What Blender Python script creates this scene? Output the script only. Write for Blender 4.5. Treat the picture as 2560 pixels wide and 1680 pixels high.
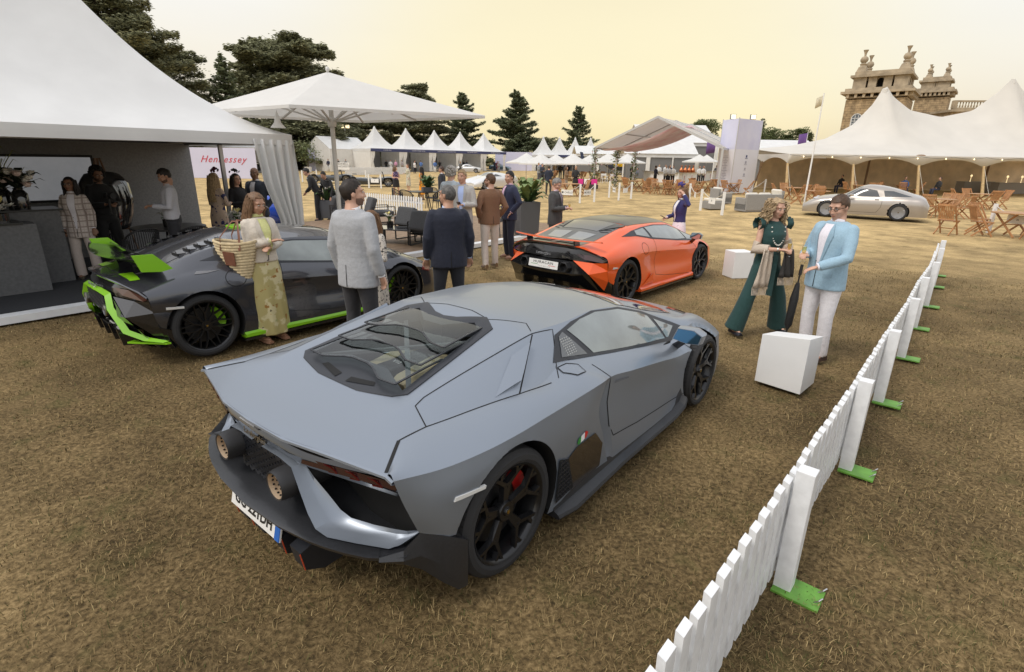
import bpy,bmesh,math,random
import numpy as np
from mathutils import Vector,Matrix,Euler
from mathutils.bvhtree import BVHTree
R = math.radians;PI = math.pi
sc = bpy.context.scene
for o in list(bpy.data.objects):bpy.data.objects.remove(o)
COL = sc.collection
# ---------------------------------------------------------------- camera
FPX,PITCH,ROLL,CAMH = 1331.33,.3207254,.0157447,2.10995
cd = bpy.data.cameras.new('camera');cam = bpy.data.objects.new('camera',cd);COL.objects.link(cam)
cd.sensor_width = 36;cd.sensor_fit = 'HORIZONTAL';cd.lens = 36*FPX/2560;cd.clip_end = 3000;cd.clip_start = .05
_f = np.array([0,math.cos(PITCH),-math.sin(PITCH)]);_r0 = np.array([1.,0,0]);_u0 = np.cross(_r0,_f)
_r = math.cos(ROLL)*_r0+math.sin(ROLL)*_u0;_u = -math.sin(ROLL)*_r0+math.cos(ROLL)*_u0
cam.matrix_world = Matrix(((_r[0],_u[0],-_f[0],0),(_r[1],_u[1],-_f[1],0),(_r[2],_u[2],-_f[2],CAMH),(0,0,0,1)))
sc.camera = cam
sc.render.resolution_x = 1024;sc.render.resolution_y = 672
# ---------------------------------------------------------------- sky and sun
SUN_AZ = R(-125);SUN_EL = R(52) # azimuth from +Y towards +X
w = bpy.data.worlds.new('World');sc.world = w;w.use_nodes = True
nt = w.node_tree;nt.nodes.clear()
def N(t,**k):
    n = nt.nodes.new(t)
    for a,b in k.items():setattr(n,a,b)
    return n
def L(a,b):nt.links.new(a,b)
out = N('ShaderNodeOutputWorld');bg = N('ShaderNodeBackground');bg2 = N('ShaderNodeBackground');add = N('ShaderNodeAddShader')
sky = N('ShaderNodeTexSky',sky_type='NISHITA',sun_disc=False,sun_elevation=SUN_EL,sun_rotation=SUN_AZ,dust_density=3.0,air_density=1.2)
bg.inputs[1].default_value = .05
L(sky.outputs[0],bg.inputs[0])
# high thin overcast: pale cream veil, warmer and yellower low down towards the glow on the horizon
tc = N('ShaderNodeTexCoord');sep = N('ShaderNodeSeparateXYZ');L(tc.outputs['Generated'],sep.inputs[0])
ramp = N('ShaderNodeValToRGB');L(sep.outputs[2],ramp.inputs[0])
els = ramp.color_ramp.elements
els[0].position = 0;els[0].color = (.66,.54,.42,1);els[1].position = .6;els[1].color = (.92,.92,.93,1)
for p_,c_ in ((.06,(.75,.63,.49)),(.15,(.85,.76,.62)),(.26,(.90,.855,.775)),(.37,(.91,.895,.865))):
    e = els.new(p_);e.color = (*c_,1)
gl = N('ShaderNodeVectorMath',operation='DOT_PRODUCT');L(tc.outputs['Generated'],gl.inputs[0])
ga,ge = R(8),R(7.5);gl.inputs[1].default_value = (math.sin(ga)*math.cos(ge),math.cos(ga)*math.cos(ge),math.sin(ge))
gr = N('ShaderNodeMapRange',interpolation_type='SMOOTHSTEP');L(gl.outputs['Value'],gr.inputs[0]);gr.inputs[1].default_value = .80;gr.inputs[2].default_value = 1.0
nz = N('ShaderNodeTexNoise');nz.inputs['Scale'].default_value = 2.2;nz.inputs['Detail'].default_value = 4
mpv = N('ShaderNodeMapping');mpv.inputs['Scale'].default_value = (1,1,4);L(tc.outputs['Generated'],mpv.inputs[0]);L(mpv.outputs[0],nz.inputs['Vector'])
mx = N('ShaderNodeMix',data_type='RGBA');gp = N('ShaderNodeMath',operation='POWER');L(gr.outputs[0],gp.inputs[0]);gp.inputs[1].default_value = 1.8;L(gp.outputs[0],mx.inputs[0]);L(ramp.outputs[0],mx.inputs[6]);mx.inputs[7].default_value = (.90,.76,.43,1)
mm = N('ShaderNodeMapRange');L(nz.outputs[0],mm.inputs[0]);mm.inputs[3].default_value = .94;mm.inputs[4].default_value = 1.06
mul = N('ShaderNodeMix',data_type='RGBA',blend_type='MULTIPLY');mul.inputs[0].default_value = 1
L(mx.outputs[2],mul.inputs[6]);L(mm.outputs[0],mul.inputs[7])
L(mul.outputs[2],bg2.inputs[0]);bg2.inputs[1].default_value = .95
L(bg.outputs[0],add.inputs[0]);L(bg2.outputs[0],add.inputs[1]);L(add.outputs[0],out.inputs[0])
sd = bpy.data.lights.new('sun','SUN');sd.energy = 1.4;sd.angle = R(14);sd.color = (1,.95,.87)
sun = bpy.data.objects.new('sun',sd);COL.objects.link(sun)
SV = Vector((math.sin(SUN_AZ)*math.cos(SUN_EL),math.cos(SUN_AZ)*math.cos(SUN_EL),math.sin(SUN_EL)))
sun.rotation_euler = SV.to_track_quat('Z','Y').to_euler()
sc.view_settings.view_transform = 'Standard';sc.view_settings.look = 'None';sc.view_settings.gamma = 1;sc.view_settings.exposure = 0
try:sc.view_settings.use_curve_mapping = False
except Exception:pass
sc.render.engine = 'CYCLES'
sc.cycles.max_bounces = 6;sc.cycles.diffuse_bounces = 3;sc.cycles.glossy_bounces = 3;sc.cycles.transmission_bounces = 4;sc.cycles.transparent_max_bounces = 16
# ---------------------------------------------------------------- photograph pixel -> place
def ray(px,py):return _f*FPX+_r*(px-1280)-_u*(py-840)
def G(px,py,z=0.):
    d = ray(px,py);t = (z-CAMH)/d[2];return Vector((t*d[0],t*d[1],z))
def atY(px,py,Y):
    d = ray(px,py);t = Y/d[1];return Vector((t*d[0],Y,CAMH+t*d[2]))
# ---------------------------------------------------------------- materials
MATS = {}
def mat(name,col=(.5,.5,.5),rough=.6,metal=0.,coat=0.,var=0.,vscale=8.,bump=0.,bscale=60.,emit=None,sheen=0.,spec=.5,trans=0.,col2=None,detail=4):
    if name in MATS:return MATS[name]
    m = bpy.data.materials.new(name);m.use_nodes = True;t = m.node_tree;b = t.nodes['Principled BSDF']
    b.inputs['Base Color'].default_value = (*col,1);b.inputs['Roughness'].default_value = rough;b.inputs['Metallic'].default_value = metal
    b.inputs['Coat Weight'].default_value = coat;b.inputs['Coat Roughness'].default_value = .04;b.inputs['Specular IOR Level'].default_value = spec
    b.inputs['Sheen Weight'].default_value = sheen
    if emit:b.inputs['Emission Color'].default_value = (*emit[0],1);b.inputs['Emission Strength'].default_value = emit[1]
    if var or col2 or bump:
        tc = t.nodes.new('ShaderNodeTexCoord')
    if var or col2:
        n = t.nodes.new('ShaderNodeTexNoise');n.inputs['Scale'].default_value = vscale;n.inputs['Detail'].default_value = detail
        t.links.new(tc.outputs['Object'],n.inputs['Vector'])
        r = t.nodes.new('ShaderNodeValToRGB');t.links.new(n.outputs[0],r.inputs[0])
        c2 = col2 or tuple(min(1,c*(1+var)) for c in col);c1 = col if col2 else tuple(c*(1-var) for c in col)
        r.color_ramp.elements[0].position = .33;r.color_ramp.elements[1].position = .67
        r.color_ramp.elements[0].color = (*c1,1);r.color_ramp.elements[1].color = (*c2,1)
        t.links.new(r.outputs[0],b.inputs['Base Color'])
    if bump:
        n = t.nodes.new('ShaderNodeTexNoise');n.inputs['Scale'].default_value = bscale;n.inputs['Detail'].default_value = 3
        t.links.new(tc.outputs['Object'],n.inputs['Vector'])
        bp = t.nodes.new('ShaderNodeBump');bp.inputs['Strength'].default_value = bump;bp.inputs['Distance'].default_value = .02
        t.links.new(n.outputs[0],bp.inputs['Height']);t.links.new(bp.outputs[0],b.inputs['Normal'])
    if trans:
        tl = t.nodes.new('ShaderNodeBsdfTranslucent');tl.inputs[0].default_value = (*col,1);ms = t.nodes.new('ShaderNodeMixShader');ms.inputs[0].default_value = trans;om = t.nodes['Material Output']
        t.links.new(b.outputs[0],ms.inputs[1]);t.links.new(tl.outputs[0],ms.inputs[2]);t.links.new(ms.outputs[0],om.inputs[0])
        src = b.inputs['Base Color'].links
        if src:t.links.new(src[0].from_socket,tl.inputs[0])
    MATS[name] = m;return m
def glassmat(name,tint=(.8,.85,.85),refl=.1,rough=.01,opac=0.):
    if name in MATS:return MATS[name]
    m = bpy.data.materials.new(name);m.use_nodes = True;t = m.node_tree;t.nodes.clear()
    o = t.nodes.new('ShaderNodeOutputMaterial');tr = t.nodes.new('ShaderNodeBsdfTransparent');g = t.nodes.new('ShaderNodeBsdfGlossy');mx = t.nodes.new('ShaderNodeMixShader')
    tr.inputs[0].default_value = (*tint,1);g.inputs[1].default_value = rough;g.inputs[0].default_value = (1,1,1,1)
    fr0 = t.nodes.new('ShaderNodeLayerWeight');fr = t.nodes.new('ShaderNodeMath');fr.operation = 'POWER';fr.inputs[1].default_value = 4.5;t.links.new(fr0.outputs['Facing'],fr.inputs[0])
    ad = t.nodes.new('ShaderNodeMath');ad.operation = 'ADD';ad.use_clamp = True;ad.inputs[1].default_value = refl
    t.links.new(fr.outputs[0],ad.inputs[0]);t.links.new(ad.outputs[0],mx.inputs[0]);t.links.new(tr.outputs[0],mx.inputs[1]);t.links.new(g.outputs[0],mx.inputs[2])
    t.links.new(mx.outputs[0],o.inputs[0]);MATS[name] = m;return m
# ---------------------------------------------------------------- mesh collector
class MB:
    def __init__(s):s.v = [];s.f = [];s.M = None;s.c = [];s.cur = None
    def add(s,vs,fs):
        b = len(s.v)
        if s.M is not None:vs = [s.M @ Vector(v) for v in vs]
        s.v.extend([tuple(v) for v in vs]);s.f.extend([tuple(b+i for i in f) for f in fs]);return s
    def box(s,c,d,rz=0.,rx=0.,ry=0.,taper=1.):
        hx,hy,hz = d[0]/2,d[1]/2,d[2]/2;m = Euler((rx,ry,rz)).to_matrix();c = Vector(c);vs = []
        for k in (-1,1):
            q = taper if k > 0 else 1.
            for a,b in ((-1,-1),(1,-1),(1,1),(-1,1)):vs.append(c+m @ Vector((a*hx*q,b*hy*q,k*hz)))
        return s.add(vs,[(3,2,1,0),(4,5,6,7),(0,1,5,4),(1,2,6,5),(2,3,7,6),(3,0,4,7)])
    def beam(s,p,q,wd,th,up=(0,0,1)):
        p,q = Vector(p),Vector(q);d = (q-p);l = d.length
        if l < 1e-6:return s
        d /= l;up = Vector(up)
        if abs(d.dot(up)) > .99:up = Vector((1,0,0))
        a = d.cross(up).normalized();b = a.cross(d).normalized();vs = []
        for e in (p,q):
            for i,j in ((-1,-1),(1,-1),(1,1),(-1,1)):vs.append(e+a*(i*wd/2)+b*(j*th/2))
        return s.add(vs,[(3,2,1,0),(4,5,6,7),(0,1,5,4),(1,2,6,5),(2,3,7,6),(3,0,4,7)])
    def rings(s,rs,cap0=True,cap1=True,closed=True):
        n = len(rs[0]);vs = [p for r in rs for p in r];fs = []
        for i in range(len(rs)-1):
            for j in range(n if closed else n-1):
                k = (j+1) % n;fs.append((i*n+j,i*n+k,(i+1)*n+k,(i+1)*n+j))
        if cap0 and closed:fs.append(tuple(range(n-1,-1,-1)))
        if cap1 and closed:b = (len(rs)-1)*n;fs.append(tuple(range(b,b+n)))
        return s.add(vs,fs)
    def tube(s,pts,r,n=8,cap=True):
        pts = [Vector(p) for p in pts];m = len(pts);rr = r if isinstance(r,(list,tuple)) else [r]*m;rs = [];a = None
        for i,p in enumerate(pts):
            d = (pts[min(i+1,m-1)]-pts[max(i-1,0)]).normalized()
            if a is None:
                a = d.orthogonal().normalized()
            else:
                a = (a-d*a.dot(d));a = a.normalized() if a.length > 1e-6 else d.orthogonal().normalized()
            b = d.cross(a);q = rr[i];qa,qb = (q,q) if not isinstance(q,tuple) else q
            rs.append([p+a*(qa*math.cos(2*PI*k/n))+b*(qb*math.sin(2*PI*k/n)) for k in range(n)])
        return s.rings(rs,cap,cap)
    def lathe(s,prof,n=24,c=(0,0,0),axis='z',a0=0.,a1=2*PI):
        c = Vector(c);full = abs(a1-a0-2*PI) < 1e-6;m = n if full else n+1;rs = []
        for r,h in prof:
            row = []
            for k in range(m):
                t = a0+(a1-a0)*k/n;x,y = r*math.cos(t),r*math.sin(t)
                row.append(c+Vector({'z':(x,y,h),'y':(x,h,y),'x':(h,x,y)}[axis]))
            rs.append(row)
        return s.rings(rs,prof[0][0] > 1e-6 and False,False,full)
    def ell(s,c,r,n=12,m=8,rot=None):
        c = Vector(c);vs = [];fs = []
        for i in range(m+1):
            t = PI*i/m
            for k in range(n):
                p = 2*PI*k/n;q = Vector((r[0]*math.sin(t)*math.cos(p),r[1]*math.sin(t)*math.sin(p),r[2]*math.cos(t)))
                if rot:q = rot @ q
                vs.append(c+q)
        for i in range(m):
            for k in range(n):fs.append((i*n+k,(i+1)*n+k,(i+1)*n+(k+1) % n,i*n+(k+1) % n))
        return s.add(vs,fs)
    def prism(s,poly,z0,z1,f=None):
        n = len(poly);f = f or (lambda p,z:(p[0],p[1],z))
        vs = [f(p,z0) for p in poly]+[f(p,z1) for p in poly]
        return s.add(vs,[tuple(range(n-1,-1,-1)),tuple(range(n,2*n))]+[(i,(i+1) % n,n+(i+1) % n,n+i) for i in range(n)])
    def grid(s,rows,closed=False):return s.rings(rows,False,False,closed)
    def quad(s,*p):return s.add(p,[tuple(range(len(p)))])
    def mesh(s,name,m,smooth=None):
        me = bpy.data.meshes.new(name);me.from_pydata(s.v,[],s.f)
        for q in (m if isinstance(m,(list,tuple)) else [m]):
            if q:me.materials.append(q)
        if smooth is not None:
            me.polygons.foreach_set('use_smooth',[True]*len(me.polygons))
            if smooth < 179:me.set_sharp_from_angle(angle=R(smooth))
        me.update();return me
    def build(s,name,m,parent=None,smooth=None,merge=False,bevel=0.,solid=0.,sub=0):
        me = s.mesh(name,m,None)
        if merge or solid:
            bm = bmesh.new();bm.from_mesh(me);bmesh.ops.remove_doubles(bm,verts=bm.verts,dist=1e-4)
            bmesh.ops.recalc_face_normals(bm,faces=bm.faces);bm.to_mesh(me);bm.free()
        if smooth is not None:
            me.polygons.foreach_set('use_smooth',[True]*len(me.polygons))
            if smooth < 179:me.set_sharp_from_angle(angle=R(smooth))
        return link(name,me,parent,bevel,solid,sub)
def link(name,me,parent=None,bevel=0.,solid=0.,sub=0):
    o = bpy.data.objects.new(name,me);COL.objects.link(o)
    if parent:o.parent = parent
    if solid:d = o.modifiers.new('solid','SOLIDIFY');d.thickness = solid;d.offset = 0
    if bevel:d = o.modifiers.new('bevel','BEVEL');d.width = bevel;d.segments = 2;d.limit_method = 'ANGLE';d.angle_limit = R(40)
    if sub:d = o.modifiers.new('sub','SUBSURF');d.levels = sub;d.render_levels = sub
    return o
def tag(o,label=None,cat=None,group=None,kind=None):
    if label:o['label'] = label
    if cat:o['category'] = cat
    if group:o['group'] = group
    if kind:o['kind'] = kind
    return o
def thing(name,label,cat,loc=(0,0,0),rz=0.,group=None):
    o = bpy.data.objects.new(name,None);COL.objects.link(o);o.location = loc;o.rotation_euler = (0,0,rz);o.empty_display_size = .1
    return tag(o,label,cat,group)
def copy_tree(o,parent=None,loc=None,rz=None,label=None):
    kids = KIDS.get(o.name) or [c for c in o.children]
    c = o.copy();COL.objects.link(c)
    if parent:c.parent = parent
    for k in kids:copy_tree(k,c)
    if loc is not None:c.location = loc
    if rz is not None:c.rotation_euler = (0,0,rz)
    if label:c['label'] = label
    return c
KIDS = {}
def text(name,body,size,m,parent,mtx,extrude=.001,align='CENTER',bold=0.,shear=0.,space=1.,sx=1.):
    cu = bpy.data.curves.new(name,'FONT');cu.body = body;cu.size = size;cu.align_x = align;cu.align_y = 'CENTER';cu.extrude = extrude;cu.offset = bold;cu.shear = shear;cu.space_character = space
    cu.resolution_u = 2
    t = bpy.data.objects.new('t',cu);COL.objects.link(t);bpy.context.view_layer.update()
    me = bpy.data.meshes.new_from_object(t.evaluated_get(bpy.context.evaluated_depsgraph_get()));bpy.data.objects.remove(t);bpy.data.curves.remove(cu)
    me.materials.clear();me.materials.append(m);me.transform(Matrix.Diagonal((sx,1,1,1)));me.transform(mtx);me.name = name
    return link(name,me,parent)
def basis(o,x,y): # matrix whose local X, Y run along x and y at o
    x = Vector(x).normalized();y = Vector(y);z = x.cross(y).normalized();y = z.cross(x)
    return Matrix(((x[0],y[0],z[0],o[0]),(x[1],y[1],z[1],o[1]),(x[2],y[2],z[2],o[2]),(0,0,0,1)))
RND = random.Random(7)
BLACK = mat('black_plastic',(.012,.012,.013),.45);GLOSSBLACK = mat('gloss_black',(.008,.008,.009),.12,coat=.6);RUBBER = mat('tyre_rubber',(.022,.022,.023),.8,bump=.15,bscale=300)
WHITEP = mat('white_paint',(.78,.78,.77),.5,var=.05,vscale=3);CHROME = mat('bright_metal',(.7,.7,.7),.2,metal=1)
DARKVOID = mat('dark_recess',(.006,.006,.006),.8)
# ================================================================ lawn
def lawn_material():
    m = bpy.data.materials.new('dry_lawn');m.use_nodes = True;t = m.node_tree;b = t.nodes['Principled BSDF'];b.inputs['Roughness'].default_value = .95;b.inputs['Specular IOR Level'].default_value = .15
    def n(k,**a):
        q = t.nodes.new(k)
        for x,y in a.items():setattr(q,x,y)
        return q
    geo = n('ShaderNodeNewGeometry');sep = n('ShaderNodeSeparateXYZ');t.links.new(geo.outputs['Position'],sep.inputs[0])
    def noise(sc_,det,st=None):
        q = n('ShaderNodeTexNoise');q.inputs['Scale'].default_value = sc_;q.inputs['Detail'].default_value = det;q.inputs['Roughness'].default_value = .65
        if st:
            mp = n('ShaderNodeMapping');mp.inputs['Scale'].default_value = st;t.links.new(geo.outputs['Position'],mp.inputs[0]);t.links.new(mp.outputs[0],q.inputs['Vector'])
        else:t.links.new(geo.outputs['Position'],q.inputs['Vector'])
        return q
    def ramp(src,stops):
        r = n('ShaderNodeValToRGB');t.links.new(src,r.inputs[0]);e = r.color_ramp.elements
        e[0].position,e[0].color = stops[0][0],(*stops[0][1],1);e[1].position,e[1].color = stops[-1][0],(*stops[-1][1],1)
        for p,c in stops[1:-1]:q = e.new(p);q.color = (*c,1)
        return r
    fine = noise(38,6);mid = noise(.85,6);big = noise(.16,3);green = noise(2.6,4)
    near_dark = ramp(fine.outputs[0],[(.30,(.045,.032,.016)),(.50,(.150,.103,.047)),(.72,(.31,.22,.108))])
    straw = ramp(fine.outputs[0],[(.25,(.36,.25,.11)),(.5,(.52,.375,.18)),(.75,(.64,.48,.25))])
    far = n('ShaderNodeMapRange',interpolation_type='SMOOTHSTEP');t.links.new(sep.outputs[1],far.inputs[0]);far.inputs[1].default_value = 4.;far.inputs[2].default_value = 19  # drier straw farther off; near ground also darkened as a painted vignette
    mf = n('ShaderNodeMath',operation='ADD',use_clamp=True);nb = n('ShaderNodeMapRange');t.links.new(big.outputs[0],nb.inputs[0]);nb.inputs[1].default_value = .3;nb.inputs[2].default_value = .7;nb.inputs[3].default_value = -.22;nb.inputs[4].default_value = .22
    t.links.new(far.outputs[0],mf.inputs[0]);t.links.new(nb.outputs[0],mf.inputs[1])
    mx = n('ShaderNodeMix',data_type='RGBA');t.links.new(mf.outputs[0],mx.inputs[0]);t.links.new(near_dark.outputs[0],mx.inputs[6]);t.links.new(straw.outputs[0],mx.inputs[7])
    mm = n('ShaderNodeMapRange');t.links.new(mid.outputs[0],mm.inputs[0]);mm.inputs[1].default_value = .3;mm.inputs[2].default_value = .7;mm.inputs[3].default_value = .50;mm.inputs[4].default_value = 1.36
    mu = n('ShaderNodeMix',data_type='RGBA',blend_type='MULTIPLY');mu.inputs[0].default_value = 1;t.links.new(mx.outputs[2],mu.inputs[6]);t.links.new(mm.outputs[0],mu.inputs[7])
    gm = n('ShaderNodeMapRange');t.links.new(green.outputs[0],gm.inputs[0]);gm.inputs[1].default_value = .55;gm.inputs[2].default_value = .74;gm.inputs[4].default_value = .6
    mg = n('ShaderNodeMix',data_type='RGBA');t.links.new(gm.outputs[0],mg.inputs[0]);t.links.new(mu.outputs[2],mg.inputs[6]);mg.inputs[7].default_value = (.085,.085,.028,1)
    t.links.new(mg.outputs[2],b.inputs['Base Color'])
    bp = n('ShaderNodeBump');bp.inputs['Strength'].default_value = .55;bp.inputs['Distance'].default_value = .03;t.links.new(fine.outputs[0],bp.inputs['Height']);t.links.new(bp.outputs[0],b.inputs['Normal'])
    return m
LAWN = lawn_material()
def lawn():
    mb = MB();xs = np.concatenate([np.linspace(-900,-30,8),np.linspace(-24,24,60),np.linspace(30,900,8)]);ys_ = np.concatenate([np.linspace(-60,-2,5),np.linspace(-1,30,60),np.linspace(36,1500,12)])
    rng = np.random.default_rng(3)
    rows = [[(x,y,float(.012*math.sin(x*.9+y*.4)+.01*math.sin(y*1.1-x*.5)-.022) if abs(x) < 24 and -1 < y < 30 else -.022) for x in xs] for y in ys_]
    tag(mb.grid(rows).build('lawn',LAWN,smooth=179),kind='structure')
lawn()
def blades(n=300000,seed=1):
    rng = np.random.default_rng(seed)
    # density falls with distance from the camera
    r = 1.0+np.power(rng.random(n),1.25)*13.0;a = (rng.random(n)-.5)*2.05;x = r*np.sin(a);y = r*np.cos(a)
    clump = np.sin(x*3.1+np.sin(y*2.3)*2)*np.sin(y*3.7+np.sin(x*1.9)*2)
    keep = rng.random(n) < .62+.38*clump;x,y,r = x[keep],y[keep],r[keep];n = len(x)
    z = .012*np.sin(x*.9+y*.4)+.01*np.sin(y*1.1-x*.5)-.024
    th = rng.random(n)*2*np.pi;ln = (.018+.03*rng.random(n))*(1+.25*rng.standard_normal(n)).clip(.5,1.7);lean = .45+.9*rng.random(n);wd = (.0008+.0009*rng.random(n))*(1+r*.12)
    dx,dy = np.cos(th),np.sin(th);px,py = -dy,dx;hz = ln*np.cos(lean);hr = ln*np.sin(lean)
    V = np.zeros((n,5,3));B0 = np.stack([x,y,z],1);sd = np.stack([px*wd,py*wd,0*wd],1)
    mid = B0+np.stack([dx*hr*.45,dy*hr*.45,hz*.7],1);tip = B0+np.stack([dx*hr,dy*hr,hz*.85],1)
    V[:,0] = B0-sd;V[:,1] = B0+sd;V[:,2] = mid+sd*.8;V[:,3] = mid-sd*.8;V[:,4] = tip
    I = np.arange(n)[:,None]*5;F = np.concatenate([I+np.array([[0,1,2,3]])],1);T = I+np.array([[3,2,4]])
    me = bpy.data.meshes.new('grass_blades');me.vertices.add(n*5);me.vertices.foreach_set('co',V.ravel())
    loops = np.concatenate([F,T],1).ravel();me.loops.add(n*7);me.loops.foreach_set('vertex_index',loops)
    st = (np.arange(n)[:,None]*7+np.array([[0,4]])).ravel();me.polygons.add(n*2);me.polygons.foreach_set('loop_start',st)
    me.update(calc_edges=True)
    c = np.repeat(rng.random(n),5);at = me.attributes.new('tone','FLOAT','POINT');at.data.foreach_set('value',c)
    m = bpy.data.materials.new('grass_blade');m.use_nodes = True;t = m.node_tree;b = t.nodes['Principled BSDF'];b.inputs['Roughness'].default_value = .8;b.inputs['Specular IOR Level'].default_value = .2
    an = t.nodes.new('ShaderNodeAttribute');an.attribute_name = 'tone';rp = t.nodes.new('ShaderNodeValToRGB');e = rp.color_ramp.elements
    e[0].position = 0;e[0].color = (.055,.04,.016,1);e[1].position = 1;e[1].color = (.40,.30,.145,1)
    for p,cc in ((.12,(.075,.085,.025)),(.2,(.10,.072,.03)),(.55,(.22,.155,.07)),(.85,(.27,.195,.09))):q = e.new(p);q.color = (*cc,1)
    t.links.new(an.outputs['Fac'],rp.inputs[0]);t.links.new(rp.outputs[0],b.inputs['Base Color']);me.materials.append(m)
    o = link('grass_blades',me);tag(o,'short dry straw-coloured grass blades covering the near lawn','grass',kind='stuff')
blades()
# ================================================================ deck, marquee, parasol
CLOTH = mat('tent_pvc',(.80,.80,.79),.45,trans=.22,var=.04,vscale=1.5,bump=.3,bscale=2.2)
CLOTH2 = mat('white_canvas',(.74,.73,.70),.7,var=.04,vscale=2,bump=.1,bscale=9)
ALU = mat('aluminium',(.55,.56,.57),.4,metal=.7)
DA = R(50.8);DU = Vector((math.cos(DA),math.sin(DA),0));DV = Vector((-math.sin(DA),math.cos(DA),0));DO = Vector((-6.6,6.53,0))
def D(s,v,z=0.):return DO+DU*s+DV*v+Vector((0,0,z))
def deck():
    mb = MB();mb.prism([(-5,0),(14,0),(14,7.2),(-5,7.2)],-.03,.055,lambda p,z:D(p[0],p[1],z));o = mb.build('deck_base',mat('dark_carpet',(.035,.037,.042),.95,var=.15,vscale=40),None);tag(o,kind='structure')
    TEAK = mat('deck_board',(.25,.165,.10),.65,var=.25,vscale=6)
    TEAK2 = mat('deck_board_b',(.22,.145,.088),.65,var=.25,vscale=7)
    n = 44;w_ = 7.0/n;mesh = {}
    for k in range(n):
        key = k % 2
        if key not in mesh:
            b = MB();b.prism([(4.4,.0),(13.95,.0),(13.95,w_-.006),(4.4,w_-.006)],.056,.078,lambda p,z:D(p[0],p[1],z)-D(0,0));mesh[key] = b.mesh('deck_board',(TEAK,TEAK2)[key])
        q = link('deck_board',mesh[key],o);q.location = D(0,.12+k*w_)
    mb = MB();mb.prism([(-5,-.12),(14.1,-.12),(14.1,.1),(-5,.1)],0,.095,lambda p,z:D(p[0],p[1],z));tag(mb.build('deck_edge',mat('white_edge',(.76,.77,.78),.5,var=.06,vscale=5),o))
deck()
def pagoda_roof(mb,c,ax,ay,zb,zt,n=12,m=14,pw=2.1,neck=.05,val=.2):
    """swept four-sided roof; ax, ay half-extent vectors"""
    c = Vector(c);rows = []
    for i in range(m+1):
        u = i/m;k = (1-u)*(1-neck)+neck;z = zb+(zt-zb)*(u**pw*.72+.28*u);row = []
        cs = [(-1,-1),(1,-1),(1,1),(-1,1)]
        for e in range(4):
            a,b = cs[e],cs[(e+1) % 4]
            for j in range(n):
                t = j/n;q = (a[0]+(b[0]-a[0])*t,a[1]+(b[1]-a[1])*t);sag = .02*(zt-zb)*math.sin(PI*t)*math.sin(PI*u)
                row.append(c+ax*(q[0]*k)+ay*(q[1]*k)+Vector((0,0,z-sag)))
        rows.append(row)
    low = [p-Vector((0,0,val)) for p in rows[0]]
    mb.rings([low]+rows,False,True)
def curtain(top,bot_pinch,h,wtop,wpin,axis,n=40,pinch=.42,depth=.05,seed=0,anchor=0.):
    """gathered tied-back curtain hanging along axis from top"""
    rnd = random.Random(seed);rows = [];ax = Vector(axis).normalized();dp = Vector((0,0,1)).cross(ax)
    for i in range(15):
        u = i/14;z = top.z-u*h
        w_ = np.interp(u,[0,pinch*.5,pinch,pinch+.15,1],[wtop,(wtop*.75+wpin*.25),wpin,wpin*1.25,wpin*1.6])
        row = []
        for j in range(n+1):
            t = j/n-.5;f = .35+.65*min(1,u*3)
            row.append(Vector((top.x,top.y,z))+ax*((t+.5)*w_+anchor*(wtop-w_))+dp*(depth*f*(math.sin(t*n*.75+math.sin(u*3)*1.2)+.4*math.sin(t*n*1.3+u*4))))
        rows.append(row)
    return rows
def marquee():
    S0,S1,V0,V1 = -1.4,4.3,0.,5.7;c = D((S0+S1)/2,(V0+V1)/2);ax,ay = DU*((S1-S0)/2),DV*((V1-V0)/2)
    t = thing('marquee','large white peaked marquee with grey interior, open front and gathered corner curtain','tent',c)
    def P(s,v,z=0.):return D(s,v,z)-c
    mb = MB();pagoda_roof(mb,(0,0,0),ax,ay,2.45,5.5,n=24,m=24,pw=2.2,val=.17);mb.build('roof',CLOTH,t,smooth=40)
    mb = MB()
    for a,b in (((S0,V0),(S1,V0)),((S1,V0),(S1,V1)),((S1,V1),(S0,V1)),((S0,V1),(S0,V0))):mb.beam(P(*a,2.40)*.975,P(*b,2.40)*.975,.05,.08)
    mb.build('eave_frame',mat('frame_dark_grey',(.10,.10,.11),.5),t)  # eave beams in one even dark grey
    LIN = mat('grey_lining',(.30,.305,.31),.9,var=.12,vscale=30,bump=.1,bscale=80)
    mb = MB();rs = [[P(S0+.05,V0+.06,2.33),P(S1-.05,V0+.06,2.38)],[P(S0+.05,V1-.06,2.33),P(S1-.05,V1-.06,2.38)]];mb.grid(rs);mb.build('ceiling_lining',LIN,t)
    for s,v in ((S1-.06,V0+.06),(S1-.06,V1-.06),(S0+.06,V1-.06),(S1-.06,2.75)):MB().box(P(s,v,1.2),(.07,.07,2.4),rz=DA).build('post',ALU,t)
    MB().prism([(S0,4.45),(S1,4.45),(S1,4.52),(S0,4.52)],.06,2.32,lambda p,z:P(p[0],p[1],z)).build('back_wall',LIN,t)
    MB().prism([(S0,0.1),(S0+.07,0.1),(S0+.07,4.44),(S0,4.44)],.06,2.32,lambda p,z:P(p[0],p[1],z)).build('side_wall',LIN,t)
    pt = P(S1,V0,2.36);mb = MB()
    mb.grid(curtain(pt-DU*.70+DV*.0,None,2.3,.70,.36,DU,n=40,pinch=.62,seed=1,depth=.065,anchor=1.));mb.grid(curtain(pt+DU*.0,None,2.3,.40,.28,DV,n=24,pinch=.55,seed=2))
    mb.build('corner_curtain',CLOTH,t,smooth=179,solid=.004)
    mb = MB();mb.lathe([(.0,.28),(.02,.24),(.06,.08),(.13,0)],12,P(S1-.15,V0+.15,2.56));mb.build('corner_cap',CLOTH,t,smooth=50)
    for k in range(3):
        a = P(S1-.30+.04*k,V0-.05,1.1)
    return t
marquee()
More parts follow.
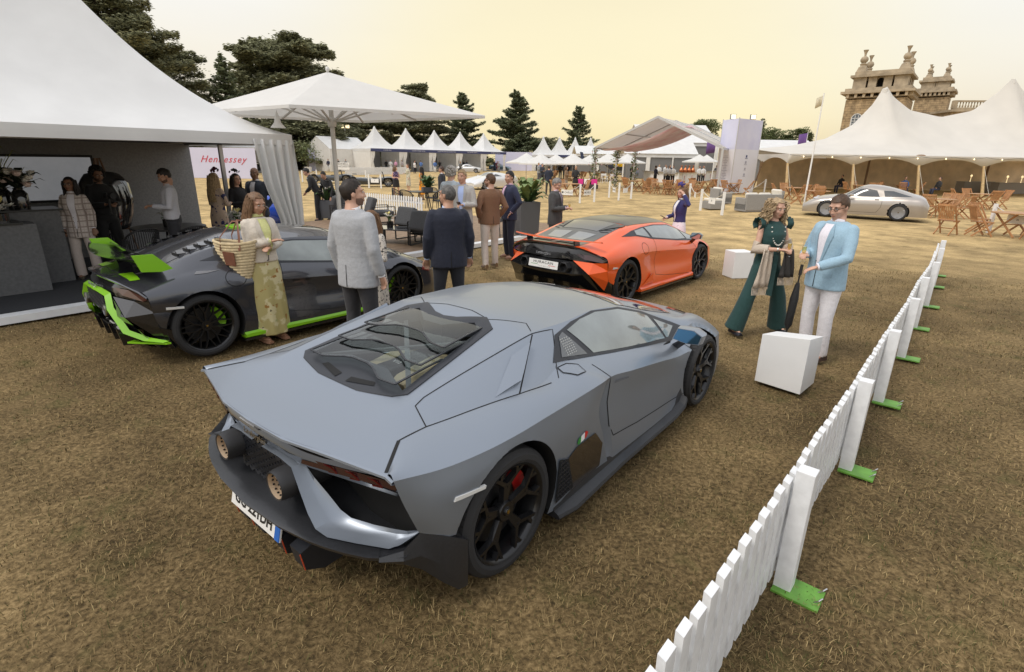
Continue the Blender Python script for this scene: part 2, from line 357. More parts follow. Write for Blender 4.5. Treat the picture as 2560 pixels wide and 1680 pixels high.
def parasol():
    base = Vector((-3.42,10.66,.08));t = thing('parasol','big square white parasol with timber-white pole and struts over the lounge deck','parasol',base)
    C = [Vector(p)-base for p in ((-3.5,8.9,2.86),(-.56,10.55,2.86),(-3.3,12.5,2.86),(-6.25,10.75,2.86))];ap = Vector((0,0,3.48))
    mb = MB();n = 12;rows = []
    for i in range(9):
        u = i/8;row = []
        for e in range(4):
            a,b = C[e],C[(e+1) % 4]
            for j in range(n):
                q = a.lerp(b,j/n);q = q+(q*-1+Vector((0,0,q.z)))*(.012*math.sin(PI*j/n));row.append(q.lerp(ap,u)-Vector((0,0,.012*math.sin(PI*u))))
        rows.append(row)
    mb.rings([[p-Vector((0,0,.05)) for p in rows[0]]]+rows,False,True);mb.build('canopy',mat('parasol_canvas',(.80,.79,.76),.7,var=.02,vscale=3,trans=.3),t,smooth=25)
    PW = mat('parasol_pole',(.62,.61,.58),.5);MB().tube([(0,0,-.02),(0,0,3.42)],.042,14).build('pole',PW,t,smooth=40)
    MB().lathe([(0,.09),(.03,.075),(.035,.04),(.02,.0)],12,ap).build('finial',PW,t,smooth=60)
    MB().lathe([(.07,2.55),(.08,2.6),(.08,2.68),(.05,2.72)],14).build('hub',PW,t,smooth=40)
    for k in range(8):
        a = C[k//2] if k % 2 == 0 else (C[k//2]+C[(k//2+1) % 4])/2
        e = a*.96;e.z = a.z-.045;rb = MB().beam(ap-Vector((0,0,.14)),e,.03,.03).build('rib',PW,t);mdl = ap.lerp(e,.55)-Vector((0,0,.05));MB().beam((0,0,2.62),mdl,.028,.028).build('strut',PW,rb)
    MB().box((0,0,.03),(.9,.9,.08)).build('base_plate',mat('base_dark',(.05,.05,.05),.6),t)
parasol()
def pagoda_tent(c,sz,rz,zb,zt,label,group,band=None,front=None,back=True,curtains=True,txt=None,lit=(.30,.30,.31)):
    t = thing('pagoda_tent',label,'tent',c,rz,group);h = sz/2
    mb = MB();pagoda_roof(mb,(0,0,0),Vector((h,0,0)),Vector((0,h,0)),zb,zt,8,12,2.6,.035,.35);mb.build('roof',CLOTH,t,smooth=40)
    MB().lathe([(0,zt+.25),(.1,zt+.12),(.2,zt-.1)],8).build('peak_cap',CLOTH,t,smooth=60)
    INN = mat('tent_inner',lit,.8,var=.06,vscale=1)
    if back:
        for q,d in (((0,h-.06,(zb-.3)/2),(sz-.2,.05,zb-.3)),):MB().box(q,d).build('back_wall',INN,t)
        MB().box((-h+.05,0,(zb-.3)/2),(.05,sz-.3,zb-.3)).build('side_wall',CLOTH2,t)
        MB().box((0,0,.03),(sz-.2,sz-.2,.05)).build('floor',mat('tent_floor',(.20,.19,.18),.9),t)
    if curtains:
        for sx in (-1,1):
            mb = MB();mb.grid(curtain(Vector((sx*h-(.75 if sx > 0 else 0.),-h+.02,zb-.35)),None,zb-.4,.75,.4,(1,0,0),n=16,pinch=.5,depth=.06));mb.build('curtain',CLOTH2,t,smooth=179)
    if band:
        b = MB().box((0,-h-.03,zb-.17),(sz,.03,.42)).build('name_band',band,t)
        if txt:text('band_text',txt,.22,mat('band_white',(.7,.7,.72),.6),b,basis((0,-h-.048,zb-.17),(1,0,0),(0,0,1)),extrude=.004)
    return t
NAVY = mat('navy_band',(.045,.055,.15),.6)
P0 = Vector((-21.03,85,0));ST = Vector((3.83,4.43,0));AN = math.atan2(ST.y,ST.x)
for k,nm in enumerate(('COOLER KING','GEOFFREY PARKER GAMES','THORNTON HUNDRED MOTORCYCLES','THE CREATIVE STATION','THE CREATIVE STATION')):
    lab = ['navy-banded peaked tent adjoining the plain gable tent','second navy-banded peaked tent from the plain gable tent','middle navy-banded peaked tent of the row of five','fourth navy-banded peaked tent from the plain gable tent','last navy-banded peaked tent, beside the plain lilac hoarding'][k]
    pagoda_tent(P0+ST*k,5.84,AN,3.25,6.25,lab,'navy-banded pagoda tents',NAVY,txt=nm)
for k in range(4):
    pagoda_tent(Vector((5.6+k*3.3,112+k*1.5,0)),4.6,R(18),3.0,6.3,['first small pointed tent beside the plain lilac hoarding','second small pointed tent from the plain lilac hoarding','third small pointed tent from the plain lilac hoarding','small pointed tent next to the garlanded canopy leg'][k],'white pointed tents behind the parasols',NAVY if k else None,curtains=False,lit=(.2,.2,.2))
def gable_tent(name,label,c,rz,w_,d_,he,hr,m=None):
    t = thing(name,label,'tent',c,rz);m = m or CLOTH;h = w_/2
    MB().grid([[(-h,-d_/2,he),(0,-d_/2,hr),(h,-d_/2,he)],[(-h,d_/2,he),(0,d_/2,hr),(h,d_/2,he)]]).build('roof',m,t,solid=.05)
    for s in (-1,1):MB().add([(-h+.02,s*(d_/2-.04),0),(h-.02,s*(d_/2-.04),0),(h-.02,s*(d_/2-.04),he),(0,s*(d_/2-.04),hr-.05),(-h+.02,s*(d_/2-.04),he)],[(0,1,2,3,4)]).build('gable_wall',CLOTH2,t)
    for s in (-1,1):MB().box((s*(h-.06),0,he/2),(.04,d_-.1,he)).build('side_wall',CLOTH2,t)
gable_tent('gable_tent','plain white gable-roofed tent at the left end of the navy-banded row',(-27,86,0),AN-R(90),7,7,3.1,4.9)
# ================================================================ palace
def stonemat():
    m = bpy.data.materials.new('golden_stone');m.use_nodes = True;t = m.node_tree;b = t.nodes['Principled BSDF'];b.inputs['Roughness'].default_value = .9
    tc = t.nodes.new('ShaderNodeTexCoord');br = t.nodes.new('ShaderNodeTexBrick');br.inputs['Scale'].default_value = 1.;br.inputs['Brick Width'].default_value = 1.2;br.inputs['Row Height'].default_value = .5;br.inputs['Mortar Size'].default_value = .03
    br.inputs['Color1'].default_value = (.46,.355,.215,1);br.inputs['Color2'].default_value = (.39,.295,.18,1);br.inputs['Mortar'].default_value = (.17,.125,.08,1)
    mp = t.nodes.new('ShaderNodeMapping');mp.inputs['Rotation'].default_value = (R(90),0,0);t.links.new(tc.outputs['Object'],mp.inputs[0]);t.links.new(mp.outputs[0],br.inputs['Vector'])
    n = t.nodes.new('ShaderNodeTexNoise');n.inputs['Scale'].default_value = .9;n.inputs['Detail'].default_value = 6;t.links.new(tc.outputs['Object'],n.inputs['Vector'])
    r = t.nodes.new('ShaderNodeValToRGB');t.links.new(n.outputs[0],r.inputs[0]);r.color_ramp.elements[0].position = .35;r.color_ramp.elements[0].color = (.55,.53,.5,1);r.color_ramp.elements[1].position = .65;r.color_ramp.elements[1].color = (1.05,1,.95,1)
    mx = t.nodes.new('ShaderNodeMix');mx.data_type = 'RGBA';mx.blend_type = 'MULTIPLY';mx.inputs[0].default_value = 1;t.links.new(br.outputs[0],mx.inputs[6]);t.links.new(r.outputs[0],mx.inputs[7]);t.links.new(mx.outputs[2],b.inputs['Base Color']);return m
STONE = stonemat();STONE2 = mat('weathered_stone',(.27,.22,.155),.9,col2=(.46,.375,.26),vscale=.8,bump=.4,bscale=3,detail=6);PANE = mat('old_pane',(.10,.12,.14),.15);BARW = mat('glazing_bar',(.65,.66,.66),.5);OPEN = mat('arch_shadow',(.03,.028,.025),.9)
def arch_poly(w_,h,n=8):return [(-w_/2,0),(w_/2,0)]+[(w_/2*math.cos(PI*i/n),h-w_/2+w_/2*math.sin(PI*i/n)) for i in range(n+1)]
def finial(t,p,s):
    f = MB();f.box(Vector(p)+Vector((0,0,.5*s)),(2.0*s,2.0*s,1.0*s),taper=.7);f.lathe([(.75*s,1.0*s),(.55*s,1.3*s),(.7*s,1.6*s),(.42*s,1.8*s),(.72*s,2.15*s),(.8*s,2.5*s),(.6*s,2.95*s),(.22*s,3.15*s),(.2*s,3.4*s),(.28*s,3.8*s),(.52*s,4.35*s),(.0,4.38*s)],12,p);f.build('finial',STONE2,t,smooth=40)
def tower(label,loc,rz,w_,zc,zt,windows=True,fs=.98):
    t = thing('palace_tower',label,'tower',loc,rz,'stone palace');h = w_/2
    MB().box((0,0,(zc-1.5)/2),(w_-.6,w_-.6,zc-1.5)).build('wall',STONE,t);MB().box((0,0,zc-1.1),(w_-.35,w_-.35,.35)).build('string_course',STONE2,t)
    MB().box((0,0,zc-.15),(w_+1.6,w_+1.6,.5)).build('cornice',STONE2,t);MB().box((0,0,zc+.35),(w_+.3,w_+.3,.7)).build('blocking_course',STONE2,t)
    bm = MB().box((0,0,0),(.45,.8,.95),taper=1.15).mesh('bracket',STONE2)
    for k in range(8):
        u = -h+.6+(w_-1.2)*k/7
        for p,q in (((u,-h-.05),0),((h+.05,u),PI/2)):o = link('bracket',bm,t);o.location = (p[0],p[1],zc-.72);o.rotation_euler.z = q
    if windows:
        for u in (-w_*.24,w_*.24):
            for ax in (0,1):
                M_ = Matrix.Rotation(PI/2*ax,4,'Z');wn = MB();wn.M = M_;wn.prism(arch_poly(1.9,4.2),-h+.18,-h+.32,lambda p,y:(u+p[0],y,zc-8.6+p[1]));o = wn.build('window',PANE,t)
                b = MB();b.M = M_
                for i in range(4):b.box((u-.9+.6*i,-h+.16,zc-6.6),(.09,.06,3.9 if i in (1,2) else 3.3))
                for i in range(7):b.box((u,-h+.16,zc-8.55+.55*i),(1.9,.06,.09))
                P_ = arch_poly(1.95,4.25);
                for (a,c),(d,e) in zip(P_,P_[1:]+P_[:1]):b.beam((u+a,-h+.16,zc-8.6+c),(u+d,-h+.16,zc-8.6+e),.12,.12)
                b.build('window_frame',BARW,o)
    # belvedere
    b = h-.9;z0 = zc+.7;z1 = zt-1.2
    for sx in (-1,1):
        for sy in (-1,1):MB().box((sx*(b-1.2),sy*(b-1.2),(z0+z1)/2),(2.4,2.4,z1-z0)).build('corner_pier',STONE2,t)
    for ax in range(4):
        M_ = Matrix.Rotation(PI/2*ax,4,'Z')
        for u in (-b*.28,b*.28):q = MB();q.M = M_;q.box((u,-b+.8,(z0+z1)/2),(1.5,1.3,z1-z0));q.build('pier',STONE2,t)
        for u,ww in ((0,b*.56-1.5),(-b*.28-.75-(b-2.4-b*.28-.75)/2,b-2.4-b*.28-.75),(b*.28+.75+(b-2.4-b*.28-.75)/2,b-2.4-b*.28-.75)):
            q = MB();q.M = M_;W2 = ww/2;H_ = z1-z0;A = [(W2*math.cos(PI*i/8),H_*.62+W2*math.sin(PI*i/8)) for i in range(9)]
            q.add([(u+x,-b+.9,z0+z) for x,z in [(W2,H_)]+A+[(-W2,H_)]],[tuple(range(11))]);q.build('arch_head',STONE2,t,solid=.5)
    MB().box((0,0,(z0+z1)/2),(b*1.0,b*1.0,z1-z0)).build('arch_shade_core',OPEN,t)  # near-black box put in as the shade seen through the arches
    MB().box((0,0,z1+.2),(2*b+1.2,2*b+1.2,.45)).build('upper_cornice',STONE2,t);MB().box((0,0,z1+.75),(2*b-.1,2*b-.1,.75)).build('parapet',STONE2,t)
    for sx in (-1,1):
        for sy in (-1,1):finial(t,(sx*(b-1.1),sy*(b-1.1),z1+1.1),fs)
    return t
tower('nearer golden stone palace tower with arched windows and ball finials',(79.2,126.5,0),R(-40),11.6,16.8,20.9)
tower('farther stone palace tower with small arcaded top behind the pointed tent',(107.5,150,0),R(-40),7.6,20.0,23.4,windows=False,fs=.7)
def wing(label,p,q,zt,d=10):
    p,q = Vector(p),Vector(q);L_ = (q-p).length;t = thing('palace_wing',label,'building',(p+q)/2,math.atan2((q-p).y,(q-p).x),'stone palace')
    MB().box((0,d/2,(zt-2.2)/2),(L_,d,zt-2.2)).build('wall',STONE,t);MB().box((0,d/2,zt-2.0),(L_+.6,d+.8,.45)).build('cornice',STONE2,t);MB().box((0,.2,zt-.15),(L_,.7,.3)).build('balustrade_rail',STONE2,t);MB().box((0,.2,zt-1.6),(L_,.7,.4)).build('balustrade_plinth',STONE2,t)
    bm = MB().lathe([(.1,0),(.2,.3),(.09,.6),(.14,1.1)],6).mesh('baluster',STONE2);n = int(L_/.55)
    for k in range(n):
        if k % 12 == 0:MB().box((-L_/2+.3+k*.55,.2,zt-.8),(.8,.75,1.5)).build('balustrade_pier',STONE2,t)
        else:o = link('baluster',bm,t);o.location = (-L_/2+.3+k*.55,.2,zt-1.4)
wing('long balustraded stone palace wing running behind the pointed tent',(92,122,0),(125,118,0),15.2)
wing('low stone palace wing in front of the distant trees',(66,138,0),(80,134,0),7.2)
# ================================================================ trees
BARK = mat('bark',(.07,.055,.042),.95,var=.3,vscale=3)
def leafmat(name,c):
    if name in MATS:return MATS[name]
    m = bpy.data.materials.new(name);m.use_nodes = True;t = m.node_tree;b = t.nodes['Principled BSDF'];b.inputs['Roughness'].default_value = .75;b.inputs['Specular IOR Level'].default_value = .2
    a = t.nodes.new('ShaderNodeAttribute');a.attribute_name = 'tone';r = t.nodes.new('ShaderNodeValToRGB');r.color_ramp.elements[0].color = (*[x*.5 for x in c],1);r.color_ramp.elements[1].color = (*[min(1,x*1.7) for x in c],1);t.links.new(a.outputs['Fac'],r.inputs[0]);t.links.new(r.outputs[0],b.inputs['Base Color'])
    tl = t.nodes.new('ShaderNodeBsdfTranslucent');t.links.new(r.outputs[0],tl.inputs[0]);ms = t.nodes.new('ShaderNodeMixShader');ms.inputs[0].default_value = .35;t.links.new(b.outputs[0],ms.inputs[1]);t.links.new(tl.outputs[0],ms.inputs[2]);t.links.new(ms.outputs[0],t.nodes['Material Output'].inputs[0])
    MATS[name] = m;return m
def crown(parent,name,pts,size,m,rng,flat=.6,droop=0.):
    """leaf sprays: small bent triangles pairs round every point"""
    n = len(pts);P_ = np.array(pts);a = rng.random(n)*2*np.pi;el = (rng.random(n)-.5)*2*(1-flat)-droop
    d = np.stack([np.cos(a)*np.cos(el),np.sin(a)*np.cos(el),np.sin(el)],1);s = np.cross(d,np.array([0,0,1.])+.8*(rng.random((n,3))-.5));s /= np.linalg.norm(s,axis=1)[:,None]+1e-9
    sz = size*(.55+.9*rng.random(n))[:,None];up = np.cross(s,d)
    V = np.zeros((n,4,3));V[:,0] = P_-d*sz*.5;V[:,1] = P_+s*sz*.32+up*sz*.08;V[:,2] = P_+d*sz*.6-up*sz*.1;V[:,3] = P_-s*sz*.32+up*sz*.08
    F = (np.arange(n)[:,None]*4+np.array([[0,1,2,3]]))
    me = bpy.data.meshes.new(name);me.from_pydata(V.reshape(-1,3).tolist(),[],F.tolist());at = me.attributes.new('tone','FLOAT','POINT');at.data.foreach_set('value',np.repeat(rng.random(n),4));me.materials.append(m);return link(name,me,parent)
def tree(label,px,Y,top_py,rad,kind,seed,group,dens=1.,base=0.):
    g = atY(px,400,Y);top = atY(px,top_py,Y).z;loc = Vector((g.x,g.y,0));t = thing({'cedar':'cedar_tree','conifer':'conifer_tree','round':'broadleaf_tree'}[kind],label,'tree',loc,0,group);rng = np.random.default_rng(seed);H = top
    c = {'cedar':(.235,.24,.145),'conifer':(.18,.205,.12),'round':(.16,.19,.09)}[kind];m = leafmat('leaves_'+kind,c);tr = MB()
    tr.tube([(0,0,-.3),(.1,0,H*.3),(-.1,.1,H*.65),(0,0,H*.95)],[.045*H*.55,.03*H*.55,.02*H*.5,.03],10);pts = []
    if kind == 'cedar':
        nt = int(15*dens**.5)+3
        for k in range(nt):
            u = (k+.5)/nt;z = H*(.10+.86*u)+rng.normal()*.2;R_ = rad*np.interp(u,[0,.25,.6,.85,1],[1.05,1.05,.88,.66,.34])
            for b in range(5):
                a = rng.random()*6.28;L_ = R_*(.6+.5*rng.random());dz = L_*(.10+.12*rng.random())*(1 if u > .35 else -.6);d = np.array([math.cos(a),math.sin(a),0]);e = d*L_+np.array([0,0,z+dz])
                tr.tube([(0,0,z-L_*.15),tuple(d*L_*.5+np.array([0,0,z+dz*.3])),tuple(e)],[.02*H*.35,.09,.03],5)
                n = int(230*dens*(L_/6)*(1.7 if Y < 80 else 1));q = rng.random(n)**.6;sd = np.array([-d[1],d[0],0]);ww = L_*.34*np.sin(np.pi*np.clip(q,.1,1)**.8)+.3
                pp = np.outer(q*L_*1.06,d)+np.outer(rng.normal(size=n)*ww*.6,sd);zz = z+dz*q+rng.normal(size=n)*.22*(H/20)-.35*(q**3)*(H/20)-.12*np.abs(rng.normal(size=n));pts.append(np.column_stack([pp[:,0],pp[:,1],zz]))
        crown(t,'crown',np.concatenate(pts),.62*(H/22)**.5*(.62 if Y < 80 else .9),m,rng,.75,.12)
    elif kind == 'conifer':
        nt = int(17*dens**.5)
        for k in range(nt):
            u = (k+.3)/nt;z = H*(.06+.92*u);R_ = rad*(1-u)**.85+.25
            for b in range(6):
                a = rng.random()*6.28;L_ = R_*(.45+.85*rng.random());d = np.array([math.cos(a),math.sin(a),0]);dz = -L_*.22+L_*.35*u+rng.normal()*.2
                n = max(6,int(85*dens*(L_/3)));q = rng.random(n)**.7;sd = np.array([-d[1],d[0],0]);pp = np.outer(q*L_,d)+np.outer(rng.normal(size=n)*(.25+.12*L_)*(1-q*.6),sd);zz = z+dz*q+.10*L_*q*q*2+rng.normal(size=n)*.14;pts.append(np.column_stack([pp[:,0],pp[:,1],zz]))
                if b < 3:tr.tube([(0,0,z),tuple(d*L_*.9+np.array([0,0,z+dz*.9]))],[.07,.02],4)
        crown(t,'crown',np.concatenate(pts),.5*(H/16)**.5,m,rng,.6,.15)
    else:
        for k in range(int(26*dens)):
            d = rng.normal(size=3);d /= np.linalg.norm(d);c0 = d*rad*.68*np.array([1,1,.75])+np.array([0,0,H-rad*.85]);rr = rad*(.26+.2*rng.random());n = int(260*dens**.5);q = rng.normal(size=(n,3));q /= np.linalg.norm(q,axis=1)[:,None];pts.append(c0+q*rr*(.7+.4*rng.random(n))[:,None]*np.array([1,1,.7]))
            tr.tube([(0,0,H*.35),tuple(c0)],[.12,.04],4)
        crown(t,'crown',np.concatenate(pts),.42,m,rng,.3,0.)
    tr.build('trunk',BARK,t,smooth=60)
for a in (('huge old cedar with layered boughs rising behind the marquee',300,62,-60,9.,'cedar',1,'trees behind the showground',2.2),('broad cedar with dark drooping boughs beside the huge old cedar',445,74,98,8.,'cedar',2,'trees behind the showground',2.),('slender young conifer between two cedars',590,76,128,3.6,'conifer',3,'trees behind the showground',1.4),
          ('tall flat-topped cedar rising above the white parasol',745,92,74,10.5,'cedar',4,'trees behind the showground',2.6),('smaller domed cedar showing past the parasol edge',1035,118,205,7.5,'cedar',5,'trees behind the showground',2.),('grey-green conifer behind the navy-banded tents',1158,125,226,7.,'conifer',6,'trees behind the showground',1.8),
          ('dense pyramidal conifer at the end of the navy-banded tents',1290,122,222,7.,'conifer',7,'trees behind the showground',2.2),('lone conifer behind the small pointed tents',1440,128,262,5.6,'conifer',8,'trees behind the showground',1.6),('low spreading cedar bough mass below the parasol',900,112,285,9.,'cedar',9,'trees behind the showground',1.8),
          ('dark cedar filling the gap left of the gable tent',700,100,300,9.,'cedar',10,'trees behind the showground',1.8),('dark cedar behind the tied corner curtain',560,96,290,9.,'cedar',11,'trees behind the showground',1.6),('bushy dark cedar behind the middle of the tent row',1085,122,310,8.,'cedar',12,'trees behind the showground',1.6),('low dark evergreen between the two rows of tents',1360,140,345,8.,'cedar',21,'trees behind the showground',1.2),
          ('round tree peeping over the pale gable canopy',1755,150,290,4.2,'round',13,'distant trees by the palace',.9),('small conifer beside the twin floodlights',1853,150,302,2.4,'conifer',14,'distant trees by the palace',.8),('thin pine behind the banner tower',1893,150,290,2.6,'conifer',15,'distant trees by the palace',.8),('round dark tree right of the banner tower',1925,142,312,4.4,'round',16,'distant trees by the palace',1.),('round tree beside the purple flag',1982,140,312,3.8,'round',17,'distant trees by the palace',1.),('wide dark tree showing under the pale gable canopy',1700,150,330,7.,'round',18,'distant trees by the palace',1.),):
    tree(a[0],a[1],a[2],a[3],a[4],a[5],a[6],a[7],a[8])
# ================================================================ canopies and tents of the middle distance
def stretch_tent():
    # front row of scallops runs left to right; measured pole feet
    F = [G(1975,500),G(2040,468),Vector((20.6,37.4,0)),G(2165,480),G(2292,497),G(2458,491),Vector((44,44.5,0))]
    A = Vector((19.2,39.5,0));B_ = Vector((47.5,40.5,0));t = thing('pole_tent','cream twin-peaked pole tent with scalloped eaves and timber poles','tent',A)
    d = (B_-A).normalized();n = Vector((-d.y,d.x,0));L_ = (B_-A).length;W = 11.;ze = 2.75;nx,ny = 96,28;pk = [(9.6,8.0),(19.6,8.6)];sp = 4.75
    RU = [0,3,5.6,7.6,8.9,9.6,10.4,12,14.6,17,18.7,19.6,20.4,22,25,L_];RZ = [.4,.7,1.25,2.3,3.85,5.25,4.4,3.45,3.0,3.5,4.9,6.0,5.2,4.1,2.6,1.2]
    def z(u,v):
        w_ = abs(v-W/2)/(W/2);h = float(np.interp(u,RU,RZ));pw = 1.15+.75*min(1,max(0,(h-1)/4));return ze+h*(1-w_)**pw
    rows = []
    for j in range(ny+1):
        v = W*j/ny;rows.append([d*(L_*i/nx)+n*v+Vector((0,0,z(L_*i/nx,v)))-Vector((0,0,0)) for i in range(nx+1)])
    CR = mat('cream_canvas',(.79,.76,.70),.75,var=.03,vscale=.7,trans=.3)
    def val(v,u0=0):
        top,low = [],[]
        for i in range(nx+1):
            u = L_*i/nx;ph = (u % sp)/sp;dz = .22+.50*(abs(ph-.5)*2)**2.2;p = d*u+n*v;top.append(p+Vector((0,0,ze)));low.append(p+Vector((0,0,ze-dz)))
        return [low,top]
    fr = val(0);MB().grid([fr[0]]+rows).build('roof',CR,t,smooth=60,solid=.02)
    ends = []
    for u in (0,L_):MB().grid([[d*u+n*(W*j/ny)+Vector((0,0,ze-.22-.4*(abs(((W*j/ny) % 3.67)/3.67-.5)*2)**2)) for j in range(ny+1)],[d*u+n*(W*j/ny)+Vector((0,0,ze)) for j in range(ny+1)]]).build('end_valance',CR,t,solid=.02)
    WD = mat('pale_timber',(.50,.36,.18),.6,var=.15,vscale=6);k = 0
    while k*sp <= L_+.1:
        p = d*min(k*sp,L_);MB().tube([p+n*(-.55)+Vector((0,0,0)),p+Vector((0,0,ze-.62))],[.115,.08],10).build('side_pole',WD,t,smooth=50)
        MB().tube([p+n*(-.02)+Vector((0,0,ze-.62)),p-n*1.15+d*.0+Vector((0,0,.02))],.012,5).build('guy_rope',mat('rope_white',(.6,.58,.52),.8),t)
        q = p+n*W;MB().tube([q,q+Vector((0,0,ze-.3))],.05,8).build('side_pole',WD,t,smooth=50);k += 1
    for v in (W/3,W*2/3):MB().tube([n*v-d*.5,n*v+Vector((0,0,ze-.5))],.05,8).build('side_pole',mat('brown_timber',(.22,.13,.07),.6),t,smooth=50)
    for c,zp in pk:
        p = d*c+n*(W/2);MB().tube([p,p+Vector((0,0,zp-.3))],.08,10).build('king_pole',mat('brown_timber'),t,smooth=50)
        MB().lathe([(.28,-.5),(.2,.05),(.02,.12)],12,p+Vector((0,0,zp-.35))).build('peak_cap',CR,t,smooth=50)
        for s in (-1,1):MB().ell(d*(c+s*.0)+n*(.15)+Vector((0,0,ze+.02)),(.35,.12,.08),10,6).build('eave_patch',mat('patch_brown',(.25,.15,.08),.8),t) if s > 0 else None
    LN = mat('tan_lining',(.74,.58,.40),.85,var=.12,vscale=1.2,bump=.2,bscale=3);rows = []
    for zz in (0,1.2,2.6):rows.append([d*u+n*(W-.3+.10*math.sin(u*2.6))+Vector((0,0,zz)) for u in np.linspace(3.2,L_-.1,70)])
    MB().grid(rows).build('back_lining',LN,t,smooth=80)
    # festoon bulbs
    fl = MB();BU = mat('festoon_bulb',(.9,.85,.7),.4,emit=((1,.8,.45),2.5))
    for i in range(nx):fl.tube([d*(L_*i/nx)-n*.12+Vector((0,0,ze-.05-.10*math.sin(PI*((i % 8)/8)))),d*(L_*(i+1)/nx)-n*.12+Vector((0,0,ze-.05-.10*math.sin(PI*((i % 8+1)/8))))],.012,4,False)
    fs = fl.build('festoon_cable',BLACK,t);bm = MB().ell((0,0,0),(.035,.035,.05),8,6).mesh('bulb',BU)
    for i in range(14):o = link('bulb',bm,fs);o.location = d*(1+i*2.05)-n*.12+Vector((0,0,ze-.17))
    return A,d,n
PTA,PTD,PTN = stretch_tent()
def clearspan():
    # gable frame canopy; the near gable faces the camera's left
    f0 = atY(1489,375,44);apx = atY(1643,296,41.5);f1 = atY(1808,367,39);d = (f1-f0);d.z = 0;W = d.length;d.normalize();n = Vector((-d.y,d.x,0));base = Vector(((f0.x+f1.x)/2,(f0.y+f1.y)/2,0));ze = 3.05;zr = 5.15;Dp = 9.
    t = thing('gable_canopy','open-sided gable canopy with aluminium frame and pink draped lining','tent',base);h = W/2
    def P(u,v,z):return d*u+n*v+Vector((0,0,z))
    TR = mat('translucent_roof',(.80,.78,.74),.6,var=.03,vscale=.6,trans=.5)
    MB().grid([[P(-h,0,ze),P(0,0,zr),P(h,0,ze)],[P(-h,Dp,ze),P(0,Dp,zr),P(h,Dp,ze)]]).build('roof',TR,t,solid=.03)
    for v in (0,Dp/2,Dp):
        MB().beam(P(-h-.05,v-.02,ze-.02),P(0,v-.02,zr-.0),.14,.16).build('rafter',ALU,t);MB().beam(P(0,v-.02,zr-.0),P(h+.05,v-.02,ze-.02),.14,.16).build('rafter',ALU,t)
        for s in (-1,1):MB().box(P(s*h,v,ze/2),(.14,.14,ze),rz=math.atan2(d.y,d.x)).build('leg',ALU,t)
    for s in (-1,1):
        MB().beam(P(s*h,0,ze-.05),P(s*h,Dp,ze-.05),.1,.14).build('eave_beam',ALU,t)
        MB().beam(P(s*h*.5,0,(ze+zr)/2-.1),P(s*h*.5,Dp,(ze+zr)/2-.1),.06,.08).build('purlin',ALU,t)
    PK = mat('pink_drape',(.74,.46,.50),.8,col2=(.82,.70,.70),vscale=1.1,trans=.55);rows = []
    for i in range(13):
        u = i/12;rows.append([P(-h+.2+(h*1.25)*u,.3+Dp*.8*w_,ze-.10+(zr-ze)*.82*u**1.1-.35*math.sin(PI*u)-.10*math.sin(PI*w_*3)) for w_ in np.linspace(0,1,17)])
    MB().grid(rows).build('drape',PK,t,smooth=80)
    GRN = mat('garland_green',(.06,.085,.035),.8);rng = np.random.default_rng(5)
    for s,v in ((-1,0),(-1,Dp/2),(-1,Dp)):
        q = np.column_stack([rng.normal(size=260)*.16,rng.normal(size=260)*.16,rng.random(260)*ze]);c = P(s*h,v,0);tag(crown(t,'leaf_garland',q+np.array([c.x,c.y,0]),.2,leafmat('leaves_round',(.055,.075,.03)),rng,.2),kind='stuff')
        fm = MB()
        for k in range(24):fm.ell(c+Vector((rng.normal()*.2,rng.normal()*.2,rng.random()*ze)),(.06,.06,.05),6,4)
        tag(fm.build('garland_flowers',mat('garland_pink',(.6,.42,.44),.7),t),kind='stuff')
    return base,d,n,h
CSB,CSD,CSN,CSH = clearspan()
def long_tent(label,pxl,pxr,Y,zt,zm,ze,depth=12):
    a,b = atY(pxl,400,Y),atY(pxr,400,Y);w_ = b.x-a.x;t = thing('long_tent',label,'tent',((a.x+b.x)/2,Y,0),0,'long white tents behind the bar')
    MB().grid([[(-w_/2,0,ze),(w_/2,0,ze)],[(-w_/2,depth/2,zt),(w_/2,depth/2,zt)],[(-w_/2,depth,ze),(w_/2,depth,ze)]]).build('roof',CLOTH,t,solid=.05);MB().box((0,.3,ze/2),(w_-.3,.05,ze-.1)).build('front_wall',mat('grey_glazing',(.18,.18,.18),.4),t)  # front wall in one plain mid-grey
    k = int(w_/4)+1
    for i in range(k+1):MB().box((-w_/2+w_*i/k,.18,ze/2),(.5 if i % 2 else .14,.1,ze)).build('white_bay_post',CLOTH2,t)
    MB().box((0,.15,ze-.2),(w_,.06,.45)).build('fascia',CLOTH,t)
long_tent('long white tent with sloping roof behind the bar',1600,1790,78,7.2,5,4.6)
long_tent('lower white awning tent in front of the long tent',1560,1745,70,4.6,3.6,3.0,6)
long_tent('white flat marquee behind the banner tower',1880,2060,68,4.9,3,3.0,9)
long_tent('distant white tent with navy band behind the tea tables',1440,1660,100,4.6,3,3.2,8)
def hexsign():
    pass
# lilac hoardings
LIL = mat('lilac_board',(.60,.60,.76),.6,var=.02,vscale=1)
def hoarding(label,p,q,h,m=LIL,txt=None,tm=None,ts=1.,z0=0.,shear=0.):
    p,q = Vector(p),Vector(q);d = q-p;t = thing('hoarding',label,'board',(p+q)/2,math.atan2(d.y,d.x));MB().box((0,0,z0+h/2),(d.length,.06,h)).build('panel',m,t)
    for s in (-1,1):MB().box((s*(d.length/2-.2),.4,(z0+h)/2),(.06,.8,.06),rx=.0).build('stay',ALU,t)
    if txt:text('lettering',txt,ts,tm,t,basis((0,-.045,z0+h*.62),(1,0,0),(0,0,1)),extrude=.004,shear=shear,space=1.15)
    return t
hoarding('lilac hoarding with one word in red handwritten lettering',(atY(474,400,52).x,52,0),(atY(640,400,52).x,52,0),2.7,LIL,'Hennessey',mat('red_script',(.55,.05,.08),.6),.85,.0,.5)
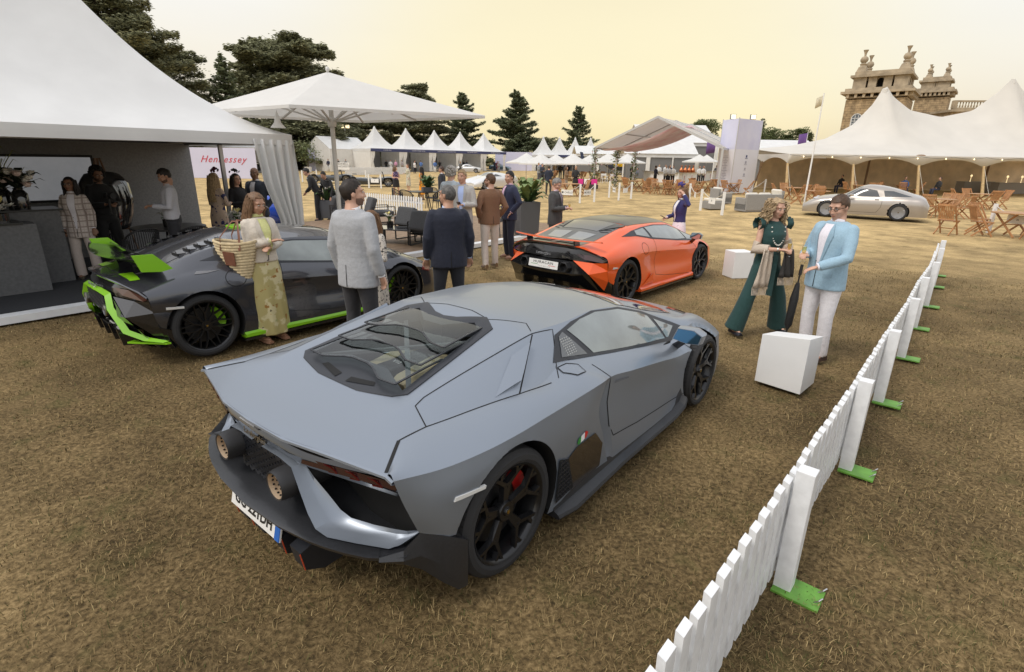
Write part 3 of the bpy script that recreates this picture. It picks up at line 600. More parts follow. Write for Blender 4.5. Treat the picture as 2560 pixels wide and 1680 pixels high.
t = hoarding('lilac wall panel with dark back-to-back letter logo',(atY(772,400,84).x,84,0),(atY(868,400,84).x,84,0),3.2,LIL,'EB',NAVY,1.3)
hoarding('plain lilac hoarding right of the navy-banded tents',(atY(1238,400,108).x,108,0),(atY(1330,400,108).x,108,0),3.4)
hoarding('small white sign board with grey lettering above the low fence',(atY(842,400,60).x,60,0),(atY(872,400,60).x,60,0),.75,WHITEP,'BARBELL\nMANCHESTER',mat('sign_grey',(.25,.25,.25),.6),.26,.75)
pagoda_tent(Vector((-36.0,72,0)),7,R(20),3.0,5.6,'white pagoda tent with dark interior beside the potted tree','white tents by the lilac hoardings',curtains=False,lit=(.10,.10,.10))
def lorry(label,x,Y,w_):
    t = thing('lorry',label,'lorry',(x,Y,0));MB().box((0,0,2.6),(w_,2.4,2.8)).build('box_body',mat('lorry_white',(.62,.60,.56),.6),t);MB().box((0,-1.21,2.6),(3.2,.02,2.5)).build('roller_door',mat('lorry_grey',(.25,.26,.27),.6),t)
    for s in (-1,1):MB().box((s*1.65,-1.22,2.6),(.12,.03,2.7)).build('red_edge',mat('lorry_red',(.35,.06,.03),.6),t)
    for s in (-.3,.3):MB().tube([(w_*s,-1.1,.5),(w_*s,1.1,.5)],.5,16).build('wheel',RUBBER,t)
lorry('pale box lorry with grey roller door behind the lilac hoarding',atY(590,400,76).x,76,9)
def banner_tower():
    c0 = G(1795,462);t = thing('banner_tower','tall white and lilac three-sided banner tower topped by two floodlights','sign',(20.2,40.5,0));W1 = mat('banner_white',(.70,.70,.76),.6,var=.03,vscale=.7);W2 = mat('banner_lilac',(.55,.55,.73),.6,col2=(.66,.66,.78),vscale=.6)
    a,b,c = atY(1806,320,41.5),atY(1846,318,39.5),atY(1905,320,41.5);H_ = 5.0;o = Vector((20.2,40.5,0));pts = [Vector((p.x,p.y,0))-o for p in (a,b,c)]
    for i,(p,q) in enumerate(((pts[0],pts[1]),(pts[1],pts[2]))):
        for z0,z1,m in ((.0,3.0,W1),(3.0,H_,W2)):MB().add([(p.x,p.y,z0),(q.x,q.y,z0),(q.x,q.y,z1),(p.x,p.y,z1)],[(0,1,2,3)]).build('banner_face',m,t,solid=.03)
    MB().add([(pts[2].x,pts[2].y,0),(pts[0].x,pts[0].y,0),(pts[0].x,pts[0].y,H_),(pts[2].x,pts[2].y,H_)],[(0,1,2,3)]).build('banner_face',W1,t,solid=.03)
    for p in pts:MB().tube([p,p+Vector((0,0,H_+.06))],.035,8).build('truss_leg',ALU,t)
    PRT = mat('print_grey',(.35,.35,.42),.6);PN = mat('print_navy',(.06,.08,.2),.6);p,q = pts[0],pts[1];dd = (q-p).normalized();nn = Vector((dd.y,-dd.x,0));lines = MB()
    for i in range(16):lines.box(p+(q-p)*.5+nn*.03+Vector((0,0,2.55-i*.11)),(.45+.25*math.sin(i*2.3),.006,.03),rz=math.atan2(dd.y,dd.x))
    tag(lines.build('printed_lines',PRT,t),kind='stuff');p,q = pts[1],pts[2];dd = (q-p).normalized();nn = Vector((dd.y,-dd.x,0))
    for i,(sz,m) in enumerate(((.16,PN),(.18,PRT),(.12,PRT),(.15,PRT))):
        c_ = p+(q-p)*.5+nn*.03+Vector((0,0,2.55-.42*i));g = MB();g.box(c_,(sz*1.1,.006,sz),rz=math.atan2(dd.y,dd.x));g.box(c_-Vector((0,0,sz*.85)),(sz*2.2,.006,.035),rz=math.atan2(dd.y,dd.x));g.build('printed_logo',m,t)
    for k in (.35,1.45):
        pp = pts[0].lerp(pts[2],.22 if k < 1 else .72);f = MB().box(pp+Vector((0,-.1,H_+.24)),(.38,.16,.34)).build('floodlight',mat('lamp_housing',(.2,.2,.2),.5),t);MB().box(pp+Vector((0,-.185,H_+.24)),(.32,.01,.28)).build('lamp_glass',mat('lit_floodlight',(1,.9,.7),.3,emit=((1,.75,.42),1.6)),f)
banner_tower()
def flagpole(label,px,Y,top_py,col,wf,hf,name='flag',droop=True):
    g = atY(px,400,Y);zt = atY(px,top_py,Y).z;t = thing('flagpole',label,'flag',(g.x,g.y,0));MB().tube([(0,0,0),(0,0,zt)],[.05,.03],8).build('pole',WHITEP,t,smooth=50)
    rows = [[(-wf*u*(1 if droop else .2),.05*math.sin(u*6),zt-.1-hf*v-.15*u) for u in np.linspace(0,1,8)] for v in (0,.5,1)];MB().grid(rows).build('flag',col,t,smooth=80,solid=.01)
PUR = mat('flag_purple',(.13,.06,.22),.7)
flagpole('purple flag on a thin white pole left of the pole tent',2008,60,330,PUR,.9,1.9);flagpole('purple pennant on a white pole under the gable canopy',1785,62,350,PUR,1.0,1.2)
flagpole('slim white pole with a small cream pennant beside the pole tent',2030,30,232,mat('flag_cream',(.85,.80,.66),.8,trans=.6),.35,.5)
def light_mast():
    g = atY(868,400,90);zt = atY(868,318,90).z;t = thing('light_mast','slim mast with two lit floodlights above the gable tent','lamp',(g.x,g.y,0));MB().tube([(0,0,0),(0,0,zt)],.06,8).build('pole',ALU,t)
    for s in (-1,1):MB().box((s*.45,0,zt+.1),(.5,.3,.45)).build('lamp',mat('lit_floodlight'),t)
light_mast()
def small_parasol(px,py,Y,r,lab,grp):
    g = atY(px,400,Y);z = atY(px,py,Y).z;t = thing('small_parasol',lab,'parasol',(g.x,g.y,0),RND.random(),grp);MB().lathe([(.02,z),(r*.5,z-.28*r),(r,z-.42*r),(r,z-.42*r-.12),(r*.5,z-.30*r),(0,z-.04)],8).build('canopy',mat('parasol_canvas'),t,smooth=25);MB().tube([(0,0,0),(0,0,z-.02)],.03,6).build('pole',ALU,t)
for i,(px,py,Y,r) in enumerate(((1316,382,62,2.4),(1352,384,60,2.4),(1390,386,66,2.3),(1432,384,60,2.4),(1478,385,64,2.4),(1520,383,60,2.2),(1568,384,62,2.2),(1748,386,66,1.9),(1766,387,68,1.9))):
    small_parasol(px,py,Y,r,'white market parasol among the tea tables' if i < 7 else 'cream market parasol beyond the bar','market parasols among the tea tables' if i < 7 else 'market parasols beyond the bar')
# ================================================================ white post-and-picket barrier and the plinths
def fence():
    PW = mat('fence_paint',(.74,.75,.76),.45,var=.07,vscale=14,bump=.06,bscale=40);GP = mat('green_plate',(.12,.30,.04),.5,var=.2,vscale=9)
    a = Vector((1.44,2.24,0));b = Vector((2.46,3.42,0));d = (b-a).normalized();end = Vector((8.35,10.55,0))
    posts = [a-(b-a)*1.02,a,b];pitch = 1.56
    t = thing('picket_barrier','low white picket barrier with square posts on green ground plates','fence',a)
    px = [(1958,1464),(2114,1171),(2195,1003),(2252,893),(2283,819),(2313,765),(2330,716),(2337,688)]
    pts = [G(*q) for q in px];n = Vector((d.y,-d.x,0));first = pts[0]-(pts[1]-pts[0]);pts = [first]+pts
    def pick(s):pass
    H = .70
    pm = None
    for i,p in enumerate(pts):
        dd = (pts[min(i+1,len(pts)-1)]-pts[max(i-1,0)]).normalized();rz = math.atan2(dd.y,dd.x);nn = Vector((dd.y,-dd.x,0))
        if pm is None:
            pm = MB().box((0,0,H/2),(.085,.085,H)).mesh('post',PW);gp = MB().box((.0,0,.006),(.17,.22,.012)).mesh('ground_plate',GP);st = MB().tube([(-.03,-.08,.01),(-.03,-.10,.03),(.0,-.11,.03),(.01,-.10,.01)],.004,6).mesh('staple',CHROME)
        po = link('post',pm,t,bevel=.004);po.location = p-a;po.rotation_euler.z = rz
        q = link('ground_plate',gp,t);q.location = p-a+nn*.07;q.rotation_euler.z = rz
        if i < 4:
            for k in (0,.09):
                s = link('staple',st,q);s.location = (k,0,.0);s.rotation_euler.z = 0
    pk = MB();hw,th,hh = .037,.015,.60
    vs = [(-hw,-th,0),(hw,-th,0),(hw,-th,hh-.012),(-hw,-th,hh-.012),(-hw,th,0),(hw,th,0),(hw,th,hh),(-hw,th,hh)]
    pk.add(vs,[(0,1,2,3),(7,6,5,4),(0,4,5,1),(1,5,6,2),(2,6,7,3),(3,7,4,0)]);pk = pk.mesh('picket',PW)
    for i in range(len(pts)-1):
        p,q = pts[i],pts[i+1];L_ = (q-p).length;dd = (q-p)/L_;nn = Vector((-dd.y,dd.x,0));rz = math.atan2(dd.y,dd.x)
        for z in (.16,.46):
            MB().beam(p-a+nn*.098+Vector((0,0,z)),q-a+nn*.098+Vector((0,0,z)),.02,.05).build('rail',PW,t)
        m = max(4,int(round(L_/.118))) if i < 4 else max(4,int(round(L_/.125)))
        for k in range(m):
            o = link('picket',pk,t);f = p+dd*(L_*(k+.5)/m)+nn*.068-a;o.location = (f.x,f.y,.05+RND.uniform(-.008,.008));o.rotation_euler = (RND.uniform(-.006,.006),RND.uniform(-.008,.008),rz+RND.uniform(-.02,.02))
fence()
def plinth(label,pts,lab):
    pass
def plinths():
    W = mat('plinth_white',(.77,.77,.76),.55,var=.03,vscale=3)
    # near plinth: footprint from three ground corners, front face leans back a little
    A,B_,C_ = G(1886,951),G(1999,987),G(2034,958);w_ = (B_-A);dpt = (C_-B_);Dd = A+dpt
    t = thing('plinth','plain white plinth with sloping top on the grass beside the couple','plinth',A,0,'white display plinths')
    hf,hb = .52,.46;V = [A,B_,B_+dpt,Dd];V = [v-A for v in V];ht = [.50,.56,.50,.44]
    MB().add([tuple(v) for v in V]+[(v.x,v.y,h) for v,h in zip(V,ht)],[(3,2,1,0),(4,5,6,7),(0,1,5,4),(1,2,6,5),(2,3,7,6),(3,0,4,7)]).build('block',W,t,bevel=.004)
    A2 = G(1829,697);t = thing('plinth','white plinth standing behind the woman in dark green','plinth',A2,R(10),'white display plinths')
    MB().box((.22,.2,.25),(.40,.36,.5)).build('block',W,t,bevel=.004)
plinths()
# ================================================================ car building kit
def _crom(P,seg,sharp):
    P = [np.array(p,float) for p in P];K = len(P);T0 = [];T1 = []
    for k in range(K):
        if k == 0:a = b = P[1]-P[0]
        elif k == K-1:a = b = P[k]-P[k-1]
        else:
            d0,d1 = P[k]-P[k-1],P[k+1]-P[k];l0,l1 = np.linalg.norm(d0)+1e-9,np.linalg.norm(d1)+1e-9
            if k in sharp:a,b = d0,d1
            else:
                v = (d0/l0*l1+d1/l1*l0)/(l0+l1);a = v*l0;b = v*l1
        T0.append(a);T1.append(b)
    out = []
    for k in range(K-1):
        n = seg[k]
        for i in range(n):
            t = i/n;t2,t3 = t*t,t*t*t
            out.append((2*t3-3*t2+1)*P[k]+(t3-2*t2+t)*T1[k]+(-2*t3+3*t2)*P[k+1]+(t3-t2)*T0[k+1])
    out.append(P[-1]);return np.array(out)
class Body:
    """half table rows[r][k]=(x,y>=0,z), row 0 at the sill, last row on the centre line"""
    def __init__(s,rows,step=.045,rseg=None,sharp_rows=(),sharp_st=None,bulge=None):
        rows = [[tuple(p) for p in r] for r in rows];K = len(rows[0]);Rn = len(rows);s.bulge = bulge or {}
        seg = [max(2,int(round(max(math.dist(r[k],r[k+1]) for r in rows)/step))) for k in range(K-1)]
        if rseg is None:rseg = [max(3,int(round(max(math.dist(rows[j][k],rows[j+1][k]) for k in range(K))/step))) for j in range(Rn-1)]
        ss = sharp_st or {}
        fine = [_crom(rows[j],seg,ss.get(j,())) for j in range(Rn)]
        S = len(fine[0]);grid = []
        st = np.cumsum([0]+list(rseg))
        for i in range(S):
            pts = [fine[j][i] for j in range(Rn)]
            m = pts[-2]*np.array([1,-1,1])
            c = _crom(pts+[m],list(rseg)+[rseg[-1]],set(sharp_rows))[:st[-1]+1]
            for j,b in s.bulge.items():
                a0,a1 = st[j],st[j+1];ch = pts[j+1]-pts[j];nrm = np.array([0,ch[2],-ch[1]]);nrm /= (np.linalg.norm(nrm)+1e-9)
                bb = float(np.interp(i/(S-1)*(len(b)-1),range(len(b)),b)) if isinstance(b,(list,tuple)) else b
                for q in range(a0+1,a1):
                    u = (q-a0)/(a1-a0);c[q] = c[q]+nrm*(bb*4*u*(1-u))
            c[-1][1] = 0;grid.append(c)
        s.g = np.array(grid);s.S,s.T = s.g.shape[:2];s._bvh()
    def _bvh(s):
        g = s.g;v = [];f = []
        for sg in (1,-1):
            b = len(v);v += [(p[0],sg*p[1],p[2]) for r in g for p in r];T = s.T
            for i in range(s.S-1):
                for j in range(T-1):
                    q = (b+i*T+j,b+i*T+j+1,b+(i+1)*T+j+1,b+(i+1)*T+j);f.append(q if sg > 0 else q[::-1])
        s.bvh = BVHTree.FromPolygons(v,f)
    def arches(s,wheels):
        for cx,cz,ra in wheels:
            d = np.hypot(s.g[:,:,0]-cx,s.g[:,:,2]-cz);side = s.g[:,:,1] > .6
            m = (abs(d-ra) < .026) & side;k = ra/np.maximum(d,1e-6)
            s.g[:,:,0][m] = (cx+(s.g[:,:,0]-cx)*k)[m];s.g[:,:,2][m] = (cz+(s.g[:,:,2]-cz)*k)[m]
        s.wheels = wheels
    def mesh(s,name,m,cut=None,parent=None,ang=26,mats=None,pick=None):
        g = s.g;v = [];f = [];T = s.T;mi = []
        for sg in (1,-1):
            b = len(v);v += [(p[0],sg*p[1],p[2]) for r in g for p in r]
            for i in range(s.S-1):
                for j in range(T-1):
                    c = (g[i,j]+g[i,j+1]+g[i+1,j]+g[i+1,j+1])/4
                    if c[1] > .55 and any(math.hypot(c[0]-cx,c[2]-cz) < ra for cx,cz,ra in s.wheels):continue
                    if cut and cut(c[0],c[1]*1.,c[2]):continue
                    q = (b+i*T+j,b+i*T+j+1,b+(i+1)*T+j+1,b+(i+1)*T+j);f.append(q if sg > 0 else q[::-1])
                    mi.append(pick(c) if pick else 0)
        me = bpy.data.meshes.new(name);me.from_pydata(v,[],f);me.polygons.foreach_set('material_index',mi)
        for q in ([m]+(mats or [])):me.materials.append(q)
        bm = bmesh.new();bm.from_mesh(me);bmesh.ops.remove_doubles(bm,verts=bm.verts,dist=2e-4);bm.to_mesh(me);bm.free()
        me.polygons.foreach_set('use_smooth',[True]*len(me.polygons));me.set_sharp_from_angle(angle=R(ang));me.update()
        return link(name,me,parent)
    def hit(s,a,b,pl,sg=1):
        if pl == 'side':o,d = Vector((a,3*sg,b)),Vector((0,-sg,0))
        elif pl == 'top':o,d = Vector((a,b,3)),Vector((0,0,-1))
        elif pl == 'rear':o,d = Vector((-4,a,b)),Vector((1,0,0))
        else:o,d = Vector((8,a,b)),Vector((-1,0,0))
        l,n,i,_ = s.bvh.ray_cast(o,d)
        if l is None:
            e = {'side':Vector((a,.9*sg,b)),'top':Vector((a,b,.7)),'rear':Vector((-.6,a,b)),'front':Vector((3.5,a,b))}[pl]
            l,n,i,_ = s.bvh.find_nearest(e)
        if n.dot(d) > 0:n = -n
        return l,n
    def patch(s,name,poly,pl,m,parent,sg=1,off=.004,res=.04,both=False,thick=0.,bump=None,smooth=35):
        res_o = None
        for q in ((1,-1) if both else (sg,)):
            mb = MB()
            pts = poly if pl in ('side',) or q == 1 or not both else [(a,-b) if pl == 'top' else (-a,b) for a,b in poly]
            bm = bmesh.new();vs = [bm.verts.new((a,b,0)) for a,b in pts];bm.faces.new(vs)
            for ax in (0,1):
                lo = min(p[ax] for p in pts);hi = max(p[ax] for p in pts);n = int((hi-lo)/res)
                for i in range(1,n+1):
                    c = [0,0,0];c[ax] = lo+(hi-lo)*i/(n+1);nn = [0,0,0];nn[ax] = 1
                    bmesh.ops.bisect_plane(bm,geom=bm.verts[:]+bm.edges[:]+bm.faces[:],plane_co=c,plane_no=nn)
            bmesh.ops.triangulate(bm,faces=bm.faces[:]);bm.verts.index_update();out = [];outn = []
            for v in bm.verts:
                l,n = s.hit(v.co.x,v.co.y,pl,q);out.append(l+n*(off+(bump(v.co.x,v.co.y) if bump else 0)));outn.append(l-n*.01)
            fs = [tuple(v.index for v in f.verts) for f in bm.faces];n0 = len(out)
            if thick:
                ed = [(e.verts[0].index,e.verts[1].index) for e in bm.edges if len(e.link_faces) == 1]
                fs = fs+[(a,b,n0+b,n0+a) for a,b in ed];out = out+outn
            mb.add(out,fs);bm.free()
            me = mb.mesh(name,m,None);bm = bmesh.new();bm.from_mesh(me);bmesh.ops.recalc_face_normals(bm,faces=bm.faces);bm.to_mesh(me);bm.free()
            me.polygons.foreach_set('use_smooth',[True]*len(me.polygons));me.set_sharp_from_angle(angle=R(smooth))
            res_o = link(name,me,parent)
        return res_o
    def gap(s,parent,pts,pl,wd=.007,both=False,off=.0015,name='panel_gap',m=None,sg=1):
        for q in ((1,-1) if both else (sg,)):
            mb = MB();pp = pts if pl == 'side' or q == 1 else [(a,-b) if pl == 'top' else (-a,b) for a,b in pts]
            if pl != 'side' and not both:pp = pts
            s.line(mb,pp,pl,wd,q,off);mb.build(name,m or DARKVOID,parent)
    def line(s,mb,pts,pl,wd=.007,sg=1,off=.0015,step=.035,both=False):
        for q in ((1,-1) if both else (sg,)):
            pp = pts if pl == 'side' or q == 1 or not both else [(a,-b) if pl == 'top' else (-a,b) for a,b in pts]
            fine = []
            for (a,b),(c,d) in zip(pp,pp[1:]):
                n = max(1,int(math.hypot(c-a,d-b)/step));fine += [(a+(c-a)*i/n,b+(d-b)*i/n) for i in range(n)]
            fine.append(pp[-1]);H = [s.hit(a,b,pl,q) for a,b in fine];L_,R_ = [],[]
            for i,(l,n) in enumerate(H):
                t = H[min(i+1,len(H)-1)][0]-H[max(i-1,0)][0];sd = t.cross(n)
                if sd.length < 1e-9:sd = Vector((0,0,1))
                sd = sd.normalized()*(wd/2);L_.append(l+n*off+sd);R_.append(l+n*off-sd)
            mb.grid([L_,R_])
    def arch_lips(s,m,parent,depth=.2,name='wheel_arch_liner',off=0.):
        for cx,cz,ra in s.wheels:
            for sg in (1,-1):
                mb = MB();o,i_,i2 = [],[],[]
                for k in range(41):
                    t = R(-28)+R(236)*k/40;x,z = cx+(ra+.008)*math.cos(t),cz+(ra+.008)*math.sin(t)
                    if z < .12:continue
                    l,n = s.hit(x,z,'side',sg)
                    o.append((cx+(ra-.002)*math.cos(t),l.y,cz+(ra-.002)*math.sin(t)));i_.append((cx+(ra+.01)*math.cos(t),l.y-sg*(depth+.18),cz+(ra+.01)*math.sin(t)))
                mb.grid([o,i_]);y = sg*.5;mb.add([(cx,y,cz)]+[(p[0],p[1],p[2]) for p in i_],[(0,k+1,k+2) for k in range(len(i_)-1)])
                mb.build(name,m,parent,smooth=60)
def ribbon_panel(rows):return MB().grid(rows)
def wheel(parent,c,r,wd,sg,spokes,folds,rimr,rimm,calm,lip=None,sw=.022,capm=None,disc=True,name='wheel',cal_a=150,hub=.055):
    """one wheel: tyre > tread, rim spokes, disc, caliper, centre cap; c = centre, sg = outward side"""
    e = bpy.data.objects.new(name,None);COL.objects.link(e);e.parent = parent;e.location = c;e.empty_display_size = .1
    y1 = sg*wd/2
    def Y(v):return y1-sg*v # depth behind the outer face
    mb = MB();h = r-rimr
    prof = [(rimr-.004,Y(.03)),(rimr+.004,Y(.008)),(rimr+h*.3,Y(-.004)),(rimr+h*.62,Y(-.002)),(r-.022,Y(.008)),(r-.006,Y(.022)),(r,Y(.045)),(r,Y(wd/2-.006)),(r-.007,Y(wd/2-.004)),(r-.007,Y(wd/2+.004)),(r,Y(wd/2+.006)),(r,Y(wd-.045)),(r-.006,Y(wd-.022)),(rimr+.01,Y(wd-.01)),(rimr-.01,Y(wd-.03))]
    mb.lathe(prof,64,axis='y');t = mb.build('tyre',RUBBER,e,smooth=30)
    tm = MB()
    for k in range(60):
        a = 2*PI*k/60
        for q0,q1 in ((.02,wd*.30),(wd*.36,wd*.46)):
            dx = .012
            tm.quad(*[((r+.001)*math.cos(a+b),Y(q),(r+.001)*math.sin(a+b)) for q,b in ((q0,0),(q0,dx),(q1,dx+.03),(q1,.03))])
    tag(tm.build('tread_groove',DARKVOID,t),kind='stuff')
    mb = MB();mb.lathe([(rimr-.03,Y(.10)),(rimr-.018,Y(.03)),(rimr-.012,Y(.014)),(rimr+.003,Y(.004)),(rimr+.006,Y(.010)),(rimr+.002,Y(.03))],64,axis='y')
    mb.lathe([(rimr-.02,Y(.05)),(rimr-.035,Y(wd*.6)),(rimr-.03,Y(wd-.03))],40,axis='y')
    rim = mb.build('rim',rimm,e,smooth=40)
    mb = MB()
    for k in range(folds):
        a = 2*PI*k/folds+PI/2
        for (r0,a0,d0,r1,a1,d1,w0,w1) in spokes:
            A = Vector((r0*rimr*math.cos(a+a0),Y(d0),r0*rimr*math.sin(a+a0)));B = Vector((r1*rimr*math.cos(a+a1),Y(d1),r1*rimr*math.sin(a+a1)))
            d = (B-A).normalized();sd = d.cross(Vector((0,1,0))).normalized();vs = []
            for P_,ww in ((A,w0),(B,w1)):
                vs += [P_-sd*ww*.5,P_+sd*ww*.5,P_+sd*ww*.85-Vector((0,sg*.028,0)),P_-sd*ww*.85-Vector((0,sg*.028,0))]
            mb.add(vs,[(0,1,5,4),(1,2,6,5),(2,3,7,6),(3,0,4,7),(0,1,2,3),(4,5,6,7)])
    mb.build('spokes',rimm,rim,merge=True)
    mb = MB();mb.lathe([(0,Y(.028)),(hub*.45,Y(.026)),(hub*.5,Y(.034)),(hub,Y(.032)),(hub*1.15,Y(.05)),(hub*1.2,Y(.09))],24,axis='y');mb.build('hub',rimm,rim,smooth=35)
    mb = MB();mb.lathe([(0,Y(.022)),(hub*.34,Y(.023)),(hub*.4,Y(.03))],16,axis='y');mb.build('centre_cap',capm or GLOSSBLACK,rim,smooth=40)
    mb = MB();s_ = hub*.2
    mb.prism([(-s_,s_),(s_,s_),(s_*.8,-s_*.2),(0,-s_*1.2),(-s_*.8,-s_*.2)],Y(.0215),Y(.0235),lambda p,q:(p[0],q,p[1]));mb.build('badge',mat('badge_gold',(.5,.34,.08),.35,metal=1),rim)
    if disc:
        mb = MB();mb.lathe([(.05,Y(.11)),(rimr*.72,Y(.11)),(rimr*.72,Y(.14)),(.05,Y(.14))],40,axis='y');mb.build('brake_disc',mat('disc_steel',(.06,.06,.062),.4,metal=.8),e,smooth=30)
        mb = MB()
        for k in range(8):
            pass
        a0,a1 = R(cal_a-34),R(cal_a+34);n = 8;rs = []
        for k in range(n+1):
            a = a0+(a1-a0)*k/n;f = .6 if k in (0,n) else 1
            ri,ro = rimr*(.70-.16*f),rimr*(.70+.12*f)
            rs.append([(ri*math.cos(a),Y(.10),ri*math.sin(a)),(ro*math.cos(a),Y(.075+.01*(k % 3 == 1)),ro*math.sin(a)),(ro*math.cos(a),Y(.16),ro*math.sin(a)),(ri*math.cos(a),Y(.16),ri*math.sin(a))])
        mb.rings(rs);mb.build('brake_caliper',calm,e,smooth=35)
    return e
def mirror_unit(parent,base,head,sg,m,armm,size=(.11,.20,.13),glass=None):
    mb = MB();hx,hy,hz = size;h = Vector(head)
    pr = [(-hy*.5,-.35*hz),(-hy*.35,.45*hz),(hy*.2,.5*hz),(hy*.5,.2*hz),(hy*.42,-.4*hz),(0,-.5*hz)]
    rs = []
    for t,k in ((-.5,.93),(-.1,1.),(.3,.82),(.5,.4)):
        rs.append([(h.x+t*hx*1.6,h.y+sg*p[0]*k,h.z+p[1]*k) for p in pr])
    mb.rings(rs);e = mb.build('door_mirror',m,parent,smooth=30,merge=True)
    mb = MB();mb.tube([base,(Vector(base)+h)/2+Vector((0,0,-.01)),h+Vector((0,-sg*hy*.3,-hz*.3))],[(.018,.035),(.014,.03),(.016,.03)],8);mb.build('mirror_arm',armm,e,smooth=40)
    mb = MB();x = h.x-.5*hx*1.6-.002;mb.quad(*[(x,h.y+sg*p[0]*.86,h.z+p[1]*.86) for p in pr]);mb.build('mirror_glass',glass or mat('mirror_glass',(.55,.62,.7),.03,metal=1),e)
    return e
def sect(ys,fn,name,m,parent,smooth=25,both=True):
    rows = []
    for y in ([-q for q in ys[::-1] if q > 0]+list(ys) if both else ys):rows.append([Vector((p[0],y,p[1])) for p in fn(abs(y))])
    return MB().grid(rows).build(name,m,parent,smooth=smooth,merge=True)
def facets(name,V,F,m,parent,sg=1,smooth=None):return MB().add([(x,sg*y,z) for x,y,z in V],F).build(name,m,parent,smooth=smooth)
# ================================================================ satin blue-grey wedge supercar
def aventador():
    t = thing('supercar','satin blue-grey wedge-shaped supercar with louvred glass engine cover and twin exhausts','sports car',(-.76686,2.97797,0),R(50.742),'supercars on display')
    P = mat('satin_blue_grey',(.255,.287,.335),.36,metal=.55,coat=.15)
    CF = mat('carbon_dark',(.022,.023,.026),.4,var=.12,vscale=90,coat=.1);SB = mat('satin_black',(.018,.02,.026),.42)
    R0 = [(-.555,.93,.535),(-.46,.975,.485),(-.36,1.,.43),(0,1.,.2),(.3,1.,.15),(.6,.99,.15),(1.05,.985,.17),(1.065,.975,.17),(1.13,.985,.17),(1.4,.985,.165),(1.8,.985,.16),(2.25,.98,.16),(2.7,1.,.16),(3.1,.97,.16),(3.45,.85,.15),(3.65,.6,.15)]
    R1 = [(-.60,.935,.64),(-.48,.985,.60),(-.27,1.015,.57),(0,1.03,.48),(.3,1.02,.42),(.6,1.005,.42),(.965,.985,.40),(.985,.895,.40),(1.10,.965,.38),(1.4,.955,.37),(1.8,.955,.35),(2.25,.965,.31),(2.7,1.,.35),(3.1,.98,.35),(3.45,.86,.3),(3.68,.6,.25)]
    R1b = [(-.64,.93,.75),(-.47,.99,.735),(-.22,1.025,.72),(0,1.035,.68),(.32,1.025,.62),(.6,1.01,.62),(.885,.985,.63),(.91,.875,.63),(1.065,.945,.61),(1.4,.94,.57),(1.8,.94,.52),(2.25,.955,.46),(2.7,1.,.5),(3.1,.97,.48),(3.45,.84,.42),(3.7,.58,.35)]
    R2 = [(-.67,.925,.853),(-.45,.98,.83),(-.2,1.012,.82),(0,1.018,.815),(.3,1.01,.81),(.6,.995,.80),(1.0,.965,.785),(1.03,.957,.78),(1.07,.95,.775),(1.4,.95,.725),(1.8,.95,.665),(2.25,.955,.60),(2.7,.985,.61),(3.1,.96,.57),(3.45,.83,.5),(3.71,.56,.43)]
    R3 = [(-.665,.88,.862),(-.48,.76,.895),(-.2,.76,.905),(0,.80,.91),(.25,.84,.905),(.5,.83,.895),(.72,.785,.925),(.80,.78,.925),(1.,.79,.897),(1.4,.815,.835),(1.8,.835,.765),(2.28,.84,.69),(2.7,.82,.755),(3.1,.77,.705),(3.45,.66,.58),(3.72,.45,.47)]
    R4 = [(-.74,.55,.875),(-.5,.56,.90),(-.22,.57,.96),(0,.58,1.),(.3,.59,1.05),(.5,.6,1.08),(.66,.605,1.10),(.75,.61,1.103),(.95,.62,1.10),(1.4,.6,1.095),(1.8,.6,1.035),(2.25,.645,.90),(2.75,.7,.775),(3.1,.62,.72),(3.45,.5,.61),(3.73,.35,.49)]
    R5 = [(-.80,.3,.882),(-.53,.32,.893),(-.25,.34,.94),(0,.34,1.),(.3,.34,1.07),(.48,.34,1.11),(.64,.34,1.14),(.75,.33,1.148),(1.,.32,1.15),(1.4,.32,1.145),(1.8,.33,1.09),(2.3,.36,.965),(2.8,.38,.82),(3.12,.35,.745),(3.46,.3,.63),(3.74,.2,.5)]
    R6 = [(-.815,0,.885),(-.55,0,.89),(-.27,0,.93),(0,0,1.),(.3,0,1.075),(.48,0,1.12),(.64,0,1.155),(.75,0,1.162),(1.,0,1.165),(1.4,0,1.16),(1.8,0,1.105),(2.3,0,.98),(2.8,0,.835),(3.12,0,.755),(3.46,0,.64),(3.75,0,.51)]
    B = Body([R0,R1,R1b,R2,R3,R4,R5,R6],.03,sharp_rows=(3,4,5),sharp_st={0:(6,7,8),1:(6,7,8),2:(6,7,8)},bulge={3:[.018,.02,.02,.01,.006,.006,.012,.02],4:[.0,.01,.012,.015,.012,.01],5:[0,0,0,.004,.006]})
    B.arches([(0,.365,.395),(2.7,.34,.37)])
    inner = [(-.10,0),(-.10,.17),(-.21,.43),(.45,.355),(.52,.26),(.40,.085),(.40,0)]
    fullin = inner+[(a,-b) for a,b in inner[::-1]]
    def inpoly(x,y,p):
        c = False
        for (a,b),(a2,b2) in zip(p,p[1:]+p[:1]):
            if (b > y) != (b2 > y) and x < (a2-a)*(y-b)/(b2-b)+a:c = not c
        return c
    halo = [(-.12,0),(-.12,.18),(-.23,.45),(.46,.375),(.54,.27),(.43,.095),(.43,0)];halo = halo+[(a,-b) for a,b in halo[::-1]]
    winp = [(.80,.915),(.93,1.035),(1.2,1.085),(1.75,1.03),(2.2,.87),(2.45,.735),(2.25,.715),(1.5,.82)]
    B.mesh('body',P,lambda x,y,z:z > .8 and inpoly(x,y,halo),t,ang=20)
    B.arch_lips(DARKVOID,t)
    # --- panel gaps
    GAP = DARKVOID
    B.gap(t,[(1.135,.33),(1.085,.42),(1.06,.6),(1.07,.775),(.98,.865)],'side',.008,True)
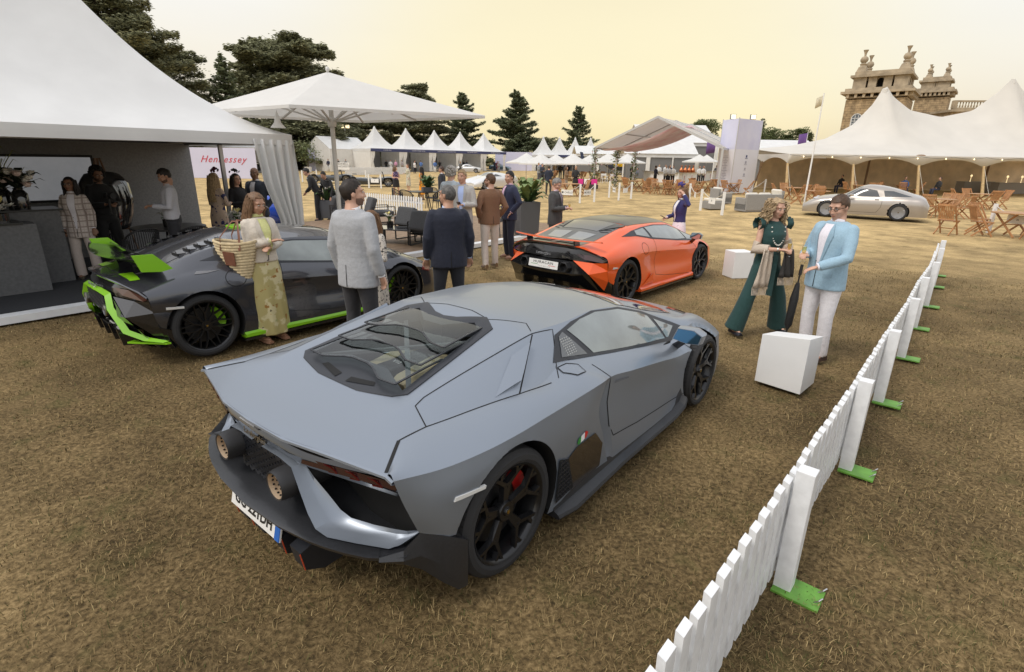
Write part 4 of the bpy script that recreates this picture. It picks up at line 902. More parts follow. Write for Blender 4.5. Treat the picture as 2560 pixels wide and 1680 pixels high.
    B.gap(t,[(1.135,.33),(1.5,.285),(2.34,.235),(2.42,.44),(2.47,.575),(2.36,.68)],'side',.007,True)
    B.gap(t,[(-.49,.74),(-.33,.745),(0,.805),(.25,.845),(.52,.865)],'top',.007,True)
    B.gap(t,[(-.33,.745),(-.27,.60),(-.2,.585),(0,.59),(.3,.6),(.66,.61),(.74,.50),(.60,.30),(.645,.115),(.645,0)],'top',.006,True)
    B.gap(t,[(-.49,.74),(-.66,.865)],'top',.016,True)
    B.gap(t,[(.655,.615),(.50,.70),(.25,.845)],'top',.008,True)
    B.gap(t,[(.66,.61),(.84,.635),(.60,.86)],'top',.006,True)
    for sg in (1,-1):
        B.patch('buttress_scoop',[(.10,sg*.80),(.40,sg*.66),(.56,sg*.655),(.30,sg*.80)][::sg],'top',P,t,off=.001,res=.03,thick=1,bump=lambda x,y:.034*max(0,min(1,(x-.10-(.80-abs(y))*1.6)/.22)))
    # fuel flap
    fp = [(.67,.80),(.765,.80),(.847,.832),(.848,.893),(.75,.897),(.666,.845)]
    for sg in (1,-1):
        pp = [(a,sg*b) for a,b in fp]
        ff = B.patch('fuel_flap',pp[::sg],'top',P,t,off=.003)
        B.gap(ff,pp+pp[:1],'top',.006,off=.005,name='flap_gap')
    # --- side glass
    GL = glassmat('car_side_glass',(.10,.115,.115),.16);GF = SB
    fr = [(.66,.945),(.82,1.06),(1.05,1.09),(1.35,1.098),(1.75,1.045),(2.1,.945),(2.45,.80),(2.56,.745),(2.28,.69),(1.5,.815),(1.,.893),(.8,.925)]
    B.patch('window_frame',fr,'side',GF,t,both=True,off=.003)
    IN = mat('cabin_light',(.42,.44,.43),.7)
    B.patch('side_window',[(1.10,.895),(.955,1.06),(1.15,1.083),(1.38,1.083),(1.72,1.035),(2.02,.95),(2.13,.905),(2.19,.73),(1.5,.832)],'side',mat('tinted_side_glass',(.17,.195,.19),.05,coat=1,spec=.8,var=.25,vscale=3),t,both=True,off=.006)
    B.patch('quarter_window',[(.76,.95),(.84,1.045),(.90,1.06),(1.03,.905)],'side',mat('dark_quarter_glass',(.07,.075,.08),.06,coat=1),t,both=True,off=.006)
    B.patch('quarter_window',[(2.2,.87),(2.42,.775),(2.26,.725),(2.22,.73)],'side',mat('tinted_side_glass'),t,both=True,off=.006)
    for sg in (1,-1):
     qd = MB()
     for i in range(5):
        for j in range(9):
            x,z = .83+i*.023+.003*(j % 2),.945+j*.012
            if z > 1.04-(x-.86)*.02 or x > 1.0-(z-.90)*.6:continue
            l,n = B.hit(x,z,'side',sg);qd.box(l+n*.008,(.013,.003,.007))
     tag(qd.build('speaker_grille_dots',mat('pale_dots',(.45,.47,.47),.5),t),kind='stuff')
    # windscreen
    B.patch('windscreen',[(1.72,0),(1.74,.3),(1.80,.56),(2.25,.60),(2.70,.64),(2.78,.3),(2.80,0)],'top',mat('dark_windscreen',(.012,.013,.015),.06,coat=1),t,both=True,off=.004)
    B.patch('bonnet_vent',[(2.9,.50),(2.98,.66),(3.2,.60),(3.1,.45)],'top',GLOSSBLACK,t,both=True,off=.004)
    # side intake
    B.patch('intake_panel',[(.44,.26),(.46,.44),(.60,.49),(.84,.48),(.95,.36),(.93,.20),(.60,.185)],'side',mat('bronze_black_gloss',(.022,.016,.013),.22,coat=.6),t,both=True,off=.006)
    ig = B.patch('intake_grille',[(.40,.20),(.40,.50),(.50,.46),(.60,.21)],'side',DARKVOID,t,both=True,off=.010)
    for sg in (1,-1):
        mb = MB()
        for i in range(5):
            for j in range(9):
                x,z = .42+i*.03,.22+j*.03
                if x > .57-.12*max(0,(z-.25)/.25):continue
                l,n = B.hit(x,z,'side',sg);l = l+n*.014
                mb.beam(l+Vector((-.013,0,0)),l+Vector((.002,0,.015)),.004,.006);mb.beam(l+Vector((.002,0,.015)),l+Vector((.015,0,0)),.004,.006)
        tag(mb.build('grille_mesh',SB,ig),kind='stuff')
    fl = [(.60,.52),(.625,.545),(.70,.552),(.735,.532),(.715,.505),(.63,.495)]
    for c0,c1,cm in ((.60,.645,('flag_green',(.03,.25,.05))),(.645,.69,('flag_white',(.8,.8,.8))),(.69,.735,('flag_red',(.55,.02,.02)))):
        q = [(max(c0,min(c1,a)),b) for a,b in [(.60,.518),(.615,.54),(.645,.545),(.69,.55),(.715,.55),(.735,.532),(.715,.507),(.69,.504),(.645,.499),(.615,.496)]]
        u = []
        for a in q:
            if a not in u:u.append(a)
        B.patch('flag_badge',u,'side',mat(*cm,rough=.35),t,sg=-1,off=.005)
    B.patch('door_handle',[(1.15,.725),(1.33,.70),(1.34,.685),(1.14,.708)],'side',mat('handle_dark_grey',(.12,.13,.15),.4),t,both=True,off=.004)  # handle strip in a darker grey than the body paint
    B.patch('side_reflector',[(-.41,.652),(-.40,.672),(-.22,.652),(-.225,.636)],'side',mat('reflector_white',(.7,.7,.68),.25),t,both=True,off=.006,thick=1)
    # sill skirt
    for sg in (1,-1):
        rs = []
        for x,y0,y1,z0,z1,yb in ((.40,.99,1.045,.10,.20,.98),(.55,.985,1.075,.10,.235,.98),(1.2,.975,1.05,.105,.185,.97),(1.9,.97,1.045,.105,.18,.96),(2.10,.965,1.045,.11,.18,.96),(2.24,.97,1.05,.15,.27,.97),(2.29,.97,1.04,.2,.3,.97)):
            rs.append([(x,sg*(y0-.1),z1+.01),(x,sg*y0,z1-.005),(x,sg*(y0+.015),z0+.045),(x,sg*(y1-.01),z0+.03),(x,sg*y1,z0+.012),(x,sg*(y1-.005),z0),(x,sg*(yb-.1),z0)])
        MB().rings(rs).build('side_skirt',CF,t,smooth=25,merge=True)
    # --- engine cover frame, glass slats, engine
    out_ = [(-.325,0),(-.325,.185),(-.275,.425),(-.225,.49),(.53,.405),(.615,.28),(.52,.10),(.50,0)]
    segs = [(out_[i],out_[i+1],inner[min(i2+1,6)],inner[i2]) for i,i2 in ((0,0),)]
    vin = [inner[0],inner[1],inner[2],inner[2],inner[3],inner[4],inner[5],inner[6]]
    mb = MB()
    for sg in (1,-1):
        O = [];I = []
        for (a,b),(c,d) in zip(list(zip(out_,vin)),list(zip(out_,vin))[1:]):
            n = 8
            for i in range(n+(1 if c == out_[-1] else 0)):
                u = i/n;O.append((a[0]+(c[0]-a[0])*u,a[1]+(c[1]-a[1])*u));I.append((b[0]+(d[0]-b[0])*u,b[1]+(d[1]-b[1])*u))
        rows = []
        for w_,dz in ((0,.002),(.02,.006),(.35,.008),(.7,.006),(1.,.003),(1.,-.09)):
            row = []
            for a,b in zip(O,I):
                x,y = a[0]+(b[0]-a[0])*w_,a[1]+(b[1]-a[1])*w_;l,n = B.hit(x,sg*max(y,.0005),'top');row.append((x,sg*y,l.z+dz))
            rows.append(row)
        mb.grid(rows)
    fr = mb.build('engine_cover_frame',SB,t,smooth=25,merge=True)
    for sg in (1,-1):
        B.patch('cover_vent',[(-.30,sg*.05),(-.255,sg*.045),(-.225,sg*.225),(-.255,sg*.25)][::sg],'top',DARKVOID,fr,off=.010)
    GLS = glassmat('engine_glass',(.74,.80,.79),.015)
    for x0,x1,w0,w1,dz in ((-.16,.10,.40,.385,.010),(.03,.29,.385,.37,.014),(.22,.47,.37,.345,.018)):
        mb = MB();rows = [];edge = []
        for k in range(13):
            u = -1+2*k/12;col = []
            for v in (0,.5,1):
                w_ = w0+(w1-w0)*v;y = u*w_;x = x0+(x1-x0)*v
                nz_ = .075*max(0,min(1,(abs(y)-.10)/.16))
                x += (-nz_ if v == 0 else nz_*.3 if v == 1 else 0)
                l,n = B.hit(x,y,'top');col.append(Vector((x,y,l.z+dz+.034*(1-v)-.012*v)))
            rows.append(col);edge.append(col[0])
        sl = mb.grid(rows).build('glass_slat',GLS,fr,smooth=50)
        mb = MB()
        for a,b in zip(edge,edge[1:]):mb.beam(a,b,.012,.006)
        for cc in (rows[0],rows[-1]):
            for a,b in zip(cc,cc[1:]):mb.beam(a,b,.014,.006)
        mb.build('slat_edge',SB,sl)
    mb = MB();mb.box((.15,0,.70),(.85,1.0,.02))
    for y in (-.5,.5):mb.box((.15,y,.82),(.85,.02,.24))
    mb.box((-.28,0,.80),(.02,1,.2));mb.box((.58,0,.86),(.02,1,.32));mb.build('engine_bay',mat('bay_dark',(.02,.021,.022),.6),t)
    TAN = mat('engine_tan',(.36,.29,.18),.45,var=.1,vscale=20);mb = MB()
    for sg in (1,-1):
        rs = []
        for x,z in ((-.02,.86),(.02,.885),(.30,.925),(.42,.90)):rs.append([(x,sg*.085,z-.14),(x,sg*.095,z),(x,sg*.20,z-.005),(x,sg*.235,z-.05),(x,sg*.24,z-.14)])
        mb.rings(rs)
    mb.build('cylinder_cover',TAN,t,smooth=25,merge=True)
    mb = MB();mb.box((.10,0,.87),(.24,.17,.09),taper=.85);mb.box((.34,0,.88),(.16,.15,.08));en = mb.build('engine_block',mat('engine_black',(.014,.014,.015),.4),t,bevel=.01)
    text('engine_lettering','V12',.045,mat('silver_print',(.6,.6,.6),.4),en,Matrix.Translation((.10,0,.9165)) @ Matrix.Rotation(R(-90),4,'Z'))
    mb = MB();mb.tube([(-.12,-.16,.80),(-.10,.02,.83),(-.06,.14,.82),(.05,.30,.82)],.035,10);mb.tube([(-.10,-.30,.80),(.02,-.30,.84),(.2,-.31,.86)],.03,10)
    for x in (-.11,-.09,-.07):mb.tube([(x,-.05,.825),(x+.004,-.05,.83)],.042,10)
    mb.build('intake_pipe',mat('cast_alloy',(.45,.45,.46),.35,metal=.9),t,smooth=40)
    mb = MB();mb.beam((-.16,.42,.93),(.45,-.33,1.03),.03,.02);mb.beam((-.16,-.42,.93),(.45,.33,1.03),.03,.02);mb.build('cross_brace',mat('brace_grey',(.10,.105,.11),.4,metal=.4),t)
    for x,y,z in ((-.06,.02,.875),(.20,.235,.90)):
        mb = MB();mb.lathe([(0,.0),(.035,.0),(.038,-.05),(.03,-.06)],16,(x,y,z));e = mb.build('filler_cap',SB,t,smooth=30)
        mb = MB();mb.lathe([(.036,.002),(.030,.004),(.026,.002)],16,(x,y,z));mb.build('cap_ring',CHROME,e,smooth=30)
    # --- rear fascia
    ys = [0,.1,.2,.3,.4,.5,.6,.7,.8,.88,.925]
    def lip(y):return np.interp(y,[0,.3,.55,.88,.925],[-.815,-.80,-.74,-.665,-.668]),np.interp(y,[0,.3,.55,.88,.925],[.885,.882,.875,.862,.853])
    def sct(fn,name,m,smooth=25):return sect(ys,fn,name,m,t,smooth)
    def f_lip(y):
        x,z = lip(y);return [(x,z),(x-.012,z-.004),(x-.014,z-.014),(x,z-.018),(x+.10,z-.03)]
    sct(f_lip,'deck_lip',P)
    def f_band(y):
        x,z = lip(y);x2 = np.interp(y,[0,.35,.9],[-.79,-.775,-.62]);x3 = np.interp(y,[0,.35,.9],[-.785,-.76,-.60])
        return [(x+.10,z-.03),(x+.05,z-.045),(x2,z-.07),(x2-.008,z-.085),(x3,np.interp(y,[0,.35,.93],[.765,.74,.72]))]
    sct(f_band,'rear_band',GLOSSBLACK)
    def f_back(y):
        x3 = np.interp(y,[0,.35,.9],[-.785,-.76,-.60]);zt = np.interp(y,[0,.35,.93],[.765,.74,.72])
        return [(x3,zt),(x3+.08,zt-.03),(-.52,zt-.12),(-.50,.34)]
    sct(f_back,'rear_recess',DARKVOID)
    text('rear_script','Lamborghini',.05,CHROME,t,basis((-.806,.0,.785),(0,-1,0),(0,0,1)),extrude=.002,shear=.35,sx=.9)
    mb = MB();mb.box((-.795,.06,.83),(.012,.15,.03),ry=R(-35));pl = mb.build('rear_label',mat('label_grey',(.35,.35,.36),.4),t)
    # tail lamps
    TL = mat('tail_lamp',(.022,.005,.005),.1,coat=1);RED = mat('lamp_red',(.06,.004,.004),.15,spec=.5)
    for sg in (1,-1):
        rows = []
        for y in (.38,.5,.6,.7,.8,.92):
            x = np.interp(y,[.35,.92],[-.768,-.645]);rows.append([(x-.004,sg*y,np.interp(y,[.4,.9],[.795,.829])),(x-.012,sg*y,np.interp(y,[.4,.9],[.765,.80])),(x+.004,sg*y,np.interp(y,[.4,.9],[.768,.776]))])
        e = MB().grid(rows).build('tail_lamp',TL,t,smooth=30)
        for k in range(3):
            y = .56+k*.125;x = np.interp(y,[.35,.92],[-.768,-.645])-.014;z = np.interp(y,[.4,.9],[.780,.80]);mb = MB()
            pts = [Vector((x+.00,sg*(y-.045),z+.012)),Vector((x,sg*(y+.01),z+.018)),Vector((x+.012,sg*(y+.04),z-.005)),Vector((x+.004,sg*(y-.02),z-.016))]
            for a,b in zip(pts,pts[1:]):mb.beam(a,b,.005,.006)
            mb.build('lamp_element',RED,e)
    # body-colour arms: broad concave channels from the grille down to the bumper corner
    E_ = [(-.800,.05,.742),(-.785,.20,.728),(-.79,.313,.723),(-.80,.386,.629),(-.808,.452,.545),(-.80,.49,.475),(-.785,.56,.457),(-.726,.69,.457),(-.652,.833,.457),(-.615,.868,.472),(-.552,.925,.53)]
    I_ = [(-.775,.05,.765),(-.755,.20,.757),(-.74,.327,.751),(-.72,.382,.665),(-.70,.451,.599),(-.675,.51,.52),(-.655,.56,.488),(-.62,.69,.494),(-.585,.80,.505),(-.575,.87,.525),(-.550,.920,.54)]
    for sg in (1,-1):
        rows = [[],[],[],[],[]]
        for e,i_ in zip(E_,I_):
            e,i_ = Vector(e),Vector(i_);m1,m2 = e.lerp(i_,.35)+Vector((.022,0,-.006)),e.lerp(i_,.7)+Vector((.02,0,-.006))
            for r,p in zip(rows,(e+Vector((.05,0,-.012)),e,m1,m2,i_)):r.append((p.x,sg*p.y,p.z))
        MB().grid(rows).build('rear_arm',P,t,smooth=32)
    # honeycomb
    mb = MB();hx = .021
    for i in range(-11,12):
        for j in range(5):
            y = i*hx*1.5;z = .70-j*hx*1.73-(hx*.866 if i % 2 else 0);x = -.775-.0
            if abs(y) > .235:continue
            ring = [Vector((x,y+hx*.98*math.cos(k*PI/3),z+hx*.98*math.sin(k*PI/3))) for k in range(6)]
            for a,b in zip(ring,ring[1:]+ring[:1]):mb.beam(a,b,.004,.02)
    tag(mb.build('honeycomb_grille',SB,t),kind='stuff')
    # exhausts
    for sg in (1,-1):
        mb = MB();c = (0,sg*.275,.64)
        mb.lathe([(.078,-.60),(.078,-.84),(.072,-.865),(.064,-.862),(.060,-.80)],28,c,'x');e = mb.build('exhaust_pipe',mat('ceramic_black',(.025,.025,.027),.5),t,smooth=40)
        mb = MB();mb.lathe([(.0635,-.862),(.058,-.80),(.058,-.70),(0,-.70)],28,c,'x');i_ = mb.build('exhaust_liner',mat('titanium_tan',(.55,.42,.29),.45,metal=.3),e,smooth=40)
        mb = MB()
        for k in range(16):
            for d in (-.84,-.82,-.80,-.78):
                a = 2*PI*(k+.5*(d in (-.82,-.78)))/16;mb.ell((d,c[1]+.0585*math.cos(a),c[2]+.0585*math.sin(a)),(.006,.005,.005),6,4)
        tag(mb.build('liner_holes',DARKVOID,i_),kind='stuff')
    # carbon diffuser tray
    def f_tray(y):
        X = np.interp(y,[0,.3,.55,.77,.86,.925],[-.905,-.885,-.84,-.76,-.70,-.63]);Z = .45;lf = np.interp(y,[0,.36,.46,.93],[.085,.07,-.035,-.035]);l2 = np.interp(y,[0,.42,.5],[.014,.012,-.004])
        return [(min(-.5,X+.36),Z+lf),(X+.07,Z+l2),(X+.012,Z+min(.01,l2+.006)),(X-.004,Z),(X+.006,Z-.022),(X+.06,Z-.06),(min(-.4,X+.30),.25),(min(-.25,X+.5),.18)]
    sct(f_tray,'diffuser',CF,smooth=30)
    for sg in (1,-1):
        rs = []
        for x,y,zt,zb in ((-.715,.85,.458,.442),(-.63,.912,.475,.40),(-.548,.932,.532,.33),(-.46,.98,.488,.22),(-.385,1.005,.44,.14),(-.33,1.01,.40,.13)):
            rs.append([(x,sg*y,zt),(x-.012,sg*(y+.012),zb+(zt-zb)*.45),(x,sg*(y-.004),zb),(x+.14,sg*(y-.2),zb+.01),(x+.035,sg*(y-.03),zt-.02)])
        MB().rings(rs).build('bumper_corner',CF,t,smooth=20,merge=True)
        MB().grid([[(-.53,sg*.90,.535),(-.46,sg*.955,.49),(-.36,sg*1.0,.43)],[(-.20,sg*.70,.50),(-.2,sg*.72,.48),(-.2,sg*.72,.42)]]).build('corner_web',DARKVOID,t)
        for y in (.16,.34):
            mb = MB();mb.prism([(-.80,.16),(-.70,.11),(-.25,.13),(-.25,.30),(-.72,.30),(-.82,.27)],sg*(y-.09),sg*(y+.012),lambda p,q:(p[0],q,p[1]));f_ = mb.build('diffuser_fin',SB,t)
            MB().beam((-.806,sg*(y+.012),.165),(-.822,sg*(y+.012),.265),.006,.004,up=(1,0,0)).build('fin_edge',mat('fin_red',(.5,.06,.02),.4),f_)
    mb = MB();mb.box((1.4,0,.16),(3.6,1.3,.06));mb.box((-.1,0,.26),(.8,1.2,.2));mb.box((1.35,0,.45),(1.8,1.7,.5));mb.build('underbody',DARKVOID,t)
    npl = MB();npl.box((-.842,.03,.345),(.008,.52,.11),ry=R(14));e = npl.build('number_plate',mat('plate_white',(.75,.75,.73),.4),t)
    MB().box((-.8475,-.205,.3455),(.006,.045,.106),ry=R(14)).build('plate_band',mat('plate_blue',(.02,.12,.45),.4),e)
    text('plate_text','GG 221DH',.085,mat('plate_black',(.015,.015,.015),.5),e,basis((-.8475,.05,.345),(0,-1,0),(math.sin(R(14)),0,math.cos(R(14)))),bold=.002)
    # wheels : five twin-armed spokes
    RM = mat('satin_black_rim',(.012,.012,.013),.28,metal=.3,coat=.25);CR = mat('caliper_red',(.40,.012,.012),.35,coat=.4)
    sp = [(.14,.0,.045,.62,.10,.028,.030,.024),(.14,0.,.045,.62,-.10,.028,.030,.024),(.62,.10,.028,.80,.30,.020,.024,.018),(.62,-.10,.028,.80,-.30,.020,.024,.018),(.80,.30,.020,.985,.22,.012,.018,.02),(.80,-.30,.020,.985,-.22,.012,.018,.02),(.80,.30,.020,.985,.42,.012,.018,.016),(.80,-.30,.02,.985,-.42,.012,.018,.016),(.62,.10,.028,.62,-.10,.028,.018,.018)]
    for sg in (1,-1):
        wheel(t,(0,sg*.835,.355),.355,.345,sg,sp,5,.272,RM,CR,cal_a=25 if sg < 0 else 25)
        wheel(t,(2.7,sg*.875,.331),.331,.255,sg,sp,5,.262,RM,CR,cal_a=155)
    mirror_unit(t,(2.27,-.89,.66),(2.12,-1.06,.835),-1,P,SB,(.10,.25,.125),mat('mirror_blue',(.16,.36,.55),.08,metal=1))
    mirror_unit(t,(2.27,.89,.66),(2.12,1.06,.835),1,P,SB,(.10,.25,.125),mat('mirror_blue'))
    return t
aventador()
# ================================================================ two mid-engined coupes that share a body
def huracan(kind,loc,rz):
    S = kind == 'sto'
    if S:t = thing('supercar','dark grey supercar with lime green rear wing endplates, bumper blades and brake calipers','sports car',loc,rz,'supercars on display')
    else:t = thing('supercar','glossy orange supercar with black roof, black wheels and slim rear spoiler','sports car',loc,rz,'supercars on display')
    P = mat('gloss_dark_grey',(.066,.069,.080),.26,metal=.6,coat=1) if S else mat('gloss_orange',(.78,.105,.014),.35,coat=.8,spec=.3)
    SB = mat('satin_black');GR = mat('lime_green_paint',(.22,.52,.012),.35,coat=.8);CF = mat('gloss_carbon',(.012,.012,.013),.2,coat=.8)
    R0 = [(-.5,.90,.42),(-.42,.93,.38),(0,.95,.2),(.3,.955,.17),(.6,.95,.16),(.9,.945,.16),(1.3,.94,.155),(1.75,.94,.15),(2.2,.945,.15),(2.62,.95,.15),(2.95,.93,.15),(3.3,.80,.15),(3.5,.5,.15)]
    R1 = [(-.54,.915,.58),(-.35,.945,.57),(0,.965,.5),(.3,.965,.45),(.6,.94,.43),(.9,.905,.42),(1.3,.905,.40),(1.75,.915,.38),(2.2,.94,.37),(2.62,.965,.4),(2.95,.94,.38),(3.3,.82,.33),(3.53,.5,.28)]
    R2 = [(-.56,.92,.74),(-.35,.95,.755),(0,.965,.76),(.3,.96,.755),(.6,.935,.74),(.9,.915,.72),(1.3,.915,.69),(1.75,.92,.655),(2.2,.935,.62),(2.62,.955,.63),(2.95,.93,.58),(3.3,.80,.48),(3.55,.48,.40)]
    R3 = [(-.62,.84,.80),(-.35,.83,.87),(0,.80,.93),(.3,.79,.96),(.6,.80,.945),(.9,.82,.90),(1.3,.835,.855),(1.75,.845,.80),(2.2,.84,.755),(2.62,.80,.765),(2.95,.76,.685),(3.3,.62,.56),(3.56,.4,.44)]
    R4 = [(-.74,.55,.90),(-.40,.58,.95),(0,.60,1.03),(.3,.61,1.09),(.6,.615,1.115),(.9,.62,1.115),(1.3,.615,1.11),(1.75,.61,1.075),(2.2,.63,.945),(2.62,.66,.80),(2.95,.6,.715),(3.3,.48,.60),(3.57,.32,.46)]
    R5 = [(-.80,.3,.925),(-.45,.32,.945),(-.05,.34,1.04),(.28,.34,1.12),(.55,.35,1.165),(.9,.35,1.18),(1.3,.345,1.175),(1.78,.34,1.13),(2.25,.36,1.0),(2.7,.38,.83),(3.,.36,.735),(3.33,.28,.61),(3.58,.2,.475)]
    R6 = [(-.82,0,.93),(-.47,0,.945),(-.08,0,1.04),(.26,0,1.125),(.52,0,1.175),(.9,0,1.19),(1.3,0,1.185),(1.8,0,1.14),(2.27,0,1.01),(2.72,0,.84),(3.02,0,.745),(3.35,0,.62),(3.6,0,.48)]
    def mp(p):
        x,y,z = p
        if S:
            if x < -.2:x = -.2+(x+.2)*.8
            if z > .95:z += (z-.95)*.25
            if abs(x-2.62) < .5:z += .04*(z > .5)*(1-abs(x-2.62)/.5);y += .02*(1-abs(x-2.62)/.5) if y > .7 else 0
            if x < -.3 and y < .7:z -= .03
        return (x,y,z)
    rows = [[mp(p) for p in r] for r in (R0,R1,R2,R3,R4,R5,R6)]
    B = Body(rows,.04,sharp_rows=(2,3,4),bulge={1:[.012,.012,-.02,-.015,-.012,-.008,.01],2:[.02,.028,.022,.01,.008,.012,.03,.02],3:[.005,.01,.015,.015,.012,.01],0:.01})
    B.arches([(0,.352,.385),(2.62,.338,.367)])
    B.mesh('body',P,None,t,ang=22);B.arch_lips(DARKVOID,t,.18)
    # glazing
    B.patch('window_frame',[mp((a,.6,b))[::2] for a,b in [(.10,1.0),(.42,1.06),(.75,1.088),(1.2,1.098),(1.72,1.06),(2.15,.94),(2.55,.80),(2.66,.74),(2.3,.752),(1.75,.805),(1.3,.86),(.9,.905),(.75,.935),(.45,.985)]],'side',SB,t,both=True,off=.003)
    GW = mat('pale_window_glass',(.20,.225,.22),.05,coat=1,var=.3,vscale=2.5)
    B.patch('side_window',[mp((a,.6,b))[::2] for a,b in [(.92,.925),(.86,1.08),(1.2,1.082),(1.68,1.05),(2.05,.955),(2.13,.80),(1.75,.825),(1.3,.878)]],'side',GW,t,both=True,off=.006)
    B.patch('quarter_window',[mp((a,.6,b))[::2] for a,b in [(2.12,.925),(2.5,.79),(2.35,.77),(2.18,.785)]],'side',GW,t,both=True,off=.006)
    if not S:B.patch('quarter_window',[(.48,1.0),(.5,1.055),(.8,1.075),(.85,.935),(.76,.95)],'side',GW,t,both=True,off=.006)
    B.patch('windscreen',[(1.80,0),(1.80,.3),(1.85,.55),(2.2,.58),(2.62,.61),(2.7,.3),(2.72,0)],'top',mat('dark_windscreen'),t,both=True,off=.004)
    B.gap(t,[(.93,.90),(.90,.72),(.905,.55),(.93,.33),(1.3,.27),(2.25,.185),(2.33,.40),(2.37,.62),(2.30,.745)],'side',.006,True)
    B.patch('door_handle',[(1.02,.68),(1.03,.70),(1.24,.685),(1.25,.665)],'side',CF if S else P,t,both=True,off=.006,thick=1)
    B.patch('side_reflector',[(-.44,.60),(-.43,.63),(-.33,.615),(-.33,.60)] if not S else [(-.36,.60),(-.36,.625),(-.20,.61),(-.20,.59)],'side',mat('reflector_white'),t,both=True,off=.006,thick=1)
    # fuel cap ring
    for sg in (1,-1):
        c = (.37,.815) if S else (.52,.80);B.gap(t,[(c[0]+.11*math.cos(k*PI/10),c[1]+.085*math.sin(k*PI/10)) for k in range(21)],'side',.008,sg=sg,name='fuel_cap_gap')
    # sills
    for sg in (1,-1):
        rs = [[(x,sg*.86,.17),(x,sg*(.965+b),.185+h),(x,sg*(1.0+b),.165+h),(x,sg*(1.0+b),.14),(x,sg*.86,.12)] for x,b,h in ((.36,0,.01),(.7,.0,.015),(1.3,-.01,.0),(2.1,-.01,.0),(2.24,0,.02))]
        MB().rings(rs).build('side_sill',GR if S else P,t,smooth=25,merge=True)
        if not S:facets('sill_scoop',[(.42,.97,.22),(.80,.955,.22),(.76,.985,.27),(.80,.96,.40),(.75,.975,.39)],[(0,1,2),(0,2,4),(2,1,3,4),(0,4,3)],P,t,sg)
        MB().box((1.3,sg*.97,.115),(1.9,.06,.03)).build('sill_blade',CF,t)
    # rear face -----------------------------------------------------------
    q = (lambda x:-.2+(x+.2)*.8) if S else (lambda x:x)
    LX = [q(v) for v in (-.82,-.80,-.74,-.62,-.565)];LY = [0,.3,.55,.84,.918];LZ = [.93,.925,.90,.80,.745]
    if S:LZ = [.90,.895,.87,.80,.745]
    ys = [0,.1,.2,.3,.4,.48,.55,.65,.75,.84,.90,.918]
    X2 = lambda y:q(np.interp(y,[0,.48,.913],[-.865,-.775,-.55]));Z2 = lambda y:np.interp(y,[0,.48,.70,.913],[.72,.715,.69,.69])
    sect(ys,lambda y:[(np.interp(y,LY,LX),np.interp(y,LY,LZ)),(np.interp(y,LY,LX)-.014,np.interp(y,LY,LZ)-.006),(np.interp(y,LY,LX)-.006,np.interp(y,LY,LZ)-.022),(np.interp(y,LY,LX)+.03,np.interp(y,LY,LZ)-.035)],'tail_lip',CF if not S else P,t)
    sect(ys,lambda y:[(np.interp(y,LY,LX)+.03,np.interp(y,LY,LZ)-.035),(np.interp(y,LY,LX)-.005 if y < .5 else np.interp(y,LY,LX)+.02,(np.interp(y,LY,LZ)+Z2(y))/2),(X2(y),Z2(y)),(X2(y)+.12,Z2(y)-.04)],'rear_panel',GLOSSBLACK,t)
    text('rear_script','Lamborghini',.062,CHROME,t,basis((q(-.872),.03,.775),(0,-1,0),(.1,0,1)),extrude=.002,shear=.35,sx=.9)
    if not S:text('model_script','Tecnica',.045,CHROME,t,basis((q(-.835),-.37,.755),(.18,-1,0),(.1,0,1)),extrude=.002,shear=.3)
    LAMP = mat('smoked_red_lamp',(.045,.007,.007),.08,coat=1)
    for sg in (1,-1):
        facets('tail_lamp',[(q(-.775),.50,.81),(q(-.68),.68,.80),(q(-.585),.87,.745),(q(-.56),.905,.725),(q(-.60),.86,.70),(q(-.735),.62,.74)],[(0,1,5),(1,2,4,5),(2,3,4)],LAMP,t,sg)
        V = [(q(-.80),.48,.715),(q(-.56),.918,.70),(q(-.505),.915,.42),(q(-.49),.85,.27),(q(-.80),.765,.546),(q(-.66),.74,.69),(q(-.52),.92,.58)]
        facets('rear_corner',V,[(0,5,4),(5,1,6,4),(6,2,4),(2,3,4)],CF if S else P,t,sg)
        MB().add([(q(-.49),sg*.85,.27),(q(-.505),sg*.915,.42),(-.30,sg*.93,.36),(-.30,sg*.93,.18),(-.36,sg*.88,.16)],[(0,1,2,3,4)]).build('bumper_corner',GLOSSBLACK,t)
        MB().add([(q(-.56),sg*.918,.70),(q(-.505),sg*.915,.42),(-.05,sg*.8,.42),(-.05,sg*.8,.7)],[(0,1,2,3)]).build('corner_web',DARKVOID,t)
    V = [(q(-.84),0,.70),(q(-.81),.48,.70),(q(-.805),.755,.55),(q(-.60),.83,.28),(q(-.70),.40,.25),(q(-.70),0,.25),(q(-.86),.0,.52),(q(-.84),.50,.52)]
    V2 = V+[(x,-y,z) for x,y,z in V];F = [(0,1,7,6),(1,2,7),(7,2,3,4),(6,7,4,5)]
    facets('rear_bumper',V2,F+[tuple(8+i for i in f[::-1]) for f in F],GLOSSBLACK,t)
    mb = MB();hx = .016
    for i in range(-26,27):
        for j in range(3 if not S else 6):
            y = i*hx*1.5;z = (.795 if not S else .69)-j*hx*1.73-(hx*.866 if i % 2 else 0)
            if S and abs(y) > .33:continue
            x = (np.interp(abs(y),[0,.48,.65],[q(-.873),q(-.79),q(-.71)]) if not S else q(-.868))
            if abs(y) > .62:continue
            ring = [Vector((x,y+hx*.95*math.cos(k*PI/3),z+hx*.95*math.sin(k*PI/3))) for k in range(6)]
            for a,b in zip(ring[:4],ring[1:4]):mb.beam(a,b,.003,.006)
    tag(mb.build('honeycomb_grille',mat('mesh_grey',(.035,.035,.037),.4),t),kind='stuff')
